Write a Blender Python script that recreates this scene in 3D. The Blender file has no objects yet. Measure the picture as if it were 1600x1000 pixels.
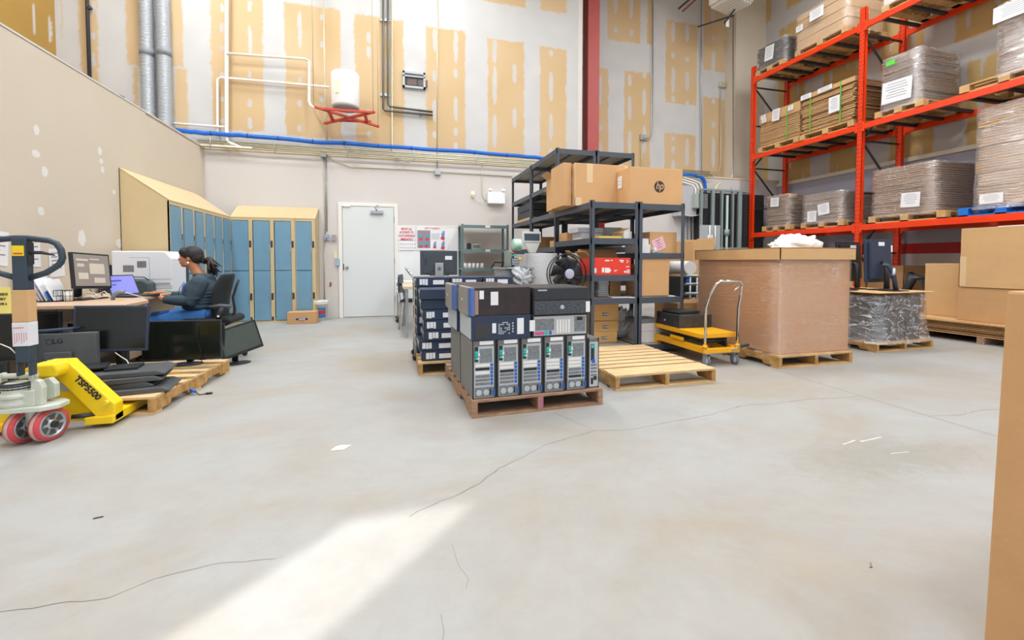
import bpy, math, random
from mathutils import Vector, Matrix, Euler, noise
random.seed(7)
S = bpy.context.scene
COL = S.collection
R = math.radians
PI = math.pi

# ------------------------------------------------------------------ camera
CAMH, FPX, YAW, PITCH = 1.1, 690.0, R(15.2), R(2.0)
cd = bpy.data.cameras.new('camera'); cam = bpy.data.objects.new('camera', cd); COL.objects.link(cam)
cd.sensor_width = 36; cd.lens = FPX / 1600 * 36; cd.shift_y = -68 / 1600
cd.clip_start = 0.05; cd.clip_end = 200
cam.location = (0, 0, CAMH); cam.rotation_euler = (R(90) - PITCH, 0, -YAW)
S.camera = cam
S.view_settings.view_transform = 'Standard'; S.view_settings.look = 'None'
S.view_settings.gamma = 1; S.view_settings.use_curve_mapping = False
S.view_settings.exposure = -1.62

# ------------------------------------------------------------------ world, sun, lamps
w = bpy.data.worlds.new('sky'); S.world = w; w.use_nodes = True
bg = w.node_tree.nodes['Background']; bg.inputs[0].default_value = (0.80, 0.90, 1.0, 1); bg.inputs[1].default_value = 4.2
sl = bpy.data.lights.new('sun', 'SUN'); so = bpy.data.objects.new('sun', sl); COL.objects.link(so)
sl.energy = 14.0; sl.angle = R(0.6); sl.color = (1, 0.97, 0.93)
SUN_EL = R(40)
sdir = Vector((0.69 * math.cos(SUN_EL) / 0.9973, 0.72 * math.cos(SUN_EL) / 0.9973, -math.sin(SUN_EL)))
so.rotation_euler = sdir.to_track_quat('-Z', 'Y').to_euler(); so.location = (-6, -6, 9)
LAMP_W = 150
LAMPS = [(x, y) for x in (-3.2, 0.6, 4.2, 7.6) for y in (-1.2, 2.2, 5.6)] + [(-3.2, 8.0), (0.6, 8.0)]

# ------------------------------------------------------------------ helpers
def ray(px, py):
    a = (px - 800) / FPX; b = -(py - 432) / FPX
    cf = math.cos(PITCH); sf = math.sin(PITCH)
    fw = cf + b * sf; up = -sf + b * cf
    return (fw * math.sin(YAW) + a * math.cos(YAW), fw * math.cos(YAW) - a * math.sin(YAW), up)
def fl(px, py, z=0.0):
    d = ray(px, py); t = (z - CAMH) / d[2]; return Vector((d[0] * t, d[1] * t, z))
def oy(px, py, Y):
    d = ray(px, py); t = Y / d[1]; return Vector((d[0] * t, Y, CAMH + d[2] * t))
def ox(px, py, X):
    d = ray(px, py); t = X / d[0]; return Vector((X, d[1] * t, CAMH + d[2] * t))

def srgb(h):
    if isinstance(h, str):
        h = h.lstrip('#'); c = [int(h[i:i + 2], 16) / 255 for i in (0, 2, 4)]
    else: c = h
    return tuple(x / 12.92 if x <= 0.04045 else ((x + 0.055) / 1.055) ** 2.4 for x in c) + (1,)

MATS = {}
def mat(name, col, rough=0.6, metal=0.0, var=0.0, vscale=6.0, bump=0.0, bscale=40.0, col2=None, stretch=(1, 1, 1), spec=0.5, emit=None, alpha=1.0, coat=0.0):
    if name in MATS: return MATS[name]
    m = bpy.data.materials.new(name); m.use_nodes = True; nt = m.node_tree; b = nt.nodes['Principled BSDF']
    c = srgb(col); b.inputs['Base Color'].default_value = c
    b.inputs['Roughness'].default_value = rough; b.inputs['Metallic'].default_value = metal
    b.inputs['Specular IOR Level'].default_value = spec
    if coat: b.inputs['Coat Weight'].default_value = coat
    if alpha < 1: b.inputs['Alpha'].default_value = alpha
    if emit: b.inputs['Emission Color'].default_value = c; b.inputs['Emission Strength'].default_value = emit
    if var or col2 or bump:
        tc = nt.nodes.new('ShaderNodeTexCoord'); mp = nt.nodes.new('ShaderNodeMapping'); mp.inputs['Scale'].default_value = stretch
        nt.links.new(tc.outputs['Object'], mp.inputs[0])
    if var or col2:
        n = nt.nodes.new('ShaderNodeTexNoise'); n.inputs['Scale'].default_value = vscale; n.inputs['Detail'].default_value = 6; n.inputs['Roughness'].default_value = 0.62
        nt.links.new(mp.outputs[0], n.inputs['Vector'])
        r = nt.nodes.new('ShaderNodeValToRGB'); r.color_ramp.elements[0].position = 0.32; r.color_ramp.elements[1].position = 0.68
        if col2: lo = srgb(col2)
        else: lo = tuple(x * (1 - var) for x in c[:3]) + (1,)
        r.color_ramp.elements[0].color = lo; r.color_ramp.elements[1].color = c
        nt.links.new(n.outputs[0], r.inputs[0]); nt.links.new(r.outputs[0], b.inputs['Base Color'])
    if bump:
        n2 = nt.nodes.new('ShaderNodeTexNoise'); n2.inputs['Scale'].default_value = bscale; n2.inputs['Detail'].default_value = 4
        nt.links.new(mp.outputs[0], n2.inputs['Vector'])
        bp = nt.nodes.new('ShaderNodeBump'); bp.inputs['Strength'].default_value = bump; bp.inputs['Distance'].default_value = 0.01
        nt.links.new(n2.outputs[0], bp.inputs['Height']); nt.links.new(bp.outputs[0], b.inputs['Normal'])
    MATS[name] = m; return m

def wave_mat(name, c1, c2, scale, rough=0.7, axis='Z', bump=0.5, metal=0.0, dist=2.0):
    """horizontal layered look: cardboard sheet edges, ribbed ducts"""
    if name in MATS: return MATS[name]
    m = bpy.data.materials.new(name); m.use_nodes = True; nt = m.node_tree; b = nt.nodes['Principled BSDF']
    b.inputs['Roughness'].default_value = rough; b.inputs['Metallic'].default_value = metal
    tc = nt.nodes.new('ShaderNodeTexCoord')
    wv = nt.nodes.new('ShaderNodeTexWave'); wv.bands_direction = axis; wv.inputs['Scale'].default_value = scale; wv.inputs['Distortion'].default_value = dist; wv.inputs['Detail'].default_value = 2
    nt.links.new(tc.outputs['Object'], wv.inputs[0])
    n = nt.nodes.new('ShaderNodeTexNoise'); n.inputs['Scale'].default_value = 3.0; n.inputs['Detail'].default_value = 5
    nt.links.new(tc.outputs['Object'], n.inputs['Vector'])
    mx = nt.nodes.new('ShaderNodeMath'); mx.operation = 'MULTIPLY_ADD'; mx.inputs[1].default_value = 0.65
    nt.links.new(wv.outputs['Fac'], mx.inputs[0]); 
    m2 = nt.nodes.new('ShaderNodeMath'); m2.operation = 'MULTIPLY'; m2.inputs[1].default_value = 0.35; nt.links.new(n.outputs[0], m2.inputs[0]); nt.links.new(m2.outputs[0], mx.inputs[2])
    r = nt.nodes.new('ShaderNodeValToRGB'); r.color_ramp.elements[0].color = srgb(c2); r.color_ramp.elements[1].color = srgb(c1)
    r.color_ramp.elements[0].position = 0.2; r.color_ramp.elements[1].position = 0.75
    nt.links.new(mx.outputs[0], r.inputs[0]); nt.links.new(r.outputs[0], b.inputs['Base Color'])
    bp = nt.nodes.new('ShaderNodeBump'); bp.inputs['Strength'].default_value = bump; bp.inputs['Distance'].default_value = 0.01
    nt.links.new(wv.outputs['Fac'], bp.inputs['Height']); nt.links.new(bp.outputs[0], b.inputs['Normal'])
    MATS[name] = m; return m

def film_mat(name, tint='#ffffff', fac=0.3, rough=0.16, stretch=(1, 1, 6), bump=1.0, cover=0.06, crease_glint=0.45):
    """clear stretch wrap: transparent sheet with wrinkled glossy highlights, painted white wrinkle glints and a thin milky cover"""
    if name in MATS: return MATS[name]
    m = bpy.data.materials.new(name); m.use_nodes = True; nt = m.node_tree
    for n in list(nt.nodes): nt.nodes.remove(n)
    out = nt.nodes.new('ShaderNodeOutputMaterial'); tr = nt.nodes.new('ShaderNodeBsdfTransparent'); gl = nt.nodes.new('ShaderNodeBsdfGlossy'); df = nt.nodes.new('ShaderNodeBsdfDiffuse')
    df.inputs[0].default_value = srgb(tint); gl.inputs['Roughness'].default_value = rough; gl.inputs[0].default_value = (1, 1, 1, 1)
    mix1 = nt.nodes.new('ShaderNodeMixShader'); mix1.inputs[0].default_value = fac
    mix2 = nt.nodes.new('ShaderNodeMixShader')
    tc = nt.nodes.new('ShaderNodeTexCoord'); mp = nt.nodes.new('ShaderNodeMapping'); mp.inputs['Scale'].default_value = stretch; mp.inputs['Rotation'].default_value = (0.15, 0.12, 0)
    nt.links.new(tc.outputs['Object'], mp.inputs[0])
    n = nt.nodes.new('ShaderNodeTexNoise'); n.inputs['Scale'].default_value = 5.0; n.inputs['Detail'].default_value = 7; n.inputs['Roughness'].default_value = 0.65; n.inputs['Distortion'].default_value = 0.8
    nt.links.new(mp.outputs[0], n.inputs['Vector'])
    bp = nt.nodes.new('ShaderNodeBump'); bp.inputs['Strength'].default_value = bump; bp.inputs['Distance'].default_value = 0.03
    nt.links.new(n.outputs[0], bp.inputs['Height']); nt.links.new(bp.outputs[0], gl.inputs['Normal'])
    mpc = nt.nodes.new('ShaderNodeMapping'); mpc.inputs['Scale'].default_value = tuple(q * 1.3 for q in stretch); mpc.inputs['Rotation'].default_value = (0.3, -0.35, 0.2); nt.links.new(tc.outputs['Object'], mpc.inputs[0])
    nc = nt.nodes.new('ShaderNodeTexNoise'); nc.inputs['Scale'].default_value = 4.0; nc.inputs['Detail'].default_value = 4; nc.inputs['Distortion'].default_value = 0.5; nt.links.new(mpc.outputs[0], nc.inputs['Vector'])
    sb = nt.nodes.new('ShaderNodeMath'); sb.operation = 'SUBTRACT'; sb.inputs[1].default_value = 0.5; nt.links.new(nc.outputs[0], sb.inputs[0]); ab = nt.nodes.new('ShaderNodeMath'); ab.operation = 'ABSOLUTE'; nt.links.new(sb.outputs[0], ab.inputs[0])
    rp = nt.nodes.new('ShaderNodeValToRGB'); rp.color_ramp.elements[0].position = 0.0; rp.color_ramp.elements[1].position = 0.018
    rp.color_ramp.elements[0].color = (crease_glint,) * 3 + (1,); rp.color_ramp.elements[1].color = (cover,) * 3 + (1,)  # thin white lines paint the light caught on film wrinkles
    nt.links.new(ab.outputs[0], rp.inputs[0]); nt.links.new(rp.outputs[0], mix2.inputs[0])
    nt.links.new(tr.outputs[0], mix1.inputs[1]); nt.links.new(gl.outputs[0], mix1.inputs[2])
    nt.links.new(mix1.outputs[0], mix2.inputs[1]); nt.links.new(df.outputs[0], mix2.inputs[2]); nt.links.new(mix2.outputs[0], out.inputs[0])
    MATS[name] = m; return m

class MB:
    """collects shapes, links them as one mesh object"""
    def __init__(s): s.v = []; s.f = []; s.m = []; s.sm = []
    def add(s, vs, fs, mi=0, smooth=False, T=None):
        k = len(s.v)
        if T is not None: vs = [T @ Vector(v) for v in vs]
        s.v += [tuple(v) for v in vs]
        for f in fs: s.f.append([i + k for i in f]); s.m.append(mi); s.sm.append(smooth)
        return s
    def box(s, x0, y0, z0, x1, y1, z1, mi=0, T=None):
        vs = [(x0, y0, z0), (x1, y0, z0), (x1, y1, z0), (x0, y1, z0), (x0, y0, z1), (x1, y0, z1), (x1, y1, z1), (x0, y1, z1)]
        return s.add(vs, [(0, 3, 2, 1), (4, 5, 6, 7), (0, 1, 5, 4), (1, 2, 6, 5), (2, 3, 7, 6), (3, 0, 4, 7)], mi, False, T)
    def cbox(s, c, sz, mi=0, rot=(0, 0, 0)):
        T = Matrix.Translation(c) @ Euler(rot).to_matrix().to_4x4(); a, b, h = [q / 2 for q in sz]
        return s.box(-a, -b, -h, a, b, h, mi, T)
    def bar(s, p0, p1, wd, th, mi=0, upv=(0, 0, 1)):
        p0 = Vector(p0); p1 = Vector(p1); d = p1 - p0; L = d.length
        if L < 1e-6: return s
        z = d / L; u = Vector(upv)
        if abs(z.dot(u)) > 0.98: u = Vector((0, 1, 0))
        x = u.cross(z).normalized(); y = z.cross(x)
        T = Matrix.Translation((p0 + p1) / 2) @ Matrix((x, y, z)).transposed().to_4x4()
        return s.box(-wd / 2, -th / 2, -L / 2, wd / 2, th / 2, L / 2, mi, T)
    def tube(s, pts, r, n=8, mi=0, closed=False, caps=True):
        pts = [Vector(p) for p in pts]; N = len(pts); rs = r if isinstance(r, (list, tuple)) else [r] * N
        k = len(s.v); prev = None
        for i, p in enumerate(pts):
            if closed: d = pts[(i + 1) % N] - pts[i - 1]
            else: d = pts[min(i + 1, N - 1)] - pts[max(i - 1, 0)]
            if d.length < 1e-9: d = Vector((0, 0, 1))
            d.normalize()
            if prev is None:
                a = Vector((0, 0, 1)) if abs(d.z) < 0.9 else Vector((1, 0, 0)); x = a.cross(d).normalized()
            else: x = (prev - d * prev.dot(d)).normalized()
            prev = x; y = d.cross(x)
            for j in range(n):
                t = 2 * PI * j / n; s.v.append(tuple(p + (x * math.cos(t) + y * math.sin(t)) * rs[i]))
        M_ = N if closed else N - 1
        for i in range(M_):
            for j in range(n):
                a = k + i * n + j; b = k + i * n + (j + 1) % n; c = k + ((i + 1) % N) * n + (j + 1) % n; d = k + ((i + 1) % N) * n + j
                s.f.append([a, b, c, d]); s.m.append(mi); s.sm.append(True)
        if caps and not closed:
            s.f.append([k + j for j in range(n)][::-1]); s.m.append(mi); s.sm.append(False)
            s.f.append([k + (N - 1) * n + j for j in range(n)]); s.m.append(mi); s.sm.append(False)
        return s
    def cyl(s, p0, p1, r, n=20, mi=0, r2=None):
        return s.tube([p0, p1], [r, r if r2 is None else r2], n, mi)
    def lathe(s, prof, n=24, mi=0, T=None, smooth=True, caps=True):
        """prof: (radius, z) list"""
        vs = []; fs = []
        for (r, z) in prof:
            for j in range(n): t = 2 * PI * j / n; vs.append((r * math.cos(t), r * math.sin(t), z))
        for i in range(len(prof) - 1):
            for j in range(n): fs.append((i * n + j, i * n + (j + 1) % n, (i + 1) * n + (j + 1) % n, (i + 1) * n + j))
        if caps: fs.append(tuple(range(n))[::-1]); fs.append(tuple((len(prof) - 1) * n + j for j in range(n)))
        return s.add(vs, fs, mi, smooth, T)
    def ell(s, c, r, n=16, m=10, mi=0, T=None):
        vs = []; fs = []
        for i in range(m + 1):
            ph = PI * i / m
            for j in range(n):
                t = 2 * PI * j / n; vs.append((c[0] + r[0] * math.sin(ph) * math.cos(t), c[1] + r[1] * math.sin(ph) * math.sin(t), c[2] - r[2] * math.cos(ph)))
        for i in range(m):
            for j in range(n): fs.append((i * n + j, i * n + (j + 1) % n, (i + 1) * n + (j + 1) % n, (i + 1) * n + j))
        return s.add(vs, fs, mi, True, T)
    def prism(s, poly, a0, a1, axis='y', mi=0, T=None):
        """poly: 2-D outline in the two other axes, extruded from a0 to a1 along axis"""
        def P(u, v, a): return {'y': (u, a, v), 'x': (a, u, v), 'z': (u, v, a)}[axis]
        n = len(poly); vs = [P(u, v, a0) for u, v in poly] + [P(u, v, a1) for u, v in poly]
        fs = [tuple(range(n)), tuple(range(2 * n - 1, n - 1, -1))] + [(i, i + n, (i + 1) % n + n, (i + 1) % n) for i in range(n)]
        return s.add(vs, fs, mi, False, T)
    def build(s, name, mats, parent=None, bevel=0, loc=None, rot=None, segs=2, recalc=True):
        me = bpy.data.meshes.new(name); me.from_pydata(s.v, [], s.f)
        if not isinstance(mats, (list, tuple)): mats = [mats]
        for m in mats: me.materials.append(m)
        me.polygons.foreach_set('material_index', s.m); me.polygons.foreach_set('use_smooth', s.sm)
        if recalc:
            import bmesh
            bm = bmesh.new(); bm.from_mesh(me); bmesh.ops.recalc_face_normals(bm, faces=bm.faces); bm.to_mesh(me); bm.free()
        me.update()
        o = bpy.data.objects.new(name, me); COL.objects.link(o)
        if parent: o.parent = parent
        if loc: o.location = loc
        if rot: o.rotation_euler = rot
        if bevel:
            b = o.modifiers.new('bevel', 'BEVEL'); b.width = bevel; b.segments = segs; b.limit_method = 'ANGLE'
        return o

def tag(o, label, cat, group=None, kind=None):
    if label: o['label'] = label
    if cat: o['category'] = cat
    if group: o['group'] = group
    if kind: o['kind'] = kind
    return o
def thing(name, label, cat, loc=(0, 0, 0), rz=0, group=None):
    o = bpy.data.objects.new(name, None); COL.objects.link(o); o.empty_display_size = 0.1
    o.location = loc; o.rotation_euler = (0, 0, rz); return tag(o, label, cat, group)
def struct(o, label=None): 
    o['kind'] = 'structure'
    if label: o['label'] = label
    return o
def kids(o): return [c for c in bpy.data.objects if c.parent == o]
def copy_tree(o, parent=None):
    c = o.copy(); COL.objects.link(c); c.parent = parent
    for ch in kids(o): copy_tree(ch, c)
    return c

_txt = {}
def text(name, s, size, loc, rot, m, parent, wide=1.0, align='CENTER', ext=0.0008, bold=0.0, shear=0.0):
    key = (s, size, wide, align, ext, bold, shear, m.name)
    if key not in _txt:
        cu = bpy.data.curves.new('lettering', 'FONT'); cu.body = s; cu.size = size; cu.align_x = align; cu.align_y = 'CENTER'; cu.extrude = ext; cu.offset = bold; cu.shear = shear; cu.resolution_u = 3
        to = bpy.data.objects.new('lettering_tmp', cu); COL.objects.link(to); to.scale = (wide, 1, 1)
        dg = bpy.context.evaluated_depsgraph_get(); me = bpy.data.meshes.new_from_object(to.evaluated_get(dg))
        me.transform(Matrix.Diagonal((wide, 1, 1, 1))); me.materials.clear(); me.materials.append(m)
        bpy.data.objects.remove(to); bpy.data.curves.remove(cu); _txt[key] = me
    o = bpy.data.objects.new(name, _txt[key]); COL.objects.link(o); o.location = loc; o.rotation_euler = rot; o.parent = parent
    return o
FRONT = (R(90), 0, 0)          # reads from the -y side
LEFTF = (R(90), 0, -R(90))     # reads from the -x side

# ------------------------------------------------------------------ materials
m_card = mat('cardboard', '#c69a6c', 0.85, var=0.10, vscale=5, bump=0.08, bscale=60, spec=0.2)
m_card2 = mat('cardboard_light', '#d0a878', 0.85, var=0.08, vscale=4, bump=0.08, bscale=50, spec=0.2)
m_card3 = mat('cardboard_inside', '#a9825a', 0.9, var=0.12, vscale=5, spec=0.2)
m_tape = mat('packing_tape', '#dcbf93', 0.25, spec=0.6)
m_paper = mat('white_paper', '#e9e9ec', 0.7, var=0.05)
m_print = mat('printed_ink', '#4b4d55', 0.7)
m_blueink = mat('blue_label', '#27306e', 0.6)
m_black = mat('black_plastic', '#23262b', 0.42, var=0.15, vscale=20)
m_black2 = mat('matte_black_plastic', '#2d3035', 0.6, var=0.15, vscale=12)
m_screen = mat('dark_screen', '#1a1d1e', 0.22, var=0.25, vscale=14)
m_wood = mat('pallet_wood', '#dcc096', 0.8, col2='#c6a273', vscale=3, stretch=(2, 12, 12), bump=0.3, bscale=20, spec=0.2)
m_wood_y = mat('pallet_wood_end', '#d9b682', 0.8, col2='#bb915c', vscale=5, bump=0.3, bscale=20, spec=0.2)
m_woodold = mat('old_pallet_wood', '#b5957b', 0.85, col2='#8e6c55', vscale=4, stretch=(2, 10, 10), bump=0.4, bscale=20, spec=0.2)
m_woodcut = mat('cut_ends', '#c9a26c', 0.85, col2='#9d7440', vscale=16, spec=0.2)
m_orange = mat('orange_rack_paint', '#ee3d0c', 0.35, var=0.10, vscale=6)
m_red = mat('dark_red_paint', '#a81410', 0.5)
m_steel = mat('galvanised_steel', '#b9bfc4', 0.35, 0.8, var=0.2, vscale=9)
m_chrome = mat('chrome', '#d9dadb', 0.14, 1.0)
m_dsteel = mat('dark_steel', '#3a3d42', 0.5, 0.3)
m_white = mat('white_enamel', '#e8e7e4', 0.35)
m_pipe = mat('white_pipe_plastic', '#efe8dc', 0.45)
m_conduit = mat('metal_conduit', '#c9c4ac', 0.4, 0.45, var=0.12)
m_yellow = mat('yellow_paint', '#f5cf14', 0.35, var=0.06, vscale=10)
m_amber = mat('amber_paint', '#f2ae12', 0.38, var=0.06, vscale=10)
m_shelf = mat('grey_blue_shelf_steel', '#4a515c', 0.45, 0.2, var=0.08)
m_board = mat('shelf_board', '#a2998b', 0.8, var=0.1)
m_blue = mat('blue_cable_jacket', '#1567c8', 0.45)
m_cable = mat('black_cable', '#1c1c1f', 0.5)
m_cabw = mat('white_cable', '#d8d6cf', 0.5)
m_green = mat('green_strap', '#6fae3a', 0.5)
m_film = film_mat('stretch_wrap', fac=0.16, rough=0.12, cover=0.05)
m_filmd = film_mat('stretch_wrap_heavy', '#eef0f4', 0.22, 0.12, (0.7, 0.7, 5), 1.0, 0.10, 0.5)
def crumple(b, s, seed, amp=0.22, floor=None):
    out = []
    for v in b.v:
        q = Vector(v); o_ = Vector((seed, seed * 0.7, 0)); n_ = 1 + amp * (abs(noise.noise(q * 1.7 + o_)) * 2.2 - 0.5) + amp * 0.9 * (abs(noise.noise(q * 3.9 + o_)) * 1.6 - 0.4) + amp * 0.4 * noise.noise(q * 9 + o_)
        z = q.z if floor is None else max(q.z, floor) - floor
        out.append((q.x * s[0] * n_, q.y * s[1] * n_, z * s[2] * n_))
    b.v = out; return b
m_stack = wave_mat('flattened_cardboard_edges', '#b48d68', '#6e4f38', 9.0)
m_stack2 = wave_mat('flattened_cardboard_edges_light', '#cfa676', '#8f6b45', 8.0, dist=3.0)
# ================================================================== SETTING
# ---- floor: concrete slab with its cracks and one sawn joint as inlaid strips of the same mesh
def floor_mat():
    m = bpy.data.materials.new('concrete_floor'); m.use_nodes = True; nt = m.node_tree; b = nt.nodes['Principled BSDF']
    tc = nt.nodes.new('ShaderNodeTexCoord')
    def nz(sc, det, ro=0.6, st=(1, 1, 1), ds=0.0):
        mp = nt.nodes.new('ShaderNodeMapping'); mp.inputs['Scale'].default_value = st; nt.links.new(tc.outputs['Object'], mp.inputs[0])
        n = nt.nodes.new('ShaderNodeTexNoise'); n.inputs['Scale'].default_value = sc; n.inputs['Detail'].default_value = det; n.inputs['Roughness'].default_value = ro; n.inputs['Distortion'].default_value = ds
        nt.links.new(mp.outputs[0], n.inputs['Vector']); return n
    a = nz(0.8, 8, 0.66, (1, 1.4, 1), 0.5); r1 = nt.nodes.new('ShaderNodeValToRGB')
    e = r1.color_ramp.elements; e[0].position = 0.30; e[0].color = srgb('#9f9585'); e[1].position = 0.66; e[1].color = srgb('#a6a7a6')
    x = e.new(0.45); x.color = srgb('#a19d97')
    nt.links.new(a.outputs[0], r1.inputs[0])
    b2 = nz(5, 10, 0.75); r2 = nt.nodes.new('ShaderNodeValToRGB'); r2.color_ramp.elements[0].position = 0.35; r2.color_ramp.elements[0].color = (0.86, 0.86, 0.86, 1); r2.color_ramp.elements[1].position = 0.6
    nt.links.new(b2.outputs[0], r2.inputs[0])
    mx = nt.nodes.new('ShaderNodeMix'); mx.data_type = 'RGBA'; mx.blend_type = 'MULTIPLY'; mx.inputs[0].default_value = 0.6
    nt.links.new(r1.outputs[0], mx.inputs[6]); nt.links.new(r2.outputs[0], mx.inputs[7])
    # an oil-stained patch of the slab, right of centre
    sep = nt.nodes.new('ShaderNodeMapping'); sc = fl(1385, 712); sep.inputs['Location'].default_value = (-sc.x, -sc.y, 0)
    sep2 = nt.nodes.new('ShaderNodeMapping'); sep2.inputs['Rotation'].default_value = (0, 0, R(25)); sep2.inputs['Scale'].default_value = (1.6, 4.2, 1)
    nt.links.new(tc.outputs['Object'], sep.inputs[0]); nt.links.new(sep.outputs[0], sep2.inputs[0])
    ln = nt.nodes.new('ShaderNodeVectorMath'); ln.operation = 'LENGTH'; nt.links.new(sep2.outputs[0], ln.inputs[0])
    sn = nz(7, 8, 0.75, (1, 1.5, 1), 1.5); ad = nt.nodes.new('ShaderNodeMath'); ad.operation = 'MULTIPLY_ADD'; ad.inputs[1].default_value = 2.4; nt.links.new(sn.outputs[0], ad.inputs[0]); nt.links.new(ln.outputs['Value'], ad.inputs[2])
    r3 = nt.nodes.new('ShaderNodeValToRGB'); r3.color_ramp.elements[0].position = 0.95; r3.color_ramp.elements[0].color = (1, 1, 1, 1); r3.color_ramp.elements[1].position = 1.0; r3.color_ramp.elements[1].color = (0, 0, 0, 1)
    dv = nt.nodes.new('ShaderNodeMath'); dv.operation = 'MULTIPLY'; dv.inputs[1].default_value = 0.40; nt.links.new(ad.outputs[0], dv.inputs[0])
    r3.color_ramp.elements[0].position = 0.62; r3.color_ramp.elements[1].position = 0.95; nt.links.new(dv.outputs[0], r3.inputs[0])
    mm = nt.nodes.new('ShaderNodeMath'); mm.operation = 'MULTIPLY'; mm.inputs[1].default_value = 0.5; nt.links.new(r3.outputs[0], mm.inputs[0])
    mx2 = nt.nodes.new('ShaderNodeMix'); mx2.data_type = 'RGBA'; nt.links.new(mm.outputs[0], mx2.inputs[0]); nt.links.new(mx.outputs[2], mx2.inputs[6]); mx2.inputs[7].default_value = srgb('#8a8679')
    nt.links.new(mx2.outputs[2], b.inputs['Base Color'])
    rr = nt.nodes.new('ShaderNodeMapRange'); rr.inputs[3].default_value = 0.42; rr.inputs[4].default_value = 0.68; nt.links.new(b2.outputs[0], rr.inputs[0]); nt.links.new(rr.outputs[0], b.inputs['Roughness'])
    b.inputs['Specular IOR Level'].default_value = 0.35
    bp = nt.nodes.new('ShaderNodeBump'); bp.inputs['Strength'].default_value = 0.12; bp.inputs['Distance'].default_value = 0.004; nt.links.new(b2.outputs[0], bp.inputs['Height']); nt.links.new(bp.outputs[0], b.inputs['Normal'])
    return m
m_floor = floor_mat(); m_crack = mat('crack_dirt', '#7d766a', 0.9, var=0.25, vscale=30); m_chalk = mat('white_scuff', '#f1efe8', 0.8)
fm = MB(); fm.box(-5.5, -3.1, -0.2, 9.6, 10.1, 0)
def ribbon(pts, wd, jit, mi=1):
    P = [Vector(fl(*p)) for p in pts]; Q = []
    for i in range(len(P) - 1):
        n = max(2, int((P[i + 1] - P[i]).length / 0.035))
        for j in range(n):
            q = P[i].lerp(P[i + 1], j / n); q += Vector((noise.noise(q * 14) + 0.6 * noise.noise(q * 40), noise.noise(q * 14 + Vector((5, 5, 5))) + 0.6 * noise.noise(q * 40 + Vector((9, 1, 2))), 0)) * jit; Q.append(q)
    Q.append(P[-1]); vs = []
    for i, q in enumerate(Q):
        d = (Q[min(i + 1, len(Q) - 1)] - Q[max(i - 1, 0)]).normalized(); nrm = Vector((-d.y, d.x, 0)); ww = wd * (0.45 + 0.9 * abs(noise.noise(q * 9))) if jit else wd
        vs += [(q + nrm * ww)[:2] + (0.0007,), (q - nrm * ww)[:2] + (0.0007,)]
    fm.add(vs, [(2 * i, 2 * i + 1, 2 * i + 3, 2 * i + 2) for i in range(len(Q) - 1)], mi)
ribbon([(640, 807), (680, 787), (720, 770), (750, 755), (780, 732), (815, 715), (850, 697), (880, 687), (930, 673), (980, 672), (1056, 658), (1112, 648), (1157, 634), (1210, 631), (1262, 624), (1311, 622), (1343, 619)], 0.0030, 0.012)
ribbon([(865, 645), (900, 660), (930, 673)], 0.002, 0.01)
ribbon([(1204, 576), (1343, 618), (1450, 650), (1562, 683)], 0.0028, 0)
ribbon([(1450, 650), (1502, 649), (1532, 641), (1559, 640)], 0.003, 0.012)
ribbon([(705, 850), (712, 875), (722, 890), (733, 905), (728, 920)], 0.0014, 0.006)
ribbon([(690, 960), (694, 985), (690, 1010)], 0.0012, 0.004)
ribbon([(0, 956), (80, 945), (170, 935), (240, 905), (330, 882), (430, 873)], 0.0016, 0.008)
ribbon([(1345, 690), (1377, 683)], 0.006, 0.004, 2); ribbon([(1318, 694), (1336, 688)], 0.004, 0.004, 2); ribbon([(1392, 709), (1420, 706)], 0.003, 0.004, 2)
struct(fm.build('floor', [m_floor, m_crack, m_chalk], recalc=False))

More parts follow.
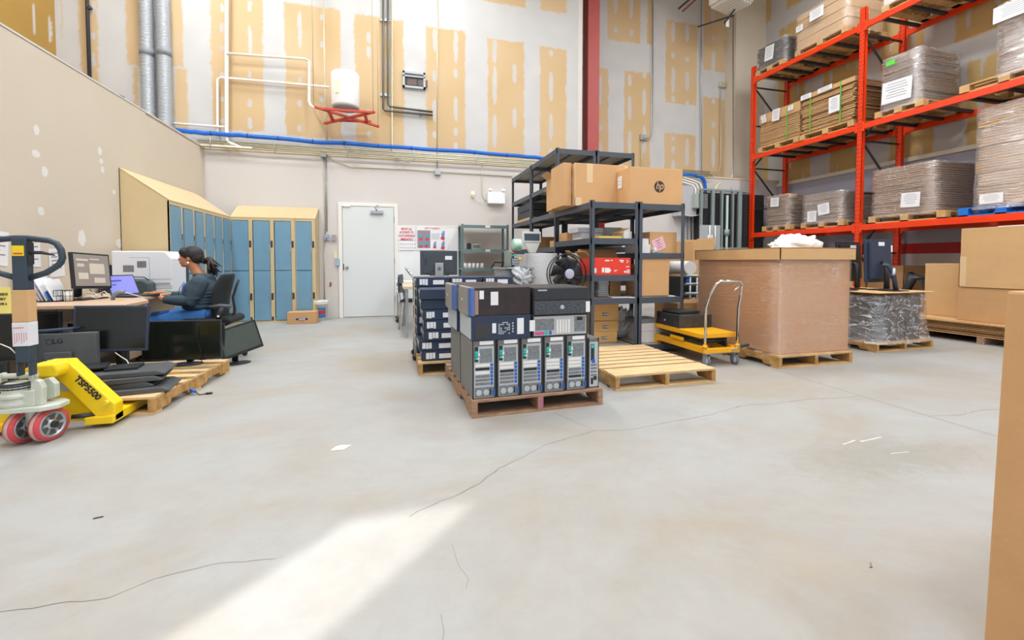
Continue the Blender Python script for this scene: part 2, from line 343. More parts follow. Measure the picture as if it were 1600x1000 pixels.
# ---- drywall: paper panels with joint compound, painted on a fine grid
def drywall(name, P, nu, nv, patches, strips, wobble=0.03, paper=('#c9b08e', '#c1a47a'), mud='#c3c1bf'):
    """P(s,t)->world point on the panel, patches/strips in (s,t) metres; colour = paper or compound"""
    me = bpy.data.meshes.new(name); vs = []; cols = []
    U, V = P['size']; f = P['f']
    pa = Vector(srgb(paper[0])[:3]); pb = Vector(srgb(paper[1])[:3]); mc = Vector(srgb(mud)[:3])
    for j in range(nv + 1):
        for i in range(nu + 1):
            s_ = U * i / nu; t_ = V * j / nv; p = f(s_, t_); vs.append(p)
            q = Vector((s_, t_, P.get('seed', 0)))
            wu = wobble * (noise.noise(q * 5) + 0.7 * noise.noise(q * 17)); wv = wobble * 1.3 * (noise.noise(q * 4 + Vector((3, 3, 3))) + 0.7 * noise.noise(q * 15 + Vector((7, 0, 0))))
            k = 0.0
            for (a0, a1, b0, b1) in patches:
                d = min(s_ + wu - a0, a1 - s_ - wu, t_ + wv - b0, b1 - t_ - wv)
                if d > k * 0.03: k = max(k, min(1.0, d / 0.03))
            if k > 0:
                for (cx, cy, rx, ry) in strips:
                    e = abs((s_ + wu * 0.4 - cx) / rx) ** 2.2 + abs((t_ + wv * 0.6 - cy) / ry) ** 3
                    if e < 1.3: k = min(k, max(0.12, (e - 0.75) / 0.5))
            h = 0.5 + 0.5 * noise.noise(q * 1.3)
            c = mc * (0.97 + 0.05 * noise.noise(q * 3)) * (1 - k) + pa.lerp(pb, h) * k
            cols += [c.x, c.y, c.z, 1.0]
    fs = [(j * (nu + 1) + i, j * (nu + 1) + i + 1, (j + 1) * (nu + 1) + i + 1, (j + 1) * (nu + 1) + i) for j in range(nv) for i in range(nu)]
    me.from_pydata([tuple(v) for v in vs], [], fs)
    ca = me.color_attributes.new('drywall', 'FLOAT_COLOR', 'POINT'); ca.data.foreach_set('color', cols)
    m = bpy.data.materials.new(name + '_drywall'); m.use_nodes = True; nt = m.node_tree; b = nt.nodes['Principled BSDF']; b.inputs['Roughness'].default_value = 0.9; b.inputs['Specular IOR Level'].default_value = 0.15
    at = nt.nodes.new('ShaderNodeAttribute'); at.attribute_name = 'drywall'; nt.links.new(at.outputs['Color'], b.inputs['Base Color']); me.materials.append(m)
    o = bpy.data.objects.new(name, me); COL.objects.link(o)
    sd = o.modifiers.new('thickness', 'SOLIDIFY'); sd.thickness = 0.12; sd.offset = P.get('off', -1)
    return struct(o)
YB, YU, YR, XL, XLB, XR, ZL, ZC = 9.13, 9.27, 9.97, -3.23, -5.4, 9.5, 3.12, 8.6
XS = 4.05          # where the upper wall steps back
def rects(lst, Y, x0):
    out = []
    for (a, b, t, bt) in lst:
        p = oy((a + b) / 2, t, Y); q = oy((a + b) / 2, bt, Y); out.append((oy(a, 100, Y).x - x0, oy(b, 100, Y).x - x0, q.z - 3.0, p.z - 3.0))
    return out
def ovals(lst, Y, x0):
    out = []
    for (x, t, bt, w_) in lst:
        p = oy(x, t, Y); q = oy(x, bt, Y); r = oy(x + w_ / 2, t, Y).x - p.x; out.append((p.x - x0, (p.z + q.z) / 2 - 3.0, r, abs(p.z - q.z) / 2))
    return out
random.seed(3)
LP = [(95, 100, -60, 60), (124, 156, -80, 160), (197, 222, -80, 105), (205, 216, 105, 230), (266, 289, -80, 106), (270, 293, 106, 240), (329, 413, -80, 205), (444, 534, 8, 216), (553, 632, 26, 228), (664, 728, 44, 236), (761, 820, 62, 250), (843, 886, 74, 255),
      (755, 823, -90, 8), (843, 886, -90, 20), (664, 728, -90, -40), (444, 534, -90, -40), (553, 632, -90, -50)]
LS = []
for (x, gaps) in [(146, [(0, 22), (50, 60), (85, 103), (140, 160)]), (347, [(5, 20), (35, 50), (72, 80), (112, 120), (150, 160), (185, 192)]), (390, [(0, 18), (40, 85), (112, 122), (155, 168), (182, 200)]), (468, [(18, 75), (120, 130), (156, 168), (196, 205)]), (503, [(22, 32), (66, 76), (150, 160)]),
                  (576, [(50, 68), (72, 90), (170, 176), (205, 215)]), (606, [(40, 60), (90, 120), (150, 170)]), (679, [(45, 80), (110, 128), (155, 190), (205, 215)]), (712, [(48, 98), (108, 122), (152, 190), (200, 212), (222, 235)]), (773, [(62, 98), (103, 164), (180, 230)]), (804, [(100, 130), (170, 200)]),
                  (861, [(78, 88), (112, 158), (178, 218), (232, 250)]), (806, [(-20, -2)])]:
    for (a, b) in gaps: LS.append((x, a, b, 6.5))
drywall('wall_back', {'size': (XS - XLB, ZC - 3.0), 'f': lambda s_, t_: Vector((XLB + s_, YU, 3.0 + t_)), 'seed': 1}, 470, 280, rects(LP, YU, XLB), ovals(LS, YU, XLB))
RP = [(902, 952, 103, 300), (895, 920, -90, 55), (948, 1001, -90, 66), (975, 1018, 112, 300), (1039, 1090, 34, 164), (1039, 1089, 209, 300), (1098, 1144, -90, 112), (1099, 1144, 153, 300), (1010, 1020, -60, 70)]
RS = []
for (x, gaps) in [(912, [(112, 175), (190, 260)]), (938, [(118, 165), (195, 205), (222, 255)]), (962, [(-30, 22), (42, 52)]), (987, [(-20, 28), (46, 56)]), (984, [(116, 135), (150, 188), (205, 240)]), (1007, [(114, 122), (140, 180), (196, 240)]), (1052, [(34, 66), (82, 92), (105, 145), (150, 160), (214, 220), (228, 240), (250, 270)]), (1074, [(38, 66), (88, 96), (112, 142), (158, 166), (217, 260)]),
                  (1115, [(-20, 38), (56, 64), (80, 112), (155, 162), (190, 200), (214, 262)]), (1135, [(54, 62), (80, 112), (160, 170), (190, 262)])]:
    for (a, b) in gaps: RS.append((x, a, b, 6))
drywall('wall_back_right', {'size': (XR - XS, ZC - 3.0), 'f': lambda s_, t_: Vector((XS + s_, YR, 3.0 + t_)), 'seed': 4}, 300, 280, rects(RP, YR, XS), ovals(RS, YR, XS))
# right wall drywall behind the rack: regular boards
pr = []; sr = []
for c in range(11):
    for r_ in range(3):
        s0 = 0.25 + c * 1.22 + (0.2 if r_ % 2 else 0); t0 = -0.6 + r_ * 2.45
        pr.append((s0, s0 + 0.78, t0, t0 + 2.1))
        for k in range(2): sr += [(s0 + 0.2 + 0.38 * k, t0 + 0.5 + 0.8 * q, 0.03, 0.12 + 0.2 * ((c + q + k) % 2)) for q in range(3)]
drywall('wall_right', {'size': (YR + 3.0, ZC - 3.0), 'f': lambda s_, t_: Vector((XR, -3.0 + s_, 3.0 + t_)), 'seed': 9, 'off': 1}, 420, 150, pr, sr, paper=('#c9ac78', '#bd9d66'))
# building's left wall, above and beyond the partition
pl_ = [(0.2 + c * 1.25, 1.2 + c * 1.25, -1, 5.0) for c in range(6)] + [(7.6, 12.6, -1, 6.0)]; ls_ = [(0.55 + c * 1.25 + 0.35 * k, 0.8 + q * 1.1, 0.03, 0.22) for c in range(10) for k in range(2) for q in range(4)]
drywall('wall_left', {'size': (12.3, ZC - 3.0), 'f': lambda s_, t_: Vector((XLB, -3.0 + s_, 3.0 + t_)), 'seed': 12, 'off': -1}, 300, 140, pl_, ls_, paper=('#a8864a', '#9c7a3e'))
m_cream = mat('cream_wall_paint', '#d1c6b5', 0.85, var=0.03, vscale=1.5, spec=0.2)
m_cream2 = mat('pale_cream_wall_paint', '#d1cbc7', 0.85, var=0.03, vscale=1.2, spec=0.2)
m_grey = mat('grey_wall_sheet', '#a6a4b2', 0.75, var=0.08, vscale=1.2)
m_patch = mat('filler_patch', '#e2dedb', 0.9)
b = MB(); b.box(XL, YB, 0, XR, YB + 0.14, ZL, 0); b.box(XS - 0.02, YB + 0.1, ZL - 0.04, XR, YR, ZL, 0); b.box(XS, YU, 3.0, XS + 0.1, YR + 0.1, ZC, 0)
struct(b.build('wall_back_lower', m_cream2, recalc=False))
b = MB(); b.box(XL - 0.02, YB - 0.012, ZL - 0.015, XR, YB + 0.16, ZL + 0.025)
struct(b.build('trim_1', mat('ledge_paint', '#d9c8a6', 0.7)))
# freestanding partition on the left with its seam and filler marks
b = MB(); b.box(XL - 0.12, 2.6, 0, XL, YB + 0.14, ZL, 0); b.box(XLB, 2.6, 0, XL - 0.12, 2.72, ZL, 0)
b.box(XL, 2.6, 0, XL + 0.012, ox(226, 200, XL).y, ZL - 0.002, 0)
random.seed(5)
for (px, py, rx, rz) in [(57, 203, .035, .05), (56, 240, .05, .035), (70, 268, .04, .05), (156, 236, .035, .045), (158, 252, .035, .03), (187, 380, .075, .055), (160, 265, .03, .04), (178, 300, .03, .03), (128, 372, .06, .09), (64, 330, .04, .04), (60, 375, .03, .035)]:
    c = ox(px, py, XL + 0.012); k = []
    for j in range(18):
        t = 2 * PI * j / 18; q = 1 + 0.25 * noise.noise(Vector((math.cos(t) * 2, math.sin(t) * 2, px))); k.append((c.y + rx * q * math.cos(t), c.z + rz * q * math.sin(t)))
    b.prism(k, XL + 0.0121, XL + 0.013, 'x', 1)
struct(b.build('wall_left_partition', [m_cream, m_patch]))
b = MB(); b.box(XL - 0.14, 2.58, ZL, XL + 0.02, YB, ZL + 0.02); struct(b.build('trim_2', m_cream2))
# lower right wall: grey sheet with a red band and white band below
b = MB(); b.box(XR, -3, 0, XR + 0.12, YR, 3.0, 0); b.box(XR - 0.03, -3, 1.05, XR, YB - 0.02, 3.0, 0)
b.box(XR - 0.034, -3, 1.24, XR - 0.03, 7.0, 1.43, 1); b.box(XR - 0.05, -3, 0.0, XR - 0.03, 7.0, 1.235, 2)
struct(b.build('wall_right_lower', [m_grey, m_red, mat('white_wall_sheet', '#c9c4c4', 0.7)]))
b = MB(); b.box(XR - 0.06, -3, 2.98, XR + 0.02, YB, 3.06); struct(b.build('trim_3', m_cream))
# pale boxed post in the right corner
b = MB(); c0 = oy(1147, 100, YR - 0.3).x; b.box(c0, YR - 0.35, ZL, XR, YR, ZC); struct(b.build('wall_corner_boxing', m_cream))
# unseen front wall: openings added for the sun patch (left) and sky fill (right)
b = MB(); WX0, WX1, WZ0, WZ1 = -5.04, -4.36, 3.9, 5.90  # unseen high opening, shaped to cast the sun patch on the floor
DX0, DX1, DZ = -4.1, 8.6, 3.8  # wide opening added so that sky light fills the room
for (x0, z0, x1, z1) in [(XLB, 0, WX0, ZC), (WX0, 0, WX1, WZ0), (WX0, WZ1, WX1, ZC), (WX1, 0, DX0, ZC), (DX0, DZ, DX1, ZC), (DX1, 0, XR, ZC)]: b.box(x0, -3.12, z0, x1, -3.0, z1)
b.box(XLB - 0.12, -3.12, 0, XLB, 2.6, 3.0); 
struct(b.build('wall_front', m_cream2))
struct(MB().box(-4.25, -8.5, 3.86, XR, -3.13, 3.96).build('added_sun_blocker', mat('sun_blocker_white', '#e6e6e6', 0.7)))  # unseen slab added to keep direct sun out of the wide opening
b = MB(); 
for (x0, z0, x1, z1) in [(WX0 - .05, WZ0 - .05, WX0, WZ1 + .05), (WX1, WZ0 - .05, WX1 + .05, WZ1 + .05), (WX0, WZ0 - .05, WX1, WZ0), (WX0, WZ1, WX1, WZ1 + .05)]: b.box(x0, -3.0, z0, x1, -2.97, z1)
struct(b.build('sun_opening_1', m_white))  # frame around the unseen opening that shapes the sun patch
b = MB(); b.box(XLB - 0.1, -3.1, ZC, XR + 0.1, YR + 0.1, ZC + 0.1); struct(b.build('ceiling', mat('ceiling_deck', '#d9d6cf', 0.8)))
b = MB(); b.box(XL + 0.001, 2.6, 0, XL + 0.024, 6.4, 0.1); struct(b.build('baseboard_left', m_cream2))

# ---- unseen ceiling lamps added to fill the room with light
m_tube = mat('fill_tube', '#fff8ee', 0.5, emit=2.5)
lamp0 = None
places = ['nearest the high sun opening', 'in the first row by the wide sky opening', 'in the middle of the ceiling']
for i, (x, y) in enumerate(LAMPS):
    if lamp0 is None:
        t = thing('added_fill_lamp', '', 'lamp', (x, y, ZC - 0.9)); lamp0 = t
        b = MB(); b.prism([(-0.3, 0), (0.3, 0), (0.22, 0.1), (-0.22, 0.1)], -0.6, 0.6, 'y'); b.build('housing', m_white, t)
        for q in (-0.2, 0, 0.2): MB().cyl((q, -0.55, -0.02), (q, 0.55, -0.02), 0.013, 8).build('tube', m_tube, t)
        b = MB(); b.cyl((0, -0.4, 0.1), (0, -0.4, 0.9), 0.006, 6).cyl((0, 0.4, 0.1), (0, 0.4, 0.9), 0.006, 6); b.build('hanger', m_dsteel, t)
    else:
        t = copy_tree(lamp0); t.location = (x, y, ZC - 0.9)
    t['label'] = 'unseen white fill lamp added, hanging from the ceiling above the warehouse floor'; t['category'] = 'lamp'; t['group'] = 'added fill lamps'
    ll = bpy.data.lights.new('fill_light', 'AREA'); ll.shape = 'RECTANGLE'; ll.size = 0.55; ll.size_y = 1.15; ll.energy = LAMP_W * (1.5 if x < 0 else 1.0); ll.color = (0.93, 0.97, 1.0)  # left lamps boosted to brighten sides that face left
    lo = bpy.data.objects.new('fill_light', ll); COL.objects.link(lo); lo.parent = t; lo.location = (0, 0, -0.05)

# ---- door
D0, D1, DH = oy(536, 400, YB).x, oy(616, 400, YB).x, 2.16
dr = struct(MB().box(D0, YB - 0.03, 0.01, D1, YB - 0.005, DH).build('door_1', mat('door_paint', '#d4d7d7', 0.5), bevel=0.004), 'white steel door with lever-arm closer in the back wall')
b = MB(); b.box(D0 - 0.075, YB - 0.035, 0, D0 - 0.006, YB, DH + 0.008).box(D1 + 0.006, YB - 0.035, 0, D1 + 0.075, YB, DH + 0.008).box(D0 - 0.075, YB - 0.035, DH + 0.008, D1 + 0.075, YB, DH + 0.075)
b.build('door_frame', mat('frame_paint', '#e6e3dc', 0.5), dr)
T = Matrix.Translation((D0 + 0.075, YB - 0.03, 0.98)) @ Matrix.Rotation(R(90), 4, 'X')
MB().lathe([(0.032, 0), (0.032, 0.008), (0.012, 0.012), (0.012, 0.035), (0.027, 0.045), (0.027, 0.065), (0.012, 0.072)], 18, 0, T).build('door_knob', m_steel, dr)
b = MB(); b.box(D0 + 0.52, YB - 0.085, DH - 0.13, D0 + 0.76, YB - 0.03, DH - 0.075).tube([(D0 + 0.64, YB - 0.09, DH - 0.08), (D0 + 0.6, YB - 0.16, DH - 0.01), (D0 + 0.66, YB - 0.06, DH + 0.03)], 0.011, 6); b.build('door_closer', m_steel, dr)
for z in (0.3, 1.05, 1.85): MB().box(D1 - 0.004, YB - 0.045, z, D1 + 0.014, YB - 0.028, z + 0.12).build('hinge', m_steel, dr)
b = MB(); b.box(D0 + 0.0, YB - 0.055, DH - 0.01, D0 + 0.15, YB - 0.036, DH + 0.03); b.build('alarm_contact', m_white, dr)
b = MB(); b.box(D0 + 0.002, YB - 0.0335, 0.93, D0 + 0.02, YB - 0.03, 1.05); b.build('latch_plate', m_dsteel, dr)
# ================================================================== ON THE WALLS
def solo(b, name, mats, label, cat, group=None, bevel=0, **k):
    return tag(b.build(name, mats, None, bevel, **k), label, cat, group)
m_duct = wave_mat('ribbed_foil_duct', '#d3d6da', '#a3a8ae', 16.0, 0.3, 'Z', 0.9, 0.35, 0.3)
for px, lab in ((230, 'left ribbed metal duct running up the drywall above the partition'), (257, 'right ribbed metal duct of the pair above the partition')):
    p = oy(px, 100, YU - 0.14); t = thing('metal_duct', lab, 'duct', (p.x, p.y, ZL - 0.3), 0)
    pr_ = []; z = 0
    while z < 5.6: pr_ += [(0.098, z), (0.104, z + 0.02), (0.098, z + 0.04)]; z += 0.06
    MB().lathe(pr_, 20).build('duct_pipe', m_duct, t)
    MB().lathe([(0.108, 0), (0.108, 0.12)], 20, 0, Matrix.Translation((0, 0, oy(px, 88, YU).z - ZL + 0.25))).build('clamp_band', mat('grey_duct_tape', '#82868a', 0.5), t)
p = oy(138, 60, YU - 0.06)
solo(MB().cyl((p.x, p.y, 3.3), (p.x, p.y, ZC), 0.027, 10).cyl((p.x, p.y, oy(138, 14, YU).z - .03), (p.x + 0.06, p.y, oy(138, 14, YU).z), 0.03, 8), 'black_drain_pipe', m_dsteel, 'black vertical pipe left of the ribbed ducts, running up the drywall', 'pipe')
p = oy(185, 149, YU - 0.1)
solo(MB().tube([(p.x, YU, p.z - .02), (p.x, p.y, p.z - .02), (p.x - .1, p.y - .03, p.z - .12)], 0.05, 10), 'pipe_end', m_dsteel, 'dark pipe end peeking over the partition edge', 'pipe')
def pipeW(name, pts, r, m, label, cat='pipe', Y=None, group=None, n=8):
    out = []
    for q in pts:
        out.append(oy(q[0], q[1], (q[2] if len(q) > 2 else (Y or YU - 0.06))))
    return solo(MB().tube(out, r, n), name, m, label, cat, group)
pipeW('white_pipe', [(354, -60, 9.15), (354, 214, 9.15), (356, 222, 9.12), (376, 231, 9.0)], 0.030, m_pipe, 'thicker white plastic pipe dropping down the wall to the ledge, below the vertical run')
pipeW('white_pipe', [(515, 136.5, 9.0), (480, 133, 9.2), (345, 121, 9.2), (340, 124, 9.2), (340, 214, 9.2), (342, 222, 9.17), (360, 231, 9.02)], 0.022, m_pipe, 'thin white pipe looping from the heater left and down to the ledge')
pipeW('white_pipe', [(354, 83.5, 9.12), (476, 92, 9.12), (483, 95, 9.12), (483, 158, 9.12), (485, 164, 9.1), (492, 169, 8.95)], 0.024, m_pipe, 'white pipe running right from the thick riser then down toward the red frame')
pipeW('white_pipe', [(262, 192, 9.18), (352, 198.5, 9.16)], 0.020, m_pipe, 'short white pipe along the wall just above the blue cable bundle')
# water heater on a red frame, hung by wires
hx = oy(540, 150, 8.75).x; hz0 = oy(540, 168, 8.75).z; hz1 = oy(540, 116, 8.75).z; hr = (oy(563, 150, 8.75).x - oy(519, 150, 8.75).x) / 2
t = thing('water_heater', 'white cylindrical water heater standing on a red steel frame high on the wall', 'water heater', (hx, 8.75, hz0))
MB().lathe([(hr * 0.97, 0), (hr, 0.02), (hr, hz1 - hz0 - 0.02), (hr * 0.96, hz1 - hz0)], 32).build('tank', m_white, t)
MB().lathe([(hr * 0.3, -0.05), (hr * 0.8, -0.04), (hr * 1.0, 0.0)], 32).build('base_ring', mat('heater_grey', '#8f938f', 0.5), t)
MB().box(-0.16, -hr * 0.95, 0.18, -0.04, -hr * 0.9, 0.42).build('rating_label', mat('pale_yellow_label', '#e6dfb8', 0.6), t)
MB().cyl((-0.12, -0.1, hz1 - hz0), (-0.25, 0.1, hz1 - hz0 + 0.03), 0.01, 6).build('cold_pipe', m_steel, t)
t = thing('heater_frame', 'red steel cross frame carrying the white water heater', 'frame', (hx, 8.75, hz0 - 0.08))
def fr(p0, p1):
    a = oy(p0[0], p0[1], p0[2]) - Vector(t.location); c = oy(p1[0], p1[1], p1[2]) - Vector(t.location); MB().bar(a, c, 0.05, 0.035).build('bar', mat('red_angle_iron', '#c4402f', 0.5, var=0.1), t)
fr((492, 167, 8.45), (592, 198, 9.05)); fr((507, 193, 9.1), (585, 175, 8.45)); fr((512, 170, 8.45), (520, 188, 9.0)); fr((570, 178, 8.5), (574, 192, 9.0)); fr((505, 170, 8.45), (584, 176, 8.5)); fr((518, 188, 9.05), (580, 190, 9.05))
for px, y, yb in ((490, 8.5, 167), (583, 8.5, 175), (591, 9.0, 197)):
    q = oy(px, yb, y) - Vector(t.location); MB().cyl(q, (q.x, q.y, ZC - t.location.z), 0.006, 6).build('hanger_rod', m_conduit, t)
# dark twin pipes with strut clamps
t = thing('twin_dark_pipes', 'pair of dark grey pipes dropping down the wall then turning right', 'pipe', oy(600, 175, YU - 0.06))
L0 = Vector(t.location)
for k, (pts) in enumerate(([(599, -60), (599, 170), (601, 173), (676, 180)], [(606.5, -60), (606.5, 163), (609, 166.5), (676, 175)])):
    MB().tube([oy(a, b_, YU - 0.06) - L0 for a, b_ in pts], 0.021, 8).build('pipe_run', mat('dark_grey_pipe', '#5d5a52', 0.45, 0.4), t)
for (a, b_, c, d) in [(594, 31, 609, 32), (594, 148, 609, 149), (657, 169, 657, 182)]: MB().bar(oy(a, b_, YU - 0.02) - L0, oy(c, d, YU - 0.02) - L0, 0.04, 0.05).build('strut_clamp', m_steel, t)
# thin conduits
pipeW('conduit', [(505, -60), (507, 120), (508.5, 200), (511, 222)], 0.012, m_conduit, 'thin conduit running up the wall behind the water heater')
pipeW('conduit', [(612.5, -60), (612.5, 238), (616, 246, 9.1), (640, 254, 9.0)], 0.014, m_conduit, 'conduit beside the dark twin pipes, sweeping onto the ledge')
pipeW('conduit', [(683, -60), (683, 263, 9.1)], 0.012, m_conduit, 'thin vertical conduit ending in a small box under the ledge')
pipeW('conduit', [(1020, -60, 9.9), (1020, 206, 9.9), (1017, 214, 9.88), (1006, 215.5, 9.88)], 0.014, m_steel, 'shiny vertical conduit right of the red column')
pipeW('conduit', [(1003, 220, 9.9), (1002.5, 275, 9.9)], 0.014, m_conduit, 'short conduit dropping from the round junction box by the column')
pipeW('conduit', [(1096, -60, 9.9), (1096, 120, 9.9), (1096.5, 270, 9.9)], 0.014, m_steel, 'shiny vertical conduit left of the wall socket box near the corner')
pipeW('conduit', [(1145.5, 25, 9.6), (1145.5, 255, 9.6), (1142, 297, 9.1)], 0.014, m_steel, 'vertical conduit at the corner boxing, right of all others on the back wall')
pipeW('conduit', [(1126.5, 138, 9.9), (1126, 258, 9.9), (1122, 269, 9.9), (1067, 266, 9.9)], 0.012, m_conduit, 'conduit from the socket box down and left behind the top carton')
def wallbox(name, x0, y0, x1, y1, Y, dep, m, label, cat, extra=None):
    a = oy(x0, y0, Y); c = oy(x1, y1, Y); b = MB().box(a.x, Y - dep, c.z, c.x, Y, a.z)
    o = b.build(name, m, None, 0.004); tag(o, label, cat); return o
wallbox('junction_box', 999, 211, 1009, 220, YR, 0.07, m_steel, 'grey junction box on the right drywall beside the shiny conduit', 'junction box')
o = wallbox('junction_box', 1122, 129, 1131, 138, YR, 0.07, m_conduit, 'small pale socket box high on the right drywall near the corner', 'socket')
wallbox('junction_box', 501.5, 236, 510.5, 247, YB, 0.09, m_steel, 'grey junction box hanging under the ledge above the white door', 'junction box')
wallbox('junction_box', 679, 265, 688, 274, YB, 0.07, m_steel, 'small grey junction box under the ledge right of the door', 'junction box')
pipeW('conduit', [(505.5, 246), (507.5, 300), (508.5, 372)], 0.010, m_conduit, 'left conduit of the pair dropping from ledge box beside the door', Y=YB - 0.02)
pipeW('conduit', [(509.5, 246), (511, 362)], 0.010, m_steel, 'right conduit of the pair, ending at the switch box', Y=YB - 0.02)
pipeW('conduit', [(507, 376), (507, 468)], 0.010, m_conduit, 'conduit from the switch box down to the white bucket', Y=YB - 0.02)
pipeW('conduit', [(510, 243), (520, 250), (548, 261), (640, 265), (679, 268), (800, 276)], 0.009, m_conduit, 'thin conduit crossing the cream wall under the ledge', Y=YB - 0.02)
o = wallbox('switch_box', 507.5, 366, 514.5, 376, YB, 0.06, m_steel, 'metal switch box with blue switch on conduit left of the door', 'switch'); 
MB().box(oy(510, 370, YB).x, YB - 0.07, 1.5, oy(512, 370, YB).x, YB - 0.06, 1.54).build('switch_lever', m_blue, o)
wallbox('switch_box', 518.5, 367, 525, 376.5, YB, 0.05, mat('grey_box', '#9b9a94', 0.5), 'plain grey switch box nearest the door frame', 'switch')
wallbox('wall_plate', 521, 393, 528, 404, YB, 0.012, mat('ivory_plate', '#ddcfae', 0.5), 'ivory blank plate on the wall left of the door', 'plate')
wallbox('card_reader', 524.5, 405, 531.5, 415, YB, 0.05, mat('reader_blue', '#93afc4', 0.5), 'pale blue card reader just left of the door handle', 'card reader')
wallbox('wall_pull', 515.5, 441, 518, 447, YB, 0.03, mat('rust', '#8a4426', 0.6), 'small rust coloured peg low on the wall beside the conduit', 'peg')
# blue network cable bundle along the ledge
def sag(pts, Y, n=6):
    out = []
    for i in range(len(pts) - 1):
        for j in range(n):
            f = j / n; x = pts[i][0] * (1 - f) + pts[i + 1][0] * f; y = pts[i][1] * (1 - f) + pts[i + 1][1] * f
            q = oy(x, y, Y); q.z += 0.006 * math.sin(x * 0.31) + 0.004 * math.sin(x * 1.1); q.y -= 0.004 * math.sin(x * 0.5); out.append(q)
    out.append(oy(pts[-1][0], pts[-1][1], Y)); return out
t = thing('cable_bundle', 'thick blue network cable bundle running along the ledge to the shelving', 'cable', oy(400, 213, 9.15)); L0 = Vector(t.location)
base = [(275, 203.5), (320, 208), (400, 213), (500, 222), (600, 228.5), (700, 235), (800, 243), (872, 249.5)]
for k in range(7):
    a = 2 * PI * k / 7; pts = [q - L0 + Vector((0, 0.024 * math.cos(a + i * 0.12), 0.024 * math.sin(a + i * 0.12))) for i, q in enumerate(sag(base, 9.12))]
    MB().tube(pts, 0.016, 6).build('blue_cable', m_blue, t)
for px in (330, 387, 435, 489, 538, 591, 643, 682, 742, 792): 
    k = [(275, 203.5), (320, 208), (400, 213), (500, 222), (600, 228.5), (700, 235), (800, 243), (872, 249.5)]
    for i in range(len(k) - 1):
        if k[i][0] <= px <= k[i + 1][0]: f = (px - k[i][0]) / (k[i + 1][0] - k[i][0]); py = k[i][1] * (1 - f) + k[i + 1][1] * f
    q = oy(px, py, 9.12) - L0; MB().tube([q + Vector((0, 0.043 * math.cos(a * PI / 5), 0.043 * math.sin(a * PI / 5))) for a in range(10)], 0.005, 4, closed=True).build('cable_tie', m_cable, t)
t = thing('cable_bundle', 'blue cable bundle bending down beside the electrical panels', 'cable', oy(1068, 272, 9.0)); L0 = Vector(t.location)
for k in range(5):
    a = 2 * PI * k / 5; MB().tube([q - L0 + Vector((0.02 * math.cos(a), 0.02 * math.sin(a), 0.02 * math.sin(a + 1))) for q in sag([(1066, 272), (1085, 273.5), (1096, 277), (1101, 285), (1103, 300), (1103.5, 316)], 8.98, 3)], 0.018, 6).build('blue_cable', m_blue, t)
pipeW('yellow_hose', [(1103, 314), (1109, 308), (1116, 298), (1122, 288), (1126, 286)], 0.018, mat('pale_yellow_hose', '#dcdca0', 0.5), 'pale yellow flexible conduit rising from the blue bundle', Y=8.95)
# conduit rack on the ledge with hangers
t = thing('conduit_rack', 'row of parallel metal conduits clamped along the ledge', 'conduit', (0, YB, ZL))
for i, (yl, yr, Y) in enumerate([(221.0, 248, 9.08), (225, 256.5, 9.02), (228.0, 262, 8.97), (218, 251, 9.1)]):
    x0 = 285 + 8 * i; A = oy(x0, yl - 4, Y); B_ = oy(820, yr, Y); L0 = Vector(t.location)
    z = (A.z + B_.z) / 2; MB().cyl(Vector((A.x, Y, ZL + (0.09, 0.045, -0.005, 0.13)[i])) - L0, Vector((7.4, Y, ZL + (0.09, 0.045, -0.005, 0.13)[i])) - L0, 0.013 + 0.003 * (i % 2), 8).build('conduit_run', m_conduit, t)
for px in (330, 430, 543, 647, 743): q = oy(px, 230, 9.0); MB().cyl(Vector((q.x, 8.96, ZL - 0.05)) - L0, Vector((q.x, 8.96, ZL + 0.16)) - L0, 0.007, 6).build('hanger_rod', m_steel, t)
p = oy(345, 225, 9.0); solo(MB().tube([Vector((XL + 0.02, 9.0, ZL + 0.0)), Vector((p.x - .45, 9.0, ZL + 0.02)), Vector((p.x + 0.5, 8.98, ZL + 0.01))], 0.022, 8), 'white_pipe', m_pipe, 'white pipe lying along the ledge from the left corner', 'pipe')
# small electrical panel
a = oy(629, 112, YU); c = oy(664.5, 141, YU)
t = thing('breaker_panel', 'grey open breaker panel high on the drywall', 'panel', ((a.x + c.x) / 2, YU - 0.03, (a.z + c.z) / 2)); W2 = (c.x - a.x) / 2; H2 = (a.z - c.z) / 2
b = MB(); 
for (x0, z0, x1, z1) in [(-W2, -H2, -W2 + .04, H2), (W2 - .04, -H2, W2, H2), (-W2, -H2, W2, -H2 + .04), (-W2, H2 - .04, W2, H2), (-W2, H2 * 0.35, W2, H2 * 0.5)]: b.box(x0, -0.03, z0, x1, 0.02, z1)
b.build('panel_frame', mat('panel_grey', '#a9b0b2', 0.5), t)
MB().box(-W2 + .03, 0, H2 * .45, W2 - .03, 0.02, H2 - .03).build('cover_plate', mat('panel_grey_dark', '#878d8f', 0.5), t)
MB().box(-W2 + .03, 0, -H2 + .03, W2 - .03, 0.018, H2 * .4).build('recess', m_dsteel, t)
for k in range(2): MB().box(-W2 + .09 + k * 0.22, -0.012, -H2 + .06, -W2 + .27 + k * 0.22, 0.005, H2 * .15).build('breaker_row', mat('breaker_brown', '#5b4a44', 0.5), t)
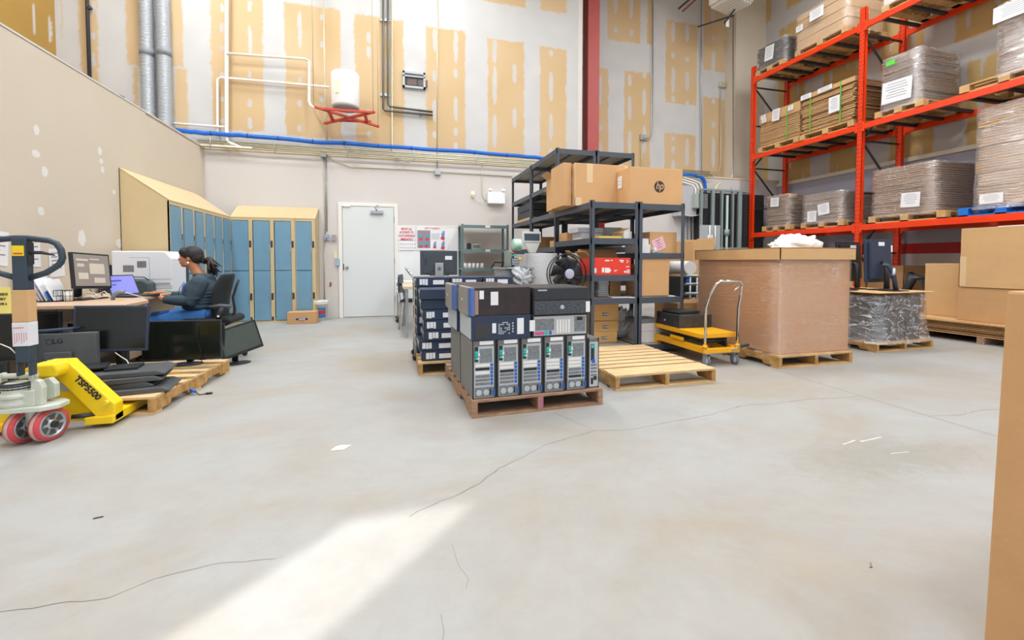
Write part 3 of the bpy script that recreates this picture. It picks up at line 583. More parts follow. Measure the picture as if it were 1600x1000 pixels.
# red steel column with its plate
cx = oy(925.5, 100, 9.55).x; t = thing('steel_column', 'red painted steel column standing behind the tall black shelving', 'column', (cx, 9.6, 0))
b = MB(); b.box(-0.14, -0.13, 0, 0.14, -0.118, ZC).box(-0.14, 0.118, 0, 0.14, 0.13, ZC).box(-0.006, -0.12, 0, 0.006, 0.12, ZC).build('column_shaft', mat('column_red', '#b0504c', 0.5, var=0.12, vscale=4), t)
MB().box(-0.145, -0.12, 0, -0.125, 0.12, ZC).build('side_plate', mat('column_red_plate', '#9c443f', 0.5), t)
MB().box(-0.2, -0.2, 0, 0.2, 0.2, 0.02).build('base_plate', mat('column_red_plate', '#9c443f', 0.5), t)
# unit heater and pipes at the top right
uc = oy(1142, 6, 8.7); t = thing('unit_heater', 'white louvred unit heater hung below the ceiling near the corner', 'heater', tuple(uc), R(14))
MB().box(-0.38, -0.3, 0, 0.38, 0.3, 0.6).build('casing', mat('heater_casing', '#ddd9cf', 0.5), t, 0.01)
for k in range(7): MB().cbox((-0.3 + k * 0.1, 0, -0.03), (0.055, 0.56, 0.05), 0, (0, R(28), 0)).build('louvre', mat('heater_casing', '#ddd9cf', 0.5), t)
MB().cyl((0.2, 0, -0.02), (0.2, 0.3, -0.25), 0.018, 8).build('gas_drop', m_dsteel, t)
a = oy(1090, 42, 9.5); c = oy(1147, 24, 8.9); solo(MB().cyl(a, c, 0.018, 8), 'gas_pipe', m_dsteel, 'black gas pipe running up to the unit heater', 'pipe')
a = oy(1060, 14, 9.6); c = oy(1090, -12, 9.3); solo(MB().cyl(a, c, 0.025, 8), 'gas_pipe', m_dsteel, 'black pipe end left of the unit heater', 'pipe')
a = oy(1066, 18, 9.6); c = oy(1098, -10, 9.3); solo(MB().cyl(a, c, 0.02, 8), 'sprinkler_pipe', mat('rust_red_pipe', '#7c3328', 0.5), 'rusty red pipe beside the black pipe end', 'pipe')
t = oy(1137, 36, 9.0); solo(MB().box(t.x - .05, t.y - .003, t.z - .09, t.x + .04, t.y + .003, t.z + .09).cyl((t.x, t.y, t.z + .09), (t.x + .06, t.y, t.z + .3), .004, 5), 'hang_tag', m_paper, 'white tag hanging from the unit heater', 'tag')
# emergency light, outlet
a = oy(761, 301, YB); c = oy(787.5, 319.5, YB); t = thing('emergency_light', 'white emergency light box with two lamp heads on the cream wall', 'light', ((a.x + c.x) / 2, YB - 0.06, c.z)); W2 = (c.x - a.x) / 2
MB().box(-W2, -0.05, 0, W2, 0.055, a.z - c.z).build('battery_box', mat('box_white', '#eef0f4', 0.4), t, 0.008)
for s in (-0.72, 0.8): MB().lathe([(0.012, 0), (0.03, 0.02), (0.042, 0.05), (0.03, 0.055)], 14, 0, Matrix.Translation((W2 * s, -0.01, a.z - c.z + 0.02)) @ Matrix.Rotation(R(50), 4, 'X')).build('lamp_head', mat('lamp_clear', '#dfe0e0', 0.2), t)
solo(MB().tube([oy(753, 250, YB - .02), oy(753, 303, YB - .02), oy(756, 310, YB - .02), oy(762, 316, YB - .03)], 0.009, 6), 'conduit', m_conduit, 'thin conduit feeding the emergency light', 'conduit')
o = wallbox('power_outlet', 735.5, 298.5, 741.5, 306, YB, 0.02, m_pipe, 'ivory outlet on the wall left of the emergency light', 'outlet')
MB().box(oy(738, 300, YB).x - .02, YB - .05, oy(738, 309, YB).z, oy(738, 300, YB).x + .02, YB - .02, oy(738, 304, YB).z).build('adapter_plug', mat('beige_plug', '#cfc39a', 0.5), o)
MB().tube([oy(739, 308, YB - .04), oy(744, 314, YB - .04), oy(751, 317, YB - .03), oy(756, 312, YB - .03)], 0.004, 5).build('power_cord', m_cabw, o)

# ---- notices and board
a = oy(620, 352, YB); c = oy(717, 470, YB); t = thing('whiteboard', 'white board sheet on the wall behind the tables, right of the door', 'board', (a.x, YB - 0.012, c.z)); WW = c.x - a.x; HH = a.z - c.z
MB().box(0, -0.003, 0, WW, 0.01, HH).build('board_sheet', mat('board_white', '#e9eaec', 0.3), t)
b = MB(); 
for (x0, z0, x1, z1) in [(0, HH - .015, WW, HH), (0, 0, .015, HH), (WW - .015, 0, WW, HH)]: b.box(x0, -0.01, z0, x1, 0, z1)
b.build('board_edge', m_pipe, t)
def poster(x0, y0, x1, y1, name, label, m=m_paper, Y=None, cat='sign'):
    Y = Y or (YB - 0.03); a = oy(x0, y0, Y); c = oy(x1, y1, Y); t = thing(name, label, cat, ((a.x + c.x) / 2, Y, (a.z + c.z) / 2)); W2 = (c.x - a.x) / 2; H2 = (a.z - c.z) / 2
    MB().box(-W2, 0, -H2, W2, 0.002, H2).build('sheet', m, t); return t, W2, H2
m_redink = mat('red_ink', '#cc3a4c', 0.6); m_cyan = mat('cyan_ink', '#3f9cc9', 0.6); m_pinkp = mat('pink_ink', '#cf7288', 0.6); m_greyp = mat('grey_print', '#8c8a8f', 0.6); m_black_ink = mat('black_ink', '#26262a', 0.6)
t, W2, H2 = poster(621.5, 353, 649, 375, 'accident_notice', 'white notice in red letters about reporting accidents, left on the board')
for k, s in enumerate(['REPORT ALL', 'ACCIDENTS TO', 'YOUR SUPERVISOR', 'IMMEDIATELY']): text('lettering', s, 0.062, (0, -0.002, H2 - 0.06 - k * 0.068), FRONT, m_redink, t, 0.62, bold=0.0018)
t, W2, H2 = poster(623.5, 376, 648, 391, 'calendar_sheet', 'white sheet with faint grey rows below the accident notice')
b = MB(); 
for r_ in range(2):
    for k in range(7): b.box(-W2 * 0.85 + k * 0.045, -0.001, -0.02 - r_ * 0.07 + 0.03, -W2 * 0.85 + k * 0.045 + 0.03, 0, 0.01 - r_ * 0.07 + 0.03)
b.build('print_rows', mat('faint_print', '#c3c2bf', 0.7), t)
t, W2, H2 = poster(650.5, 353.5, 700, 391, 'lifting_poster', 'wide safe lifting poster with coloured figures on the white board')
text('lettering', 'LIFT IT SAFELY', 0.055, (0, -0.002, H2 - 0.04), FRONT, m_redink, t, 0.9, bold=0.001)
MB().box(-W2 + .02, -0.001, -H2 + .04, -0.04, 0, H2 - .08).build('picture_panel', m_greyp, t)
b = MB(); c2 = MB(); c3 = MB()
def fig(bx, by, s, fl_=1):
    b.cbox((bx, -0.002, by + 0.02 * s), (0.05 * s, 0.001, 0.06 * s)); c2.cbox((bx + 0.01 * s * fl_, -0.002, by + 0.065 * s), (0.035 * s, 0.001, 0.03 * s)); c3.cbox((bx - 0.004 * s, -0.002, by - 0.035 * s), (0.06 * s, 0.001, 0.05 * s), 0, (0, R(20 * fl_), 0))
for (x, y, s) in [(-W2 + .09, 0.02, 1.1), (-0.1, 0.02, 1), (-W2 + .09, -0.13, 1), (-0.11, -0.12, 1.1), (W2 - .1, 0.05, 1.3), (0.05, -0.14, 1), (W2 - .1, -0.15, 1.2)]: fig(x, y, s, 1 if x > 0 else -1)
b.build('figure_blue', m_cyan, t); c2.build('figure_pink', m_pinkp, t); c3.build('figure_red', m_redink, t)
b = MB(); 
for k in range(6): b.box(-0.02, -0.001, 0.09 - k * 0.022, 0.16 - 0.02 * (k % 2), 0, 0.097 - k * 0.022)
b.build('text_lines', m_greyp, t)

# ================================================================== LOCKERS
m_ltan = mat('locker_tan', '#cdb68c', 0.45, var=0.04, vscale=3); m_lblue = mat('locker_blue', '#7299b0', 0.42, var=0.10, vscale=3)
def locker_unit(n, cw, depth, h, hs, label, loc, rz, group=None):
    """doors face local -y; x runs 0..n*cw; sloped top rises to hs at the back"""
    t = thing('locker', label, 'locker', loc, rz, group); W = n * cw
    b = MB(); b.prism([(0, 0.0), (depth, 0.0), (depth, hs), (0.0, h)], 0, 0.012, 'x').prism([(0, 0.0), (depth, 0.0), (depth, hs), (0.0, h)], W - 0.012, W, 'x')
    b.prism([(-0.006, h), (depth, hs), (depth, hs + 0.012), (-0.006, h + 0.012)], -0.003, W + 0.003, 'x'); b.box(0, depth - 0.01, 0, W, depth, hs); b.box(0, 0.02, 0.0, W, depth, 0.08)
    b.build('body', m_ltan, t)
    b = MB(); b.box(0, -0.002, 0, W, 0.02, 0.035).box(0, -0.002, h - 0.045, W, 0.02, h)
    for k in range(n + 1):
        xw = 0.018 if k == 0 else 0.0; x = k * cw; b.box(max(0, x - 0.062) if k else 0, -0.002, 0.035, x if k else 0.012, 0.02, h - 0.045)
    b.build('face_frame', m_ltan, t)
    for k in range(n):
        x0 = k * cw + 0.014; x1 = (k + 1) * cw - 0.066
        for (z0, z1) in ((0.045, h * 0.5 - 0.006), (h * 0.5 + 0.004, h - 0.055)):
            d = MB().box(x0, -0.012, z0, x1, 0.012, z1).build('door', m_lblue, t, 0.003)
            zc = z0 + (z1 - z0) * 0.46
            MB().box(x1 - 0.012, -0.022, zc - 0.06, x1 + 0.008, -0.012, zc + 0.05).build('handle', m_steel, d)
        for zc in (h * 0.5 - 0.5 + 0.05, h - 0.5 + 0.05 - 0.0): MB().box(x1 + 0.012, -0.006, zc - 0.07, x1 + 0.045, 0.0, zc + 0.05).build('latch_slot', m_dsteel, t)
        if True: MB().box(x1 + 0.012, -0.006, 0.04, x1 + 0.042, 0, 0.11).build('foot_slot', m_dsteel, t)
    return t
LH, LS_ = 1.86, 2.10
lx0, lx1 = -2.70, -1.34; cw = (lx1 - lx0) / 4
locker_unit(3, cw, 0.42, LH, LS_, 'three-column blue door locker against the back wall beside the corner', (lx0, 8.70, 0), 0)
locker_unit(1, cw - 0.004, 0.42, LH, LS_, 'single-column blue locker at the right end, above the brown carton', (lx0 + 3 * cw + 0.004, 8.70, 0), 0)
# left bank: faces +x
ly0 = 6.52; cl = (8.70 - ly0 + 0.02) / 6
# built facing -y then turned so that the doors face +x (rz = +90deg): local x -> world +y, local y -> world -x
locker_unit(3, cl, 0.52, LH, 2.24, 'three-column locker on the left wall nearest the printer, plain tan side showing', (-2.70, ly0, 0), R(90))
locker_unit(3, cl - 0.002, 0.52, LH, 2.24, 'three-column locker on the left wall ending in the corner, behind the seated woman', (-2.70, ly0 + 3 * cl + 0.002, 0), R(90))
# ================================================================== PALLETS, CARTONS, LOADS
def make_pallet(name, label, loc, rz, wx, wy, h=0.13, m=None, mend=None, boards=7, group=None, notch=True):
    """stringers run along local y (depth); boards run along x; origin at near-left corner"""
    m = m or m_wood; t = thing(name, label, 'pallet', loc, rz, group); th = 0.017
    for i in range(3):
        x = (0, wx / 2 - 0.02, wx - 0.04)[i]
        if notch: pr_ = [(0, th), (wy * .16, th), (wy * .18, th + .035), (wy * .36, th + .035), (wy * .38, th), (wy * .62, th), (wy * .64, th + .035), (wy * .82, th + .035), (wy * .84, th), (wy, th), (wy, h - th), (0, h - th)]
        else: pr_ = [(0, th), (wy, th), (wy, h - th), (0, h - th)]
        MB().prism(pr_, x, x + 0.04, 'x').build('stringer', mend or m_woodcut, t)
    b = MB(); rnd = random.Random(len(label))
    for k in range(boards):
        bw = 0.10 if k not in (0, boards - 1) else 0.135; y = (wy - bw) * k / (boards - 1); j = rnd.uniform(-.004, .004)
        b.box(j, y, h - th, wx + j, y + bw, h)
    b.build('deck', m, t)
    b = MB()
    for y in (0, wy / 2 - .05, wy - .1): b.box(0, y, 0, wx, y + .1, th)
    b.build('bottom_boards', m, t)
    return t
def block_pallet(label, loc, rz, wx, wy, h=0.14, m=None, group=None):
    m = m or m_wood_y; t = thing('wooden_pallet', label, 'pallet', loc, rz, group); th = 0.02
    b = MB()
    for k in range(7): y = (wy - .1) * k / 6; b.box(0, y, h - th, wx, y + .1, h)
    b.build('deck', m, t)
    for i in range(3):
        for j in range(3): x = (wx - .12) * i / 2; y = (wy - .12) * j / 2; MB().box(x, y, th, x + .12, y + .12, h - th).build('block', m, t)
    b = MB()
    for i in range(3): b.box((wx - .12) * i / 2, 0, 0, (wx - .12) * i / 2 + .12, wy, th)
    for y in (0, wy - .1): b.box(0, y, 0.0, wx, y + .1, th)
    b.build('bottom_boards', m, t); return t
def paper(parent, c, w_, h_, face, m=None, lines=5, name='paper_label', tilt=0.0, seed=1):
    """thin sheet stuck on a face: face 'y-' or 'x-'"""
    rot = {'y-': (0, tilt, 0), 'x-': (0, tilt, -R(90)), 'x+': (0, tilt, R(90)), 'z+': (-R(90), 0, tilt)}[face]
    o = MB().box(-w_ / 2, -0.002, -h_ / 2, w_ / 2, 0, h_ / 2).build(name, m or m_paper, parent, loc=c, rot=rot)
    if lines:
        b = MB(); rn = random.Random(seed)
        for k in range(lines):
            z = h_ * 0.36 - k * h_ * 0.7 / max(1, lines - 0.3); ww = w_ * rn.uniform(0.22, 0.38); b.box(-ww, -0.0025, z - h_ * 0.014, ww, -0.002, z + h_ * 0.014)
        b.build('print', m_greyp, o)
    return o
def carton(name, label, loc, rz, wx, wy, h, m=None, group=None, tape=True, flaps=None, hollow=False, cat='box'):
    """origin at the near-left bottom corner; front faces -y"""
    m = m or m_card; t = thing(name, label, cat, loc, rz, group)
    b = MB()
    if hollow or flaps:
        e = 0.006
        b.box(0, 0, 0, wx, e, h).box(0, wy - e, 0, wx, wy, h).box(0, 0, 0, e, wy, h).box(wx - e, 0, 0, wx, wy, h).box(0, 0, 0, wx, wy, e)
        b.build('carton_body', m, t)
        for (side, ang, ln) in (flaps or []):
            a = R(ang)
            if side == 'front': T = Matrix.Translation((0, 0.003, h)) @ Matrix.Rotation(a, 4, 'X'); q = MB().box(0.004, -0.003, 0, wx - 0.004, 0.003, ln, 0, T)
            elif side == 'back': T = Matrix.Translation((0, wy - 0.003, h)) @ Matrix.Rotation(-a, 4, 'X'); q = MB().box(0.004, -0.003, 0, wx - 0.004, 0.003, ln, 0, T)
            elif side == 'left': T = Matrix.Translation((0.003, 0, h)) @ Matrix.Rotation(-a, 4, 'Y'); q = MB().box(-0.003, 0.004, 0, 0.003, wy - 0.004, ln, 0, T)
            else: T = Matrix.Translation((wx - 0.003, 0, h)) @ Matrix.Rotation(a, 4, 'Y'); q = MB().box(-0.003, 0.004, 0, 0.003, wy - 0.004, ln, 0, T)
            q.build('flap', m, t)
    else:
        b.box(0, 0, 0, wx, wy, h).build('carton_body', m, t, 0.006)
        if tape: MB().box(-0.001, wy / 2 - .025, h - .1, -0.0, wy / 2 + .025, h).box(-0.001, wy / 2 - .025, h, wx + .001, wy / 2 + .025, h + .0015).box(wx, wy / 2 - .025, h - .1, wx + .001, wy / 2 + .025, h).build('tape', m_tape, t)
    return t
def jig(w_, d, h, layer, seed, lean=0.0, jit=0.02, bulge=0.0):
    """pile of flattened cartons: many thin layers with ragged edges, one mesh"""
    b = MB(); rn = random.Random(seed); z = 0; k = 0
    while z < h - 1e-4:
        t_ = min(layer * rn.uniform(0.7, 1.3), h - z); f = z / h
        bx = rn.uniform(-jit, jit) * 0.5; by = rn.uniform(-jit, jit) * 0.5 + lean * f; q = bulge * math.sin(f * PI)
        b.box(max(0, rn.uniform(0, jit)) - q + bx, rn.uniform(0, jit) - q + by, z, w_ - rn.uniform(0, jit) + q + bx, d - rn.uniform(0, jit) + q + by, z + t_ * 0.93); z += t_; k += 1
    return b
def wrap_shell(w_, d, h, seed, amp=0.025, flare=0.03, n=14, top=True, lean=0.0, z0=-0.05):
    """wrinkled stretch-film skin around a load"""
    b = MB(); vs = []; fs = []; per = []
    m_ = max(4, int(w_ / 0.09)); k_ = max(4, int(d / 0.09))
    for i in range(m_): per.append((w_ * i / m_, 0, 0, -1))
    for i in range(k_): per.append((w_, d * i / k_, 1, 0))
    for i in range(m_): per.append((w_ * (1 - i / m_), d, 0, 1))
    for i in range(k_): per.append((0, d * (1 - i / k_), -1, 0))
    rows = max(6, int(h / 0.06)); N = len(per)
    for r_ in range(rows + 1):
        f = r_ / rows; z = z0 + (h - z0 + 0.008) * f; out = 0.018 + flare * (1 - f) ** 3
        for (x, y, nx, ny) in per:
            q = Vector((x * 2.3 + seed, y * 2.3, z * 9)); o_ = out + amp * max(-0.4, noise.noise(q) + 0.5 * noise.noise(q * 3))
            vs.append((x + nx * o_, y + ny * o_ + lean * f, z))
    for r_ in range(rows):
        for j in range(N): fs.append((r_ * N + j, r_ * N + (j + 1) % N, (r_ + 1) * N + (j + 1) % N, (r_ + 1) * N + j))
    if top: fs.append(tuple(rows * N + j for j in range(N)))
    b.add(vs, fs, 0, True); return b

# ================================================================== ORANGE PALLET RACK
RX, RD = 8.26, 0.98; FY = [8.72, 6.2, 3.68]; BZ = [1.66, 3.49, 5.29]; BH = 0.105
t = thing('pallet_rack', 'tall orange pallet rack along the right wall holding wrapped loads', 'rack', (RX, 0, 0))
for i, y in enumerate(FY):
    f = bpy.data.objects.new('upright_frame', None); COL.objects.link(f); f.parent = t; f.location = (0, y, 0)
    for k, x in enumerate((0, RD)):
        b = MB(); b.box(x - 0.0, -0.05, 0, x + 0.006, 0.05, 5.68).box(x, -0.05, 0, x + 0.07, -0.044, 5.68).box(x, 0.044, 0, x + 0.07, 0.05, 5.68)
        b.box(x - 0.03, -0.08, 0, x + 0.1, 0.08, 0.012)
        z = 0.3
        while z < 5.6:
            for s in (-0.024, 0.024): b.cbox((x - 0.001, s, z), (0.003, 0.011, 0.022), 1)
            z += 0.075
        b.build('post', [m_orange, m_dsteel], f)
    zz = [0.3, 1.25, 2.35, 3.3, 4.3, 5.2]
    for a in range(len(zz) - 1):
        MB().bar((0.05, 0, zz[a]), (RD, 0, zz[a + 1]) if a % 2 else (RD, 0, zz[a + 1]), 0.028, 0.028).build('brace', m_dsteel, f) if a % 2 else MB().bar((RD, 0, zz[a]), (0.05, 0, zz[a + 1]), 0.028, 0.028).build('brace', m_dsteel, f)
        MB().bar((0.05, 0, zz[a + 1]), (RD, 0, zz[a + 1]), 0.028, 0.028).build('brace', m_dsteel, f)
for z in BZ:
    for j in range(2):
        y1 = FY[j] - 0.05; y0 = FY[j + 1] + 0.05
        for x in (-0.012, RD + 0.03): 
            b = MB(); b.box(x, y0, z, x + 0.045, y1, z + BH * 0.8).box(x + 0.012, y0, z + BH * 0.8, x + 0.045, y1, z + BH); b.box(x - 0.004, y0 - 0.01, z - 0.04, x + 0.03, y0 + 0.035, z + BH + 0.03).box(x - 0.004, y1 - 0.035, z - 0.04, x + 0.03, y1 + 0.01, z + BH + 0.03)
            b.build('beam', m_orange, t, 0.003)
        n = 6
        for k in range(n): y = y0 + (y1 - y0) * (k + .5) / n; MB().box(0.03, y - .03, z + BH - 0.045, RD + 0.04, y + .03, z + BH - 0.004).build('cross_bar', m_dsteel, t)
# ---- loads on the rack: (level, px0, px1 along the front face, top px row, style)
def ry(px): return ox(px, 300, RX).y
def load_on(z0, y0, y1, x0, dx, h, kind, label, pl, seed, stack_m=None, film=None, lean=0.0, jit=0.03, labels=(), straps=(), pallet_m=None, block=True, cap=None):
    """y0<y1; front face at x0 looking toward -x"""
    wy_ = y1 - y0
    P = block_pallet if block else None
    # local frame: rotate so that local x -> world -y, local y -> world +x : rz = -90deg, origin at (x0, y1)
    pz = pl
    pt_ = block_pallet(pz[0], (x0, y1 + pz[1], z0), -R(90), wy_ + pz[1] + pz[2], dx, 0.13, pallet_m)
    t = thing('cardboard_bale' if kind != 'bag' else 'wrapped_goods', label, 'cardboard bale' if kind != 'bag' else 'wrapped load', (x0 + 0.03, y1, z0 + 0.131), -R(90))
    D = dx - 0.08
    jig(wy_, D, h, 0.035 if kind != 'boxes' else 0.16, seed, lean, jit).build('cardboard_stack', stack_m or m_stack, t)
    if cap: MB().box(-0.01, -0.012, h * (1 - cap), wy_ + .01, 0.2, h + 0.006).build('top_carton', m_card2, t)
    if film: wrap_shell(wy_, D, h, seed, lean=lean).build('stretch_wrap', film, t)
    for k, (fx, fz, w_, h_, tl) in enumerate(labels): 
        o = paper(t, (wy_ * fx, -0.045 + lean * fz, h * fz), w_, h_, 'y-', lines=6, tilt=tl, seed=seed + k)
    for fx in straps: MB().box(wy_ * fx - 0.012, -0.02, 0, wy_ * fx + 0.012, -0.012, h).box(wy_ * fx - 0.012, -0.02, h, wy_ * fx + 0.012, D, h + 0.006).build('strap', m_green, t)
    return t
zL, zM, zT = [z + BH for z in BZ]
# low level
ya, yb_ = ry(1232), ry(1196)
load_on(zL, ya + 0.02, yb_ - 0.02, RX + 0.02, 1.0, 0.66, 'flat', 'leaning wrapped cardboard bale at the far left of the lowest rack level', ('pale wooden pallet at the far left of the lowest rack level', 0.12, 0.05), 11, film=m_film, lean=-0.03, labels=((0.45, 0.78, 0.22, 0.2, 0.05),), cap=0.12)
load_on(zL, ry(1314), ry(1253), RX + 0.02, 1.0, 0.56, 'flat', 'wrapped grey-brown cardboard bale beside the centre upright on the lowest level', ('wooden pallet beside the centre upright on the lowest rack level', 0.03, 0.05), 12, film=m_filmd, labels=((0.28, 0.2, 0.2, 0.22, 0), (0.58, 0.42, 0.24, 0.22, -0.1)))
load_on(zL, ry(1458), ry(1361), RX + 0.02, 1.0, 0.80, 'flat', 'tall wrapped cardboard bale right of the centre upright on the lowest level', ('wooden pallet right of the centre upright on the lowest rack level', 0.05, 0.16), 13, film=m_film, labels=((0.66, 0.27, 0.28, 0.24, 0.04),), jit=0.02)
load_on(zL, ry(1640), ry(1520), RX + 0.02, 1.0, 1.42, 'boxes', 'very tall wrapped stack of small cartons standing on the blue pallet', ('bright blue pallet at the right end of the lowest rack level', 0.18, 0.0), 14, stack_m=m_stack2, film=m_filmd, labels=((0.26, 0.07, 0.26, 0.14, 0),), pallet_m=mat('blue_pallet_paint', '#1672cf', 0.55, var=0.1))
# mid level
load_on(zM, ry(1244), ry(1183), RX + 0.02, 1.0, 0.74, 'flat', 'strapped cardboard bale at the far left of the middle rack level', ('wooden pallet at the far left of the middle rack level', 0.02, 0.0), 15, stack_m=m_stack2, straps=(0.72,), cap=0.26, labels=((0.13, 0.92, 0.13, 0.09, 0), (0.15, 0.80, 0.13, 0.09, 0), (0.46, 0.84, 0.2, 0.26, 0.08), (0.82, 0.88, 0.13, 0.1, 0)), jit=0.012)
load_on(zM, ry(1328), ry(1246), RX + 0.02, 1.0, 0.80, 'flat', 'green strapped cardboard bale left of the centre upright on the middle level', ('wooden pallet left of the centre upright on the middle rack level', 0.0, 0.02), 16, stack_m=m_stack2, straps=(0.2, 0.77), cap=0.1, labels=((0.13, 0.95, 0.24, 0.1, 0), (0.5, 0.96, 0.3, 0.09, -0.02), (0.68, 0.5, 0.22, 0.3, 0)), jit=0.04)
g = load_on(zM, ry(1428), ry(1371), RX + 0.02, 1.0, 0.86, 'flat', 'bulging wrapped bale with a bright green sticker right of the centre upright', ('wooden pallet right of the centre upright on the middle rack level', 0.10, 0.08), 17, film=m_filmd, labels=((0.45, 0.3, 0.46, 0.36, 0.05),), jit=0.05)
MB().box(0.09, -0.055, 0.72, 0.22, -0.05, 0.80).build('green_sticker', mat('green_sticker', '#55d63a', 0.5), g)
g = load_on(zM, ry(1640), ry(1548), RX + 0.02, 1.0, 0.96, 'flat', 'large wrapped bale with white box top at the right of the middle level', ('long wooden pallet at the right end of the middle rack level', 0.42, 0.0), 18, film=m_filmd, labels=((0.3, 0.86, 0.42, 0.22, 0),), jit=0.04, lean=-0.03)
# top level
g = load_on(zT, ry(1219), ry(1177), RX + 0.02, 1.0, 0.50, 'bag', 'black plastic wrapped goods with a pale label at the far left of the top level', ('wooden pallet at the far left of the top rack level', 0.02, 0.0), 19, stack_m=mat('black_bagging', '#3b3d42', 0.35, var=0.4, vscale=14, bump=0.8, bscale=12), film=m_film, labels=((0.5, 0.55, 0.24, 0.32, 0.1),), jit=0.03)
load_on(zT, ry(1314), ry(1236), RX + 0.02, 1.0, 0.72, 'boxes', 'wrapped carton load left of the centre upright on the top level', ('wooden pallet left of the centre upright on the top rack level', 0.0, 0.03), 20, stack_m=m_card2, film=m_film, labels=((0.45, 0.75, 0.3, 0.2, 0), (0.1, 0.6, 0.16, 0.12, 0)), jit=0.015)
load_on(zT, ry(1480), ry(1368), RX + 0.02, 1.0, 0.7, 'boxes', 'white wrapped cartons above the centre upright on the top level', ('wooden pallet right of the centre upright on the top rack level', 0.0, 0.0), 21, stack_m=mat('white_cartons', '#d9d5cc', 0.8, var=0.1), film=m_film, jit=0.015)
load_on(zT, ry(1640), ry(1500), RX + 0.02, 1.0, 0.7, 'flat', 'cardboard bale at the right end of the top level, seen from below', ('wooden pallet at the right end of the top rack level', 0.0, 0.0), 22, jit=0.02)
# dark cartons standing behind the first low bale

# ================================================================== GAYLORD BOX
make_pallet('wooden_pallet', 'yellowish wooden pallet under the huge wrapped carton', (3.80, 3.60, 0), 0, 0.98, 1.22, 0.13, m_wood_y, m_woodcut, 6)
gx0, gx1, gy0, gy1 = 3.83, 4.77, 3.64, 4.88
t = thing('bulk_carton', 'huge stretch-wrapped brown carton on a wooden pallet, the biggest box', 'box', (gx0, gy0, 0.131))
MB().box(0, 0, 0, gx1 - gx0, gy1 - gy0, 1.0).build('carton_body', mat('bulk_cardboard', '#c59163', 0.8, var=0.06, vscale=2), t, 0.01)
wrap_shell(gx1 - gx0, gy1 - gy0, 0.99, 3, amp=0.006, flare=0.012, top=False, z0=-0.03).build('stretch_wrap', film_mat('tight_film', '#f4ece4', 0.16, 0.12, (1, 1, 9), 0.8, 0.03, 0.32), t)
e = 0.035
b = MB(); b.box(-e, -e, 0.985, gx1 - gx0 + e, -e + .008, 1.105).box(-e, gy1 - gy0 + e - .008, 0.985, gx1 - gx0 + e, gy1 - gy0 + e, 1.105).box(-e, -e, 0.985, -e + .008, gy1 - gy0 + e, 1.105).box(gx1 - gx0 + e - .008, -e, 0.985, gx1 - gx0 + e, gy1 - gy0 + e, 1.105).box(-e, -e, 1.10, gx1 - gx0 + e, gy1 - gy0 + e, 1.108)
b.build('lid', m_card2, t)
for (x, y) in ((-e - .001, -e + .02), (gx1 - gx0 + e - .06, -e - .002)): MB().box(x, y - 0.0, 1.02, x + 0.012, y + .003, 1.03).build('staple', m_steel, t)
# crumpled plastic bag on the lid
b = MB(); bc = oy(1243, 370, 4.2)
b.ell((0, 0, 0.0), (1, 1, 1), 60, 36); vs = []
for v in b.v:
    q = Vector(v); n_ = 1 + 0.34 * (abs(noise.noise(q * 2.0)) - .2) + 0.22 * (abs(noise.noise(q * 5)) - .2) + 0.05 * noise.noise(q * 14)
    zz = max(q.z, -0.25); vs.append((q.x * 0.27 * n_ * (1 - 0.22 * max(0, zz)), q.y * 0.24 * n_, (zz + 0.25) * 0.135 * n_ + (0.015 * noise.noise(q * 5) if zz > 0 else 0)))
b.v = vs
solo(b, 'plastic_bag', mat('milky_plastic', '#e4e6e8', 0.25, bump=0.8, bscale=14, spec=0.8), 'crumpled white plastic bag lying on the huge carton lid', 'plastic bag', loc=(bc.x, 4.2, 1.24))

# ================================================================== WRAPPED PALLET OF EQUIPMENT WITH MONITORS
make_pallet('wooden_pallet', 'wooden pallet under the black wrapped equipment, below the rack', (5.60, 3.93, 0), R(2), 1.0, 1.2, 0.11, m_wood_y, m_woodcut, 7)
t = thing('wrapped_equipment', 'block of black equipment in glossy stretch wrap right of the huge carton', 'wrapped load', (5.62, 3.97, 0.112), R(2))
b = MB(); rn = random.Random(4)
for i in range(3):
    for j in range(3):
        for k in range(3): b.box(0.03 + i * 0.28, 0.03 + j * 0.36, k * 0.19, 0.03 + i * 0.28 + 0.26, 0.03 + j * 0.36 + 0.34, k * 0.19 + 0.18)
b.build('equipment_block', m_black2, t, 0.01)
wrap_shell(0.88, 1.12, 0.58, 8, amp=0.05, flare=0.10, top=True, z0=-0.01).build('stretch_wrap', film_mat('glossy_film', '#dfe6f0', 0.20, 0.06, (1, 1, 2.2), 1.0, 0.03, 0.8), t)
MB().box(-0.05, -0.06, 0.60, 0.98, 1.16, 0.608).build('cover_sheet', m_card2, t)
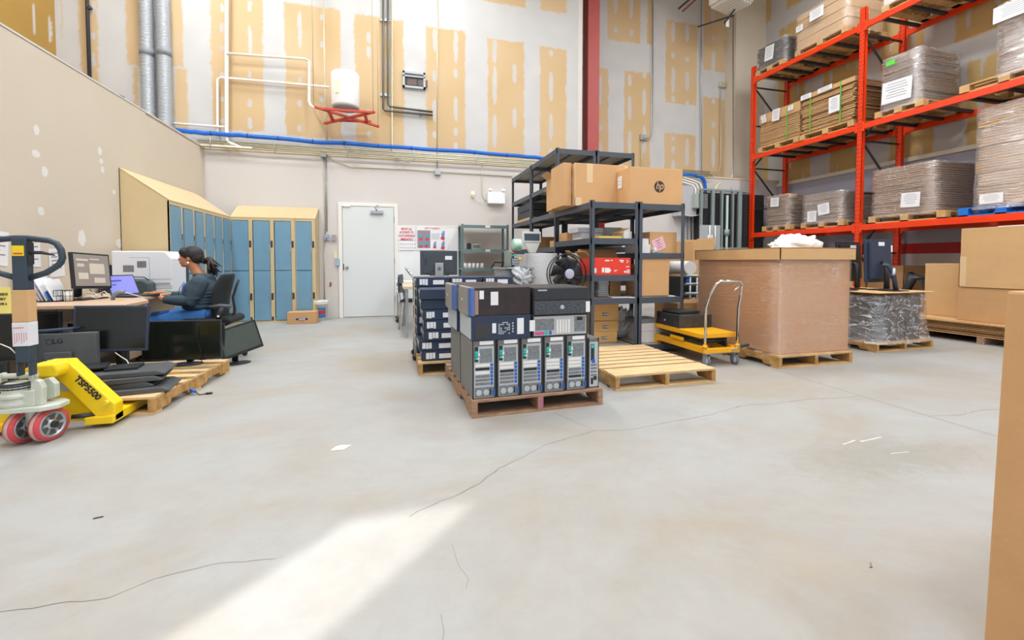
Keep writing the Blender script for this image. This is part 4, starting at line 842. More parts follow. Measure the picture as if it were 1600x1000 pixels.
def monitor(label, loc, rz, w_, h_, zc, tilt=0, back=True, roll=0, base='rect', group=None, sticker=(), arm=True, frame=None, cat='monitor', dep=0.045, screen=None, bez=0.018):
    """screen faces local -y"""
    t = thing('monitor', label, cat, loc, rz, group); fr_ = frame or m_black
    T = Matrix.Translation((0, -0.02, zc)) @ Matrix.Rotation(R(roll), 4, 'Y') @ Matrix.Rotation(R(tilt), 4, 'X')
    b = MB(); b.box(-w_ / 2, -0.012, -h_ / 2, w_ / 2, 0.018, h_ / 2, 0, T); b.prism([(-w_ * .42, -h_ * .42), (w_ * .42, -h_ * .42), (w_ * .42, h_ * .42), (-w_ * .42, h_ * .42)], 0.018, dep, 'y', 0, T)
    b.build('housing', fr_, t, 0.004)
    MB().box(-w_ / 2 + bez, -0.0135, -h_ / 2 + bez * 1.5, w_ / 2 - bez, -0.012, h_ / 2 - bez, 0, T).build('screen', screen or m_screen, t)
    if arm:
        q = T @ Vector((0, dep, -0.02)); b = MB(); b.tube([q, (0, 0.10, zc - 0.04), (0, 0.11, 0.02)], [0.022, 0.03, 0.032], 8); b.build('stand_neck', m_black2, t)
        if base == 'rect': MB().box(-0.14, -0.06, 0, 0.14, 0.15, 0.012).build('stand_base', m_black, t, 0.004)
        else: MB().lathe([(0.13, 0), (0.13, 0.008), (0.06, 0.016), (0.02, 0.02)], 28, 0, Matrix.Translation((0, 0.05, 0)) @ Matrix.Diagonal((1.0, 0.75, 1, 1))).build('stand_base', m_black, t)
    for (x, z, sw, sh) in sticker: MB().box(x - sw / 2, dep, z - sh / 2, x + sw / 2, dep + 0.001, z + sh / 2, 0, T).build('sticker', m_paper, t)
    return t
zt = 0.722
def on(px, py, Y): p = oy(px, py, Y); return p
mb = mat('blue_black_plastic', '#2c3950', 0.5, var=0.1)
p = oy(1372, 420, 4.35); monitor('blue-black monitor turned back to the room, tall and nearest on the cover sheet', (p.x, 4.35, zt), R(182), 0.44, 0.56, 0.38, 2, frame=mb, sticker=((-0.0, 0.22, 0.11, 0.05), (-0.19, 0.16, 0.03, 0.09)), dep=0.06)
p = oy(1325, 425, 4.55); monitor('black monitor with a pale sticker left of the blue-black one', (6.03, 4.62, zt), R(186), 0.46, 0.54, 0.37, 3, sticker=((-0.03, 0.19, 0.12, 0.06),), dep=0.06)
p = oy(1296, 425, 4.9); monitor('black monitor mostly hidden behind the huge carton lid', (5.86, 4.98, zt), R(184), 0.46, 0.52, 0.385, 3, sticker=((0.0, 0.17, 0.1, 0.05),), dep=0.05)
t = thing('monitor_stand', 'dark blue tilting monitor stand leaning before the blue-black monitor', 'stand', (6.1, 4.1, zt)); 
MB().tube([(0.04, 0, 0), (0.02, 0.02, 0.2), (-0.02, 0.06, 0.32), (-0.07, 0.1, 0.33)], [0.028, 0.025, 0.022, 0.02], 8).build('post', mb, t); MB().box(-0.12, -0.08, 0, 0.14, 0.1, 0.01).build('foot', m_black, t)
MB().tube([(-0.01, 0.0, 0.29), (-0.02, -0.01, 0.22), (-0.03, 0, 0.2)], 0.02, 6).build('hinge', m_steel, t)
t = thing('monitor_stand', 'thin dark stand post just right of the huge carton edge', 'stand', (5.66, 4.38, zt))
MB().tube([(0, 0, 0), (0.005, 0, 0.31)], 0.026, 8).build('post', m_black2, t); MB().cyl((0.005, 0, 0.31), (0.005, 0, 0.33), 0.036, 10).build('collar', m_steel, t); MB().box(-0.09, -0.08, 0, 0.12, 0.1, 0.01).build('foot', m_black, t)

# ================================================================== CARDBOARD AT THE RIGHT, UNDER THE RACK
t = thing('cardboard_sheets', 'low pile of flat cardboard sheets on wooden runners under the rack', 'cardboard pile', (7.5, 3.0, 0))
for y in (0.15, 0.95, 1.75): MB().box(0.02, y, 0, 1.6, y + 0.08, 0.09).build('runner', m_woodold, t)
b = MB(); rn = random.Random(8)
for k in range(9): z = 0.092 + k * 0.021; b.box(rn.uniform(0, .06) - (0.05 if k == 8 else 0), rn.uniform(-.03, .0), z, 1.62, 2.1 + rn.uniform(0, .08), z + 0.011)
b.build('sheets', m_card, t)
solo(MB().box(7.52, 3.0, 0.273, 9.1, 5.08, 0.281), 'cardboard_sheet', m_card2, 'clean top cardboard sheet of the low pile under the rack', 'cardboard sheet')
carton('brown_carton', 'tall plain upright carton on the low cardboard pile, left of the one with a slot', (7.9, 4.88, 0.283), -R(90), 0.42, 0.45, 0.78, m_card2, tape=False)
t = carton('brown_carton', 'wide carton with a dark hand slot on the low cardboard pile', (7.6, 4.30, 0.283), -R(90), 1.0, 0.6, 0.46, tape=False)
MB().box(0.54, -0.0015, 0.27, 0.565, 0.0, 0.34).build('hand_slot', m_dsteel, t)
t = carton('brown_carton', 'big pale carton stacked on the slotted one at the right edge', (7.58, 4.27, 0.745), -R(90), 1.15, 0.7, 0.80, m_card2)
MB().box(-0.0, -0.001, 0.02, 0.07, 0.0, 0.42).build('tape', mat('clear_tape', '#dcbb93', 0.2), t); 
solo(MB().box(7.7, 3.5, 1.547, 8.1, 3.95, 1.56), 'plastic_sheet', mat('milky_plastic', '#e4e6e8', 0.25), 'flat clear plastic piece lying on the big pale carton', 'plastic sheet')
carton('brown_carton', 'open-topped brown carton at the back wall under the red stripe', (8.75, 6.35, 0.0), -R(90), 0.62, 0.6, 1.02, m_card3, hollow=True)
carton('brown_carton', 'brown carton left of the black rolled plastic under the rack', (8.5, 7.1, 0.0), -R(90), 0.7, 0.7, 1.05, m_card2)
carton('brown_carton', 'low brown carton holding black rolled plastic', (8.35, 5.62, 0.0), -R(90), 0.52, 0.5, 0.5, m_card3, hollow=True)
b = MB(); b.tube([(8.45, 5.5, 0.55), (8.4, 5.36, 0.86), (8.42, 5.2, 0.8), (8.5, 5.15, 0.5)], [0.06, 0.08, 0.07, 0.05], 10); solo(b, 'plastic_roll', mat('black_bagging', '#3b3d42', 0.35), 'bunch of black plastic sheeting poking out of a low carton', 'plastic sheeting')
# near boxes at the right edge of the frame
t = thing('bulk_carton', 'tall plain carton at the right edge, closest to the viewer', 'box', (1.60, 0.80, 0), 0)
MB().prism([(-0.04, 0), (1.14, 0), (1.1, 1.02), (0, 1.02)], -0.95, 0, 'y').build('carton_body', m_card, t, 0.008)
# ================================================================== COMPUTERS ON PALLETS
m_pcb = mat('dark_blue_computer_case', '#27364f', 0.5, var=0.12, vscale=8); m_pcg = mat('grey_computer_case', '#747370', 0.5, var=0.12); m_pcd = mat('charcoal_computer_case', '#3a3a3b', 0.55, var=0.15)
m_sil = mat('silver_panel', '#c5ccd2', 0.35, 0.5); m_mesh = mat('vent_mesh', '#8d949a', 0.5, 0.3, var=0.45, vscale=70); m_teal = mat('teal_port', '#27b9ac', 0.5); m_lb = mat('blue_latch', '#1f63c0', 0.4); m_pink = mat('pink_port', '#d14a8c', 0.5)
def sff(label, loc, rz=0, seed=0, plain=False, group=None):
    """slim desktop lying flat, label side faces -y: 0.335 x 0.38 x 0.1"""
    t = thing('desktop_computer', label, 'computer', loc, rz, group); rn = random.Random(seed)
    MB().box(0, 0, 0, 0.335, 0.38, 0.096).build('case', m_pcb, t, 0.004)
    MB().box(-0.006, 0.01, 0.004, 0, 0.37, 0.092).build('front_bezel', m_black, t, 0.002)
    for k in range(2): MB().box(-0.008, 0.05 + k * .16, 0.06, -0.006, 0.17 + k * .16, 0.08).build('drive_slot', m_sil, t)
    if not plain:
        x = 0.02 + rn.uniform(0, .02)
        for k in range(3): w_ = rn.uniform(0.02, 0.034); MB().box(x, -0.0015, 0.016 + rn.uniform(0, .01), x + w_, 0, 0.08).build('label_strip', m_paper, t); x += w_ + 0.004
        x = rn.uniform(0.15, 0.19); MB().box(x, -0.0015, 0.022, x + 0.115, 0, 0.068).build('serial_label', m_paper, t)
    return t
make_pallet('wooden_pallet', 'wooden pallet under the far stack of slim computers', (0.235, 4.27, 0), R(-1), 1.02, 1.22, 0.13, m_wood, m_woodcut, 7)
ORD = ['lowest', 'second from the bottom', 'third from the bottom', 'fourth from the bottom', 'fifth from the bottom', 'sixth from the bottom', 'seventh from the bottom', 'topmost']
rn = random.Random(2)
for k in range(7):
    plain = k >= 5
    sff('slim desktop computer, %s in the front left column of the far pallet' % (ORD[k] if k < 6 else 'plain-sided topmost'), (0.262 + rn.uniform(-.012, .012) + (0.03 if 1 < k < 5 else 0), 4.30 + rn.uniform(-.012, .012), 0.131 + k * 0.1), R(rn.uniform(-1.2, 1.2)), k, plain)
for k in range(7): sff('slim desktop computer in the front middle column of the far pallet', (0.64, 4.31 + rn.uniform(-.01, .01), 0.131 + k * 0.1), 0, 20 + k, k >= 5, 'hidden middle column of slim computers')
for c in range(3):
    for k in range(8):
        if c == 0 and k < 7: lab = 'slim desktop computer, %s in the rear left column of the far pallet' % ORD[k]; g = None
        elif k == 7: lab = 'top slim desktop computer %s of the three in the rear row' % ('on the left', 'in the middle', 'on the right')[c]; g = None
        else: continue
        sff(lab, ((0.25, 0.60, 0.955)[c] + rn.uniform(-.006, .006), 4.71 + rn.uniform(-.01, .01), 0.131 + k * 0.1), R(rn.uniform(-1, 1)), 40 + c * 8 + k, False, g)
# filler rows that carry the top ones
for c in (1, 2):
    for k in range(7): sff('slim desktop computer in the hidden %s rear column of the far pallet' % ('middle', 'right')[c - 1], ((0.25, 0.60, 0.955)[c], 4.71, 0.131 + k * 0.1), 0, 70 + c * 8 + k, False, 'hidden %s rear column of slim computers' % ('middle', 'right')[c - 1])
# ---- near pallet with towers
PX, PY, PR = 0.53, 3.03, R(2.2)
NP = make_pallet('wooden_pallet', 'old grey-brown pallet under the near stack of tower computers', (PX, PY - 0.02, 0), PR, 1.02, 1.22, 0.125, m_woodold, m_woodold, 7)
MB().box(0.49, -0.0015, 0.018, 0.532, 0, 0.108).build('red_painted_end', mat('faded_red_paint', '#c0808a', 0.7, var=0.3, vscale=30), NP)
def PP(x, y, z): 
    q = Matrix.Rotation(PR, 3, 'Z') @ Vector((x, y, 0)); return (PX + q.x, PY + q.y, z)
def tower(label, loc, rz, w_, d, h, seed=0, group=None, detail=True, small=False):
    """tower computer with its back panel facing -y"""
    t = thing('tower_computer', label, 'computer', loc, rz, group); rn = random.Random(seed)
    MB().box(0, 0, 0, w_, d, h).build('case', m_pcg, t, 0.004)
    b = MB(); b.box(0.0, -0.002, 0.0, 0.008, 0.002, h).box(w_ - 0.012, -0.002, 0, w_, 0.002, h).build('dark_edge', m_black2, t)
    if not detail: return t
    if small:
        p_ = MB().box(0.01, -0.003, 0.01, w_ - 0.008, 0.0, h - 0.03).build('back_panel', m_sil, t)
        MB().box(0.02, -0.005, h * .55, w_ * .55, -0.003, h * .88).build('port_panel', m_black2, p_); MB().box(0.022, -0.007, h * .8, w_ * .5, -0.005, h * .87).build('teal_ports', m_teal, p_); MB().box(0.03, -0.007, h * .50, w_ * .6, -0.005, h * .58).build('blue_port', m_lb, p_)
        for k in range(4): MB().box(0.02, -0.005, h * .24 + k * .026, w_ - .02, -0.003, h * .24 + k * .026 + .014).build('slot_cover', m_mesh, p_)
        b = MB(); b.box(w_ * .5, -0.006, 0.06, w_ - .02, -0.003, 0.09).box(0.022, -0.005, .03, w_ * .45, -0.003, .08).build('power_socket', m_black, p_); return t
    MB().box(w_ * .3, -0.004, h - 0.03, w_ - .02, 0.0, h - 0.004).build('top_label', m_paper, t)
    p_ = MB().box(0.012, -0.004, 0.008, w_ - 0.016, 0.0, h - 0.04).build('back_panel', m_sil, t)
    MB().box(w_ * .30, -0.006, h * .62, w_ * .83, -0.004, h * .86).build('fan_mesh', m_mesh, p_)
    MB().box(0.014, -0.006, h * .64, w_ * .24, -0.004, h * .9).build('port_strip', m_black2, p_)
    b = MB(); 
    for (z, hh) in ((.80, .04), (.75, .025), (.70, .03)): b.cbox((w_ * .17, -0.007, h * z), (w_ * .13, 0.003, h * hh * 1.3))
    b.build('teal_ports', m_teal, p_)
    MB().cbox((w_ * .27, -0.008, h * .77), (w_ * .08, 0.003, h * .05)).cbox((w_ * .24, -0.008, h * .70), (w_ * .08, 0.003, h * .03)).build('connector_bracket', m_white, p_)
    dark = rn.randrange(6)
    for k in range(6):
        z = h * .235 + k * h * .064
        MB().box(w_ * .12, -0.006, z, w_ * .72, -0.004, z + h * .045).build('slot_cover', m_black if k == dark else (m_white if k > 2 else m_mesh), p_)
        MB().box(w_ * .76, -0.010, z, w_ * .86, -0.004, z + h * .045).build('slot_latch', m_lb, p_)
    b = MB().box(w_ * .09, -0.006, 0.012, w_ * .9, -0.004, h * .2).build('power_supply', m_mesh, p_)
    for k in range(2):
        T = Matrix.Translation((w_ * (.27 + .3 * k), -0.006, h * .11)) @ Matrix.Rotation(R(90), 4, 'X')
        MB().lathe([(0.021, 0), (0.021, 0.002)], 14, 0, T, smooth=False).build('fan_hub', m_sil, b)
    MB().box(w_ * .72, -0.008, h * .06, w_ * .78, -0.004, h * .17).build('socket', m_black, b); MB().box(w_ * .86, -0.016, h * .05, w_ * .93, -0.004, h * .15).build('power_latch', m_lb, b)
    return t
TW = 0.172; NTH = ['leftmost', 'second from the left', 'middle', 'fourth from the left', 'fifth from the left']
for i in range(5):
    tower('tower computer showing its back, %s in the bottom row' % NTH[i], PP(0.008 + i * (TW + 0.007), 0.01, 0.126), PR, TW, 0.44, 0.413, 10 + i)
    tower('second-row tower computer directly behind the %s one of the bottom row' % NTH[i], PP(0.008 + i * (TW + 0.007), 0.47, 0.126), PR, TW, 0.44, 0.413, 30 + i, detail=False)
tower('narrow small-form computer at the right end of the bottom row', PP(0.914, 0.02, 0.126), PR, 0.09, 0.34, 0.385, 17, small=True)
def flat_tower(kind, label, loc, rz, w_, d, h):
    t = thing('tower_computer', label, 'computer', loc, rz)
    if kind == 'blue':
        MB().box(0, 0, 0, w_, d, h).build('case', m_pcb, t, 0.004)
        MB().box(-0.004, 0.01, 0.01, 0.0, d - .01, h - .01).build('back_panel', m_sil, t)
        MB().box(0.03, -0.002, 0.02, 0.125, 0, h - 0.05).build('side_vent', m_pcd, t)
        for (x, w2, z0, z1) in ((0.15, .028, .05, .12), (0.335, .05, .035, .15), (0.43, .042, .05, .13)): MB().box(x, -0.0025, z0, x + w2, 0, z1).build('side_label', m_paper, t)
        b = MB(); r2 = random.Random(5)
        for i in range(6):
            for j in range(7):
                if r2.random() > .35: b.box(.195 + i * .015, -0.002, .04 + j * .013, .206 + i * .015, 0, .048 + j * .013)
        for j in range(4): b.box(.297, -0.002, .05 + j * .02, .308, 0, .062 + j * .02)
        b.build('vent_marks', m_sil, t)
    elif kind == 'brown':
        MB().box(0.03, 0, 0, w_, d, h).build('case', mat('brown_black_case', '#362a2b', 0.5, col2='#241d20', vscale=10), t, 0.004)
        MB().prism([(0.03, 0), (0.03, d), (0.0, d - 0.02), (-0.012, d * .5), (0.0, 0.02)], 0.0, h, 'z').build('front_bezel', mat('tan_grey_bezel', '#8f877a', 0.35), t, 0.003); MB().prism([(0.034, -0.004), (0.034, 0.06), (-0.002, 0.06), (-0.006, 0.03), (0.01, -0.002)], 0.001, h - 0.001, 'z').build('blue_corner_strip', mat('blue_strip', '#4f6aa6', 0.3), t, 0.002)
        MB().box(0.035, -0.003, 0.012, 0.06, 0, h - .02).build('side_strip', mat('copper_strip', '#a88a7c', 0.35, 0.5), t)
        for (x, w2, z0, z1) in ((0.068, .032, .12, .18), (0.15, .055, .075, .17)): MB().box(x, -0.002, z0, x + w2, 0, z1).build('side_label', m_paper, t)
        MB().box(-0.016, d * .45, h * .5, -0.008, d * .52, h * .58).build('logo_badge', m_sil, t)
    elif kind == 'back':
        MB().box(0, 0, 0, w_, d, h).build('case', m_black2, t, 0.004)
        p_ = MB().box(0.012, -0.003, 0.012, w_ - .012, 0, h - .012).build('back_panel', m_sil, t)
        MB().box(0.02, -0.005, 0.05, 0.17, -0.003, h - .03).build('fan_mesh', m_mesh, p_)
        for k in range(5): MB().box(0.19 + k * .023, -0.006, 0.025, 0.205 + k * .023, -0.003, h - .04).build('slot_cover', m_white, p_)
        MB().box(0.335, -0.005, 0.03, w_ - .02, -0.003, h - .02).build('power_supply', m_mesh, p_)
        MB().box(0.355, -0.007, h - .05, 0.40, -0.005, h - .025).build('power_socket', m_black, p_)
        MB().box(0.02, -0.006, 0.02, 0.09, -0.003, 0.04).build('pink_ports', m_pink, p_); MB().box(0.095, -0.006, 0.018, 0.12, -0.003, 0.045).build('teal_port', m_teal, p_); MB().box(0.13, -0.006, 0.018, 0.15, -0.003, 0.045).build('blue_port', m_lb, p_)
    else:
        MB().box(0, 0, 0, w_, d, h).build('case', m_pcd, t, 0.004)
        MB().box(0.005, -0.012, 0.005, w_ - .03, 0, h * .52).build('mesh_grille', mat('black_grille', '#5a626a', 0.45, 0.2, var=0.75, vscale=75), t)
        MB().box(0.005, -0.012, h * .54, w_ - .01, 0, h - .005).build('drive_cover', m_black2, t, 0.003)
        T = Matrix.Translation((w_ * .5, -0.0125, h * .27)) @ Matrix.Rotation(R(90), 4, 'X'); MB().lathe([(0.016, 0), (0.016, 0.002), (0.012, 0.002)], 18, 0, T).build('round_badge', m_sil, t)
        MB().box(w_ - .03, -0.014, 0.01, w_ + .005, 0.03, h * .45).build('white_handle', m_white, t, 0.003)
        MB().box(0.03, -0.0135, h * .88, 0.1, -0.012, h * .93).build('model_print', m_sil, t)
    return t
LZ = 0.54
flat_tower('blue', 'dark blue tower lying on its side, left in the second layer', PP(0.0, 0.0, LZ), PR, 0.44, 0.42, 0.172)
flat_tower('blue', 'blue tower lying on its side behind the left second-layer one', PP(-0.02, 0.45, LZ), PR, 0.44, 0.42, 0.172)
flat_tower('brown', 'brown-black tower with blue-grey front, top left of the near stack', PP(-0.01, 0.0, LZ + 0.173), PR + R(1), 0.45, 0.42, 0.20)
flat_tower('brown', 'brown-black tower behind the top left tower of the near stack', PP(-0.05, 0.45, LZ + 0.173), PR, 0.45, 0.42, 0.2)
flat_tower('back', 'tower lying with silver back panel and pink ports to the viewer', PP(0.455, 0.01, LZ), PR, 0.445, 0.42, 0.165)
flat_tower('mesh', 'black mesh-fronted tower lying top right of the near stack', PP(0.46, 0.0, LZ + 0.166), PR, 0.445, 0.44, 0.20)
flat_tower('back', 'tower lying behind the silver-backed one in the second layer', PP(0.455, 0.46, LZ), PR, 0.445, 0.42, 0.165)
# ---- empty pallets
make_pallet('wooden_pallet', 'empty pale wooden pallet in front of the black shelving', (1.815, 3.34, 0), R(0.5), 1.01, 1.19, 0.13, m_wood, m_woodcut, 9)

# ================================================================== BLACK SHELVING
def shelving(label, x, y, w_, d, h, shelves, thick=0.065):
    t = thing('shelving_unit', label, 'shelf', (x, y, 0))
    for a in (0, w_ - 0.045):
        for c in (0, d - 0.045):
            b = MB(); yy = 0 if c == 0 else d - 0.004
            b.box(a, yy, 0, a + 0.045, yy + 0.004, h).box(a if a == 0 else a + .041, c, 0, (a if a == 0 else a + .041) + 0.004, c + 0.045, h); b.build('post', m_shelf, t)
    for z in shelves:
        s = MB().box(0.006, 0.006, z - 0.012, w_ - 0.006, d - 0.006, z).build('shelf_deck', m_board, t)
        b = MB(); b.box(0.0, 0.004, z - thick, w_, 0.012, z + 0.006).box(0.0, d - 0.012, z - thick, w_, d - 0.004, z + 0.006).box(0.004, 0, z - thick, 0.012, d, z + 0.006).box(w_ - 0.012, 0, z - thick, w_ - 0.004, d, z + 0.006)
        b.box(w_ * .5 - .015, 0.01, z - 0.03, w_ * .5 + .015, d - .01, z - .012); b.build('shelf_rim', m_shelf, s)
    return t
SY = 4.66
shelving('low black shelving unit on the left, with the red box on it', 2.205, SY, 0.61, 1.2, 1.80, [0.09, 0.66, 0.93, 1.36, 1.775])
shelving('low black shelving unit on the right, with the open brown box', 2.825, SY, 0.62, 1.2, 1.80, [0.09, 0.66, 1.19, 1.775])
shelving('tall black shelving unit on the left, directly behind the low one', 2.255, 5.90, 0.61, 1.2, 2.70, [0.1, 0.8, 1.3, 1.80, 2.22, 2.685])
shelving('tall black shelving unit on the right, behind the printed carton', 2.875, 5.90, 0.61, 1.2, 2.70, [0.1, 0.8, 1.3, 1.80, 2.22, 2.685])
shelving('tall black shelving unit farthest back, with dark bags', 2.255, 7.12, 0.61, 1.2, 2.70, [0.1, 0.8, 1.3, 1.80, 2.22, 2.685])
# boxes on top of the low units
m_kraft = mat('kraft_box', '#cfa272', 0.8, var=0.06, vscale=3)
def tbx(x0, x1, y0, y1, z0, z1, label, **k): return carton('brown_carton', label, (x0, y0, z0), 0, x1 - x0, y1 - y0, z1 - z0, m_kraft, tape=False, **k)
zt_ = 1.782
xb0, xb1 = oy(898, 300, 5.05).x, oy(981, 300, 5.05).x
t = tbx(xb0, xb1, 5.05, 5.60, zt_, oy(930, 256, 5.05).z, 'big taped carton on the low shelving, left of the logo carton')
h_ = oy(930, 256, 5.05).z - zt_; W_ = xb1 - xb0
b = MB(); b.box(-0.002, -0.0015, 0, 0.006, 0, h_).box(-0.002, .25, 0, -0.0005, .3, h_ * .9).box(W_ - .05, -0.0015, h_ - .12, W_, 0, h_).box(-0.0, -0.0015, 0, 0.09, 0, 0.10).box(W_ - .06, -.0015, 0, W_, 0, .05); b.box(0.16, -.0015, h_ * .55, 0.24, -.0005, h_); b.build('tape', m_tape, t)
paper(t, (-0.002, 0.12, h_ * 0.5), 0.09, 0.2, 'x-', lines=4, name='shipping_label')
tbx(oy(874, 300, 5.32).x - 0.03, xb0 - 0.012, 5.12, 5.55, zt_, oy(880, 259, 5.3).z, 'narrow leaning carton wedged left of the big taped carton')
t = carton('brown_carton', 'open-flapped tall carton at the left end of the low shelving top', (oy(864, 300, 5.6).x + 0.0, 5.60, zt_), 0, 0.30, 0.26, 0.44, m_kraft, hollow=True, flaps=[('left', 50, .1), ('front', -55, .12)])
xh0, xh1 = oy(985, 300, 4.72).x, oy(1066.5, 300, 4.72).x
zz1 = oy(1020, 262, 4.72).z
t = tbx(xh0, xh1, 4.72, 5.35, zt_, zz1, 'brown carton with a round hp logo on the right of the low shelving top')
Wh = xh1 - xh0; Hh = zz1 - zt_
T = Matrix.Translation((Wh * 0.545, -0.001, Hh * 0.49)) @ Matrix.Rotation(R(90), 4, 'X'); MB().lathe([(0.070, 0), (0.070, 0.0012)], 40, 0, T, smooth=False).build('logo_disc', mat('logo_black', '#2c2a28', 0.6), t)
text('lettering', 'hp', 0.125, (Wh * 0.545, -0.003, Hh * 0.5 + 0.004), FRONT, m_kraft, t, 0.85, shear=0.3, bold=0.001)
paper(t, (-0.002, 0.25, Hh * .66), 0.1, 0.15, 'x-', lines=3, name='shipping_label')
# items in the low shelves
def small_box(name, label, cat, x0, y0, z, w_, d, h, m, rz=0, group=None): return tag(MB().box(0, 0, 0, w_, d, h).build(name, m, None, 0.004, (x0, y0, z), (0, 0, rz)), label, cat, group)
m_whbox = mat('white_card', '#e2e1e2', 0.7, var=0.06)
z2 = 1.363
small_box('white_box', 'long white box on the upper shelf at the left, under another', 'box', 2.33, 5.2, z2, 0.34, 0.3, 0.10, m_whbox)
small_box('white_box', 'pale lilac box on the upper shelf, topmost of its pair', 'box', 2.27, 5.18, z2 + 0.101, 0.36, 0.3, 0.06, mat('lilac_card', '#c9c8d6', 0.7))
small_box('yellow_envelope_pack', 'flat yellow padded envelope pack on the front of the upper shelf', 'envelope', 2.33, 4.72, z2, 0.30, 0.2, 0.03, mat('manila_yellow', '#e0bb5c', 0.7))
small_box('grey_box', 'grey box at the right of the upper shelf', 'box', 2.62, 5.1, z2, 0.16, 0.3, 0.16, mat('grey_card', '#9fa1a5', 0.7))
t = thing('paper_stack', 'tilted stack of white paper beside the double post on upper shelf', 'paper', (2.66, 4.72, z2), R(6)); MB().box(0, 0, 0, 0.11, 0.25, 0.09).build('sheets', m_whbox, t); MB().cbox((0.02, .12, .1), (0.14, .22, 0.006), 0, (0, R(-24), 0)).build('curled_cover', m_card2, t)
small_box('red_tub', 'small orange-red item standing far back on the upper shelf', 'container', 2.72, 5.45, z2, 0.06, 0.06, 0.26, mat('bright_red', '#e6402a', 0.5))
small_box('brown_carton', 'brown carton far left on the upper shelf behind white boxes', 'box', 2.26, 5.52, z2, 0.3, 0.3, 0.12, m_kraft)
z3 = 0.933
t = carton('red_box', 'bright red box with white print on the shelf of the low left unit', (2.215, 4.68, z3), R(1), 0.52, 0.30, 0.205, mat('red_card', '#e23a26', 0.5, var=0.05), hollow=True, flaps=[('left', 42, .1), ('back', 35, .13)])
for fl__ in [c for c in kids(t) if c.name.startswith('flap')]: fl__.data.materials[0] = m_card
b = MB(); b.box(0.02, -.002, .03, .07, 0, .085).box(.14, -.002, .035, .17, 0, .09); b.prism([(.18, .03), (.235, .03), (.262, .058), (.235, .088), (.18, .088)], -.002, 0, 'y'); b.box(.18, -.002, .165, .235, 0, .18).box(.25, -.002, .17, .28, 0, .18).box(.37, -.002, .165, .425, 0, .18).box(.385, -.002, .15, .42, 0, .16).box(.30, -.002, .055, .34, 0, .062).box(.30, -.002, .042, .325, 0, .048)
b.box(.43, -.002, .03, .46, 0, .05)
for k in range(4): b.box(.465, -.002, .024 + k * .012, .51 - .006 * (k % 2), 0, .031 + k * .012)
b.box(.455, -.002, .095, .5, 0, .105); b.build('white_print', m_paper, t)
b = MB(); 
for a in range(3): b.cbox((.475 + .014 * math.cos(a * 2.1), -0.001, .165 + .014 * math.sin(a * 2.1)), (.016, .002, .008), 0, (0, a * 1.05, 0))
b.build('recycling_mark', m_paper, t)
t = carton('white_box', 'white box with a peaked open lid left of the red box', (oy(882, 420, 5.1).x + 0.12, 4.99, z3), R(-8), 0.2, 0.2, 0.2, m_whbox, hollow=True, flaps=[('left', 48, .14), ('right', -48, .14)])
for c in [c for c in kids(t) if c.name.startswith('flap')]: c.data.materials[0] = m_card2
for i, (x, s, m_) in enumerate([(2.36, .14, 'bag_grey'), (2.5, .12, 'bag_pale'), (2.62, .13, 'bag_lilac')]):
    mm_ = mat(m_, ['#a7b0b8', '#d3d8dc', '#b4b9c8'][i], 0.3, var=0.3, vscale=20, bump=0.7, bscale=20); b = MB().ell((0, 0, 0), (1, 1, 1), 18, 12)
    b.v = [((v[0] * s * (1 + .2 * noise.noise(Vector(v) * 2 + Vector((i, 0, 0))))), v[1] * s, max(0, (v[2] + .75)) * s * 0.62 * (1 + .2 * noise.noise(Vector(v) * 3))) for v in b.v]
    solo(b, 'plastic_packet', mm_, 'clear plastic packet bundle behind the red box, %s' % ('left one', 'middle one', 'right one')[i], 'plastic packet', loc=(x, 5.3, z3 + 0.002))
z4 = 0.663
t = thing('envelope_stack', 'stack of white envelopes under the red box shelf', 'paper', (2.46, 4.98, z4))
for k in range(9): MB().box(rn.uniform(-.012, .012), 0, k * .024, 0.14 + rn.uniform(-.012, .012), .24, k * .024 + .018).build('envelope_bundle', m_paper, t)
small_box('brown_carton', 'brown carton left of the white envelope stack', 'box', 2.28, 5.05, z4, 0.16, 0.3, 0.22, m_card)
small_box('brown_carton', 'brown carton right of the white envelope stack', 'box', 2.63, 5.0, z4, 0.15, 0.3, 0.23, m_card)
small_box('paper_sheets', 'loose white sheets lying at the front of lower left shelf', 'paper', 2.5, 4.70, z4, 0.28, 0.22, 0.008, m_paper, R(-10))
small_box('paper_sheets', 'white sheets under the open brown box on the right unit', 'paper', 2.86, 4.69, z4, 0.5, 0.4, 0.012, m_paper, R(2))
t = carton('brown_carton', 'brown box with a raised front flap standing on the right unit', (2.855, 4.685, z4 + 0.013), 0, 0.405, 0.33, 0.29, m_kraft, hollow=True, flaps=[('front', 4, .185), ('left', 20, .1)])
small_box('white_box', 'stack of white paper boxes on the right unit', 'box', 2.86, 4.75, 1.192, 0.175, 0.3, 0.11, m_whbox)
small_box('white_box', 'topmost white box on the right unit, slightly turned', 'box', 2.86, 4.78, 1.303, 0.16, 0.3, 0.07, m_whbox, R(-6))
t = carton('brown_carton', 'open brown box with a tilted pink note on the right unit', (3.04, 4.78, 1.192), R(1), 0.385, 0.35, 0.265, m_kraft, hollow=True)
q = paper(t, (0.13, -0.003, 0.115), 0.17, 0.15, 'y-', mat('pink_paper', '#e9b8c6', 0.7), lines=0, name='pink_note', tilt=R(-22))
for k, (s, mm_) in enumerate([('PARTS', m_black_ink), ('FOR', m_black_ink), ('RESALE', m_redink), ('CENTRE', m_redink)]): MB().box(-.035 + .01 * (k == 1), -.003, .045 - k * .03, .035 - .01 * (k == 1), -.002, .052 - k * .03).build('print', mm_, q)
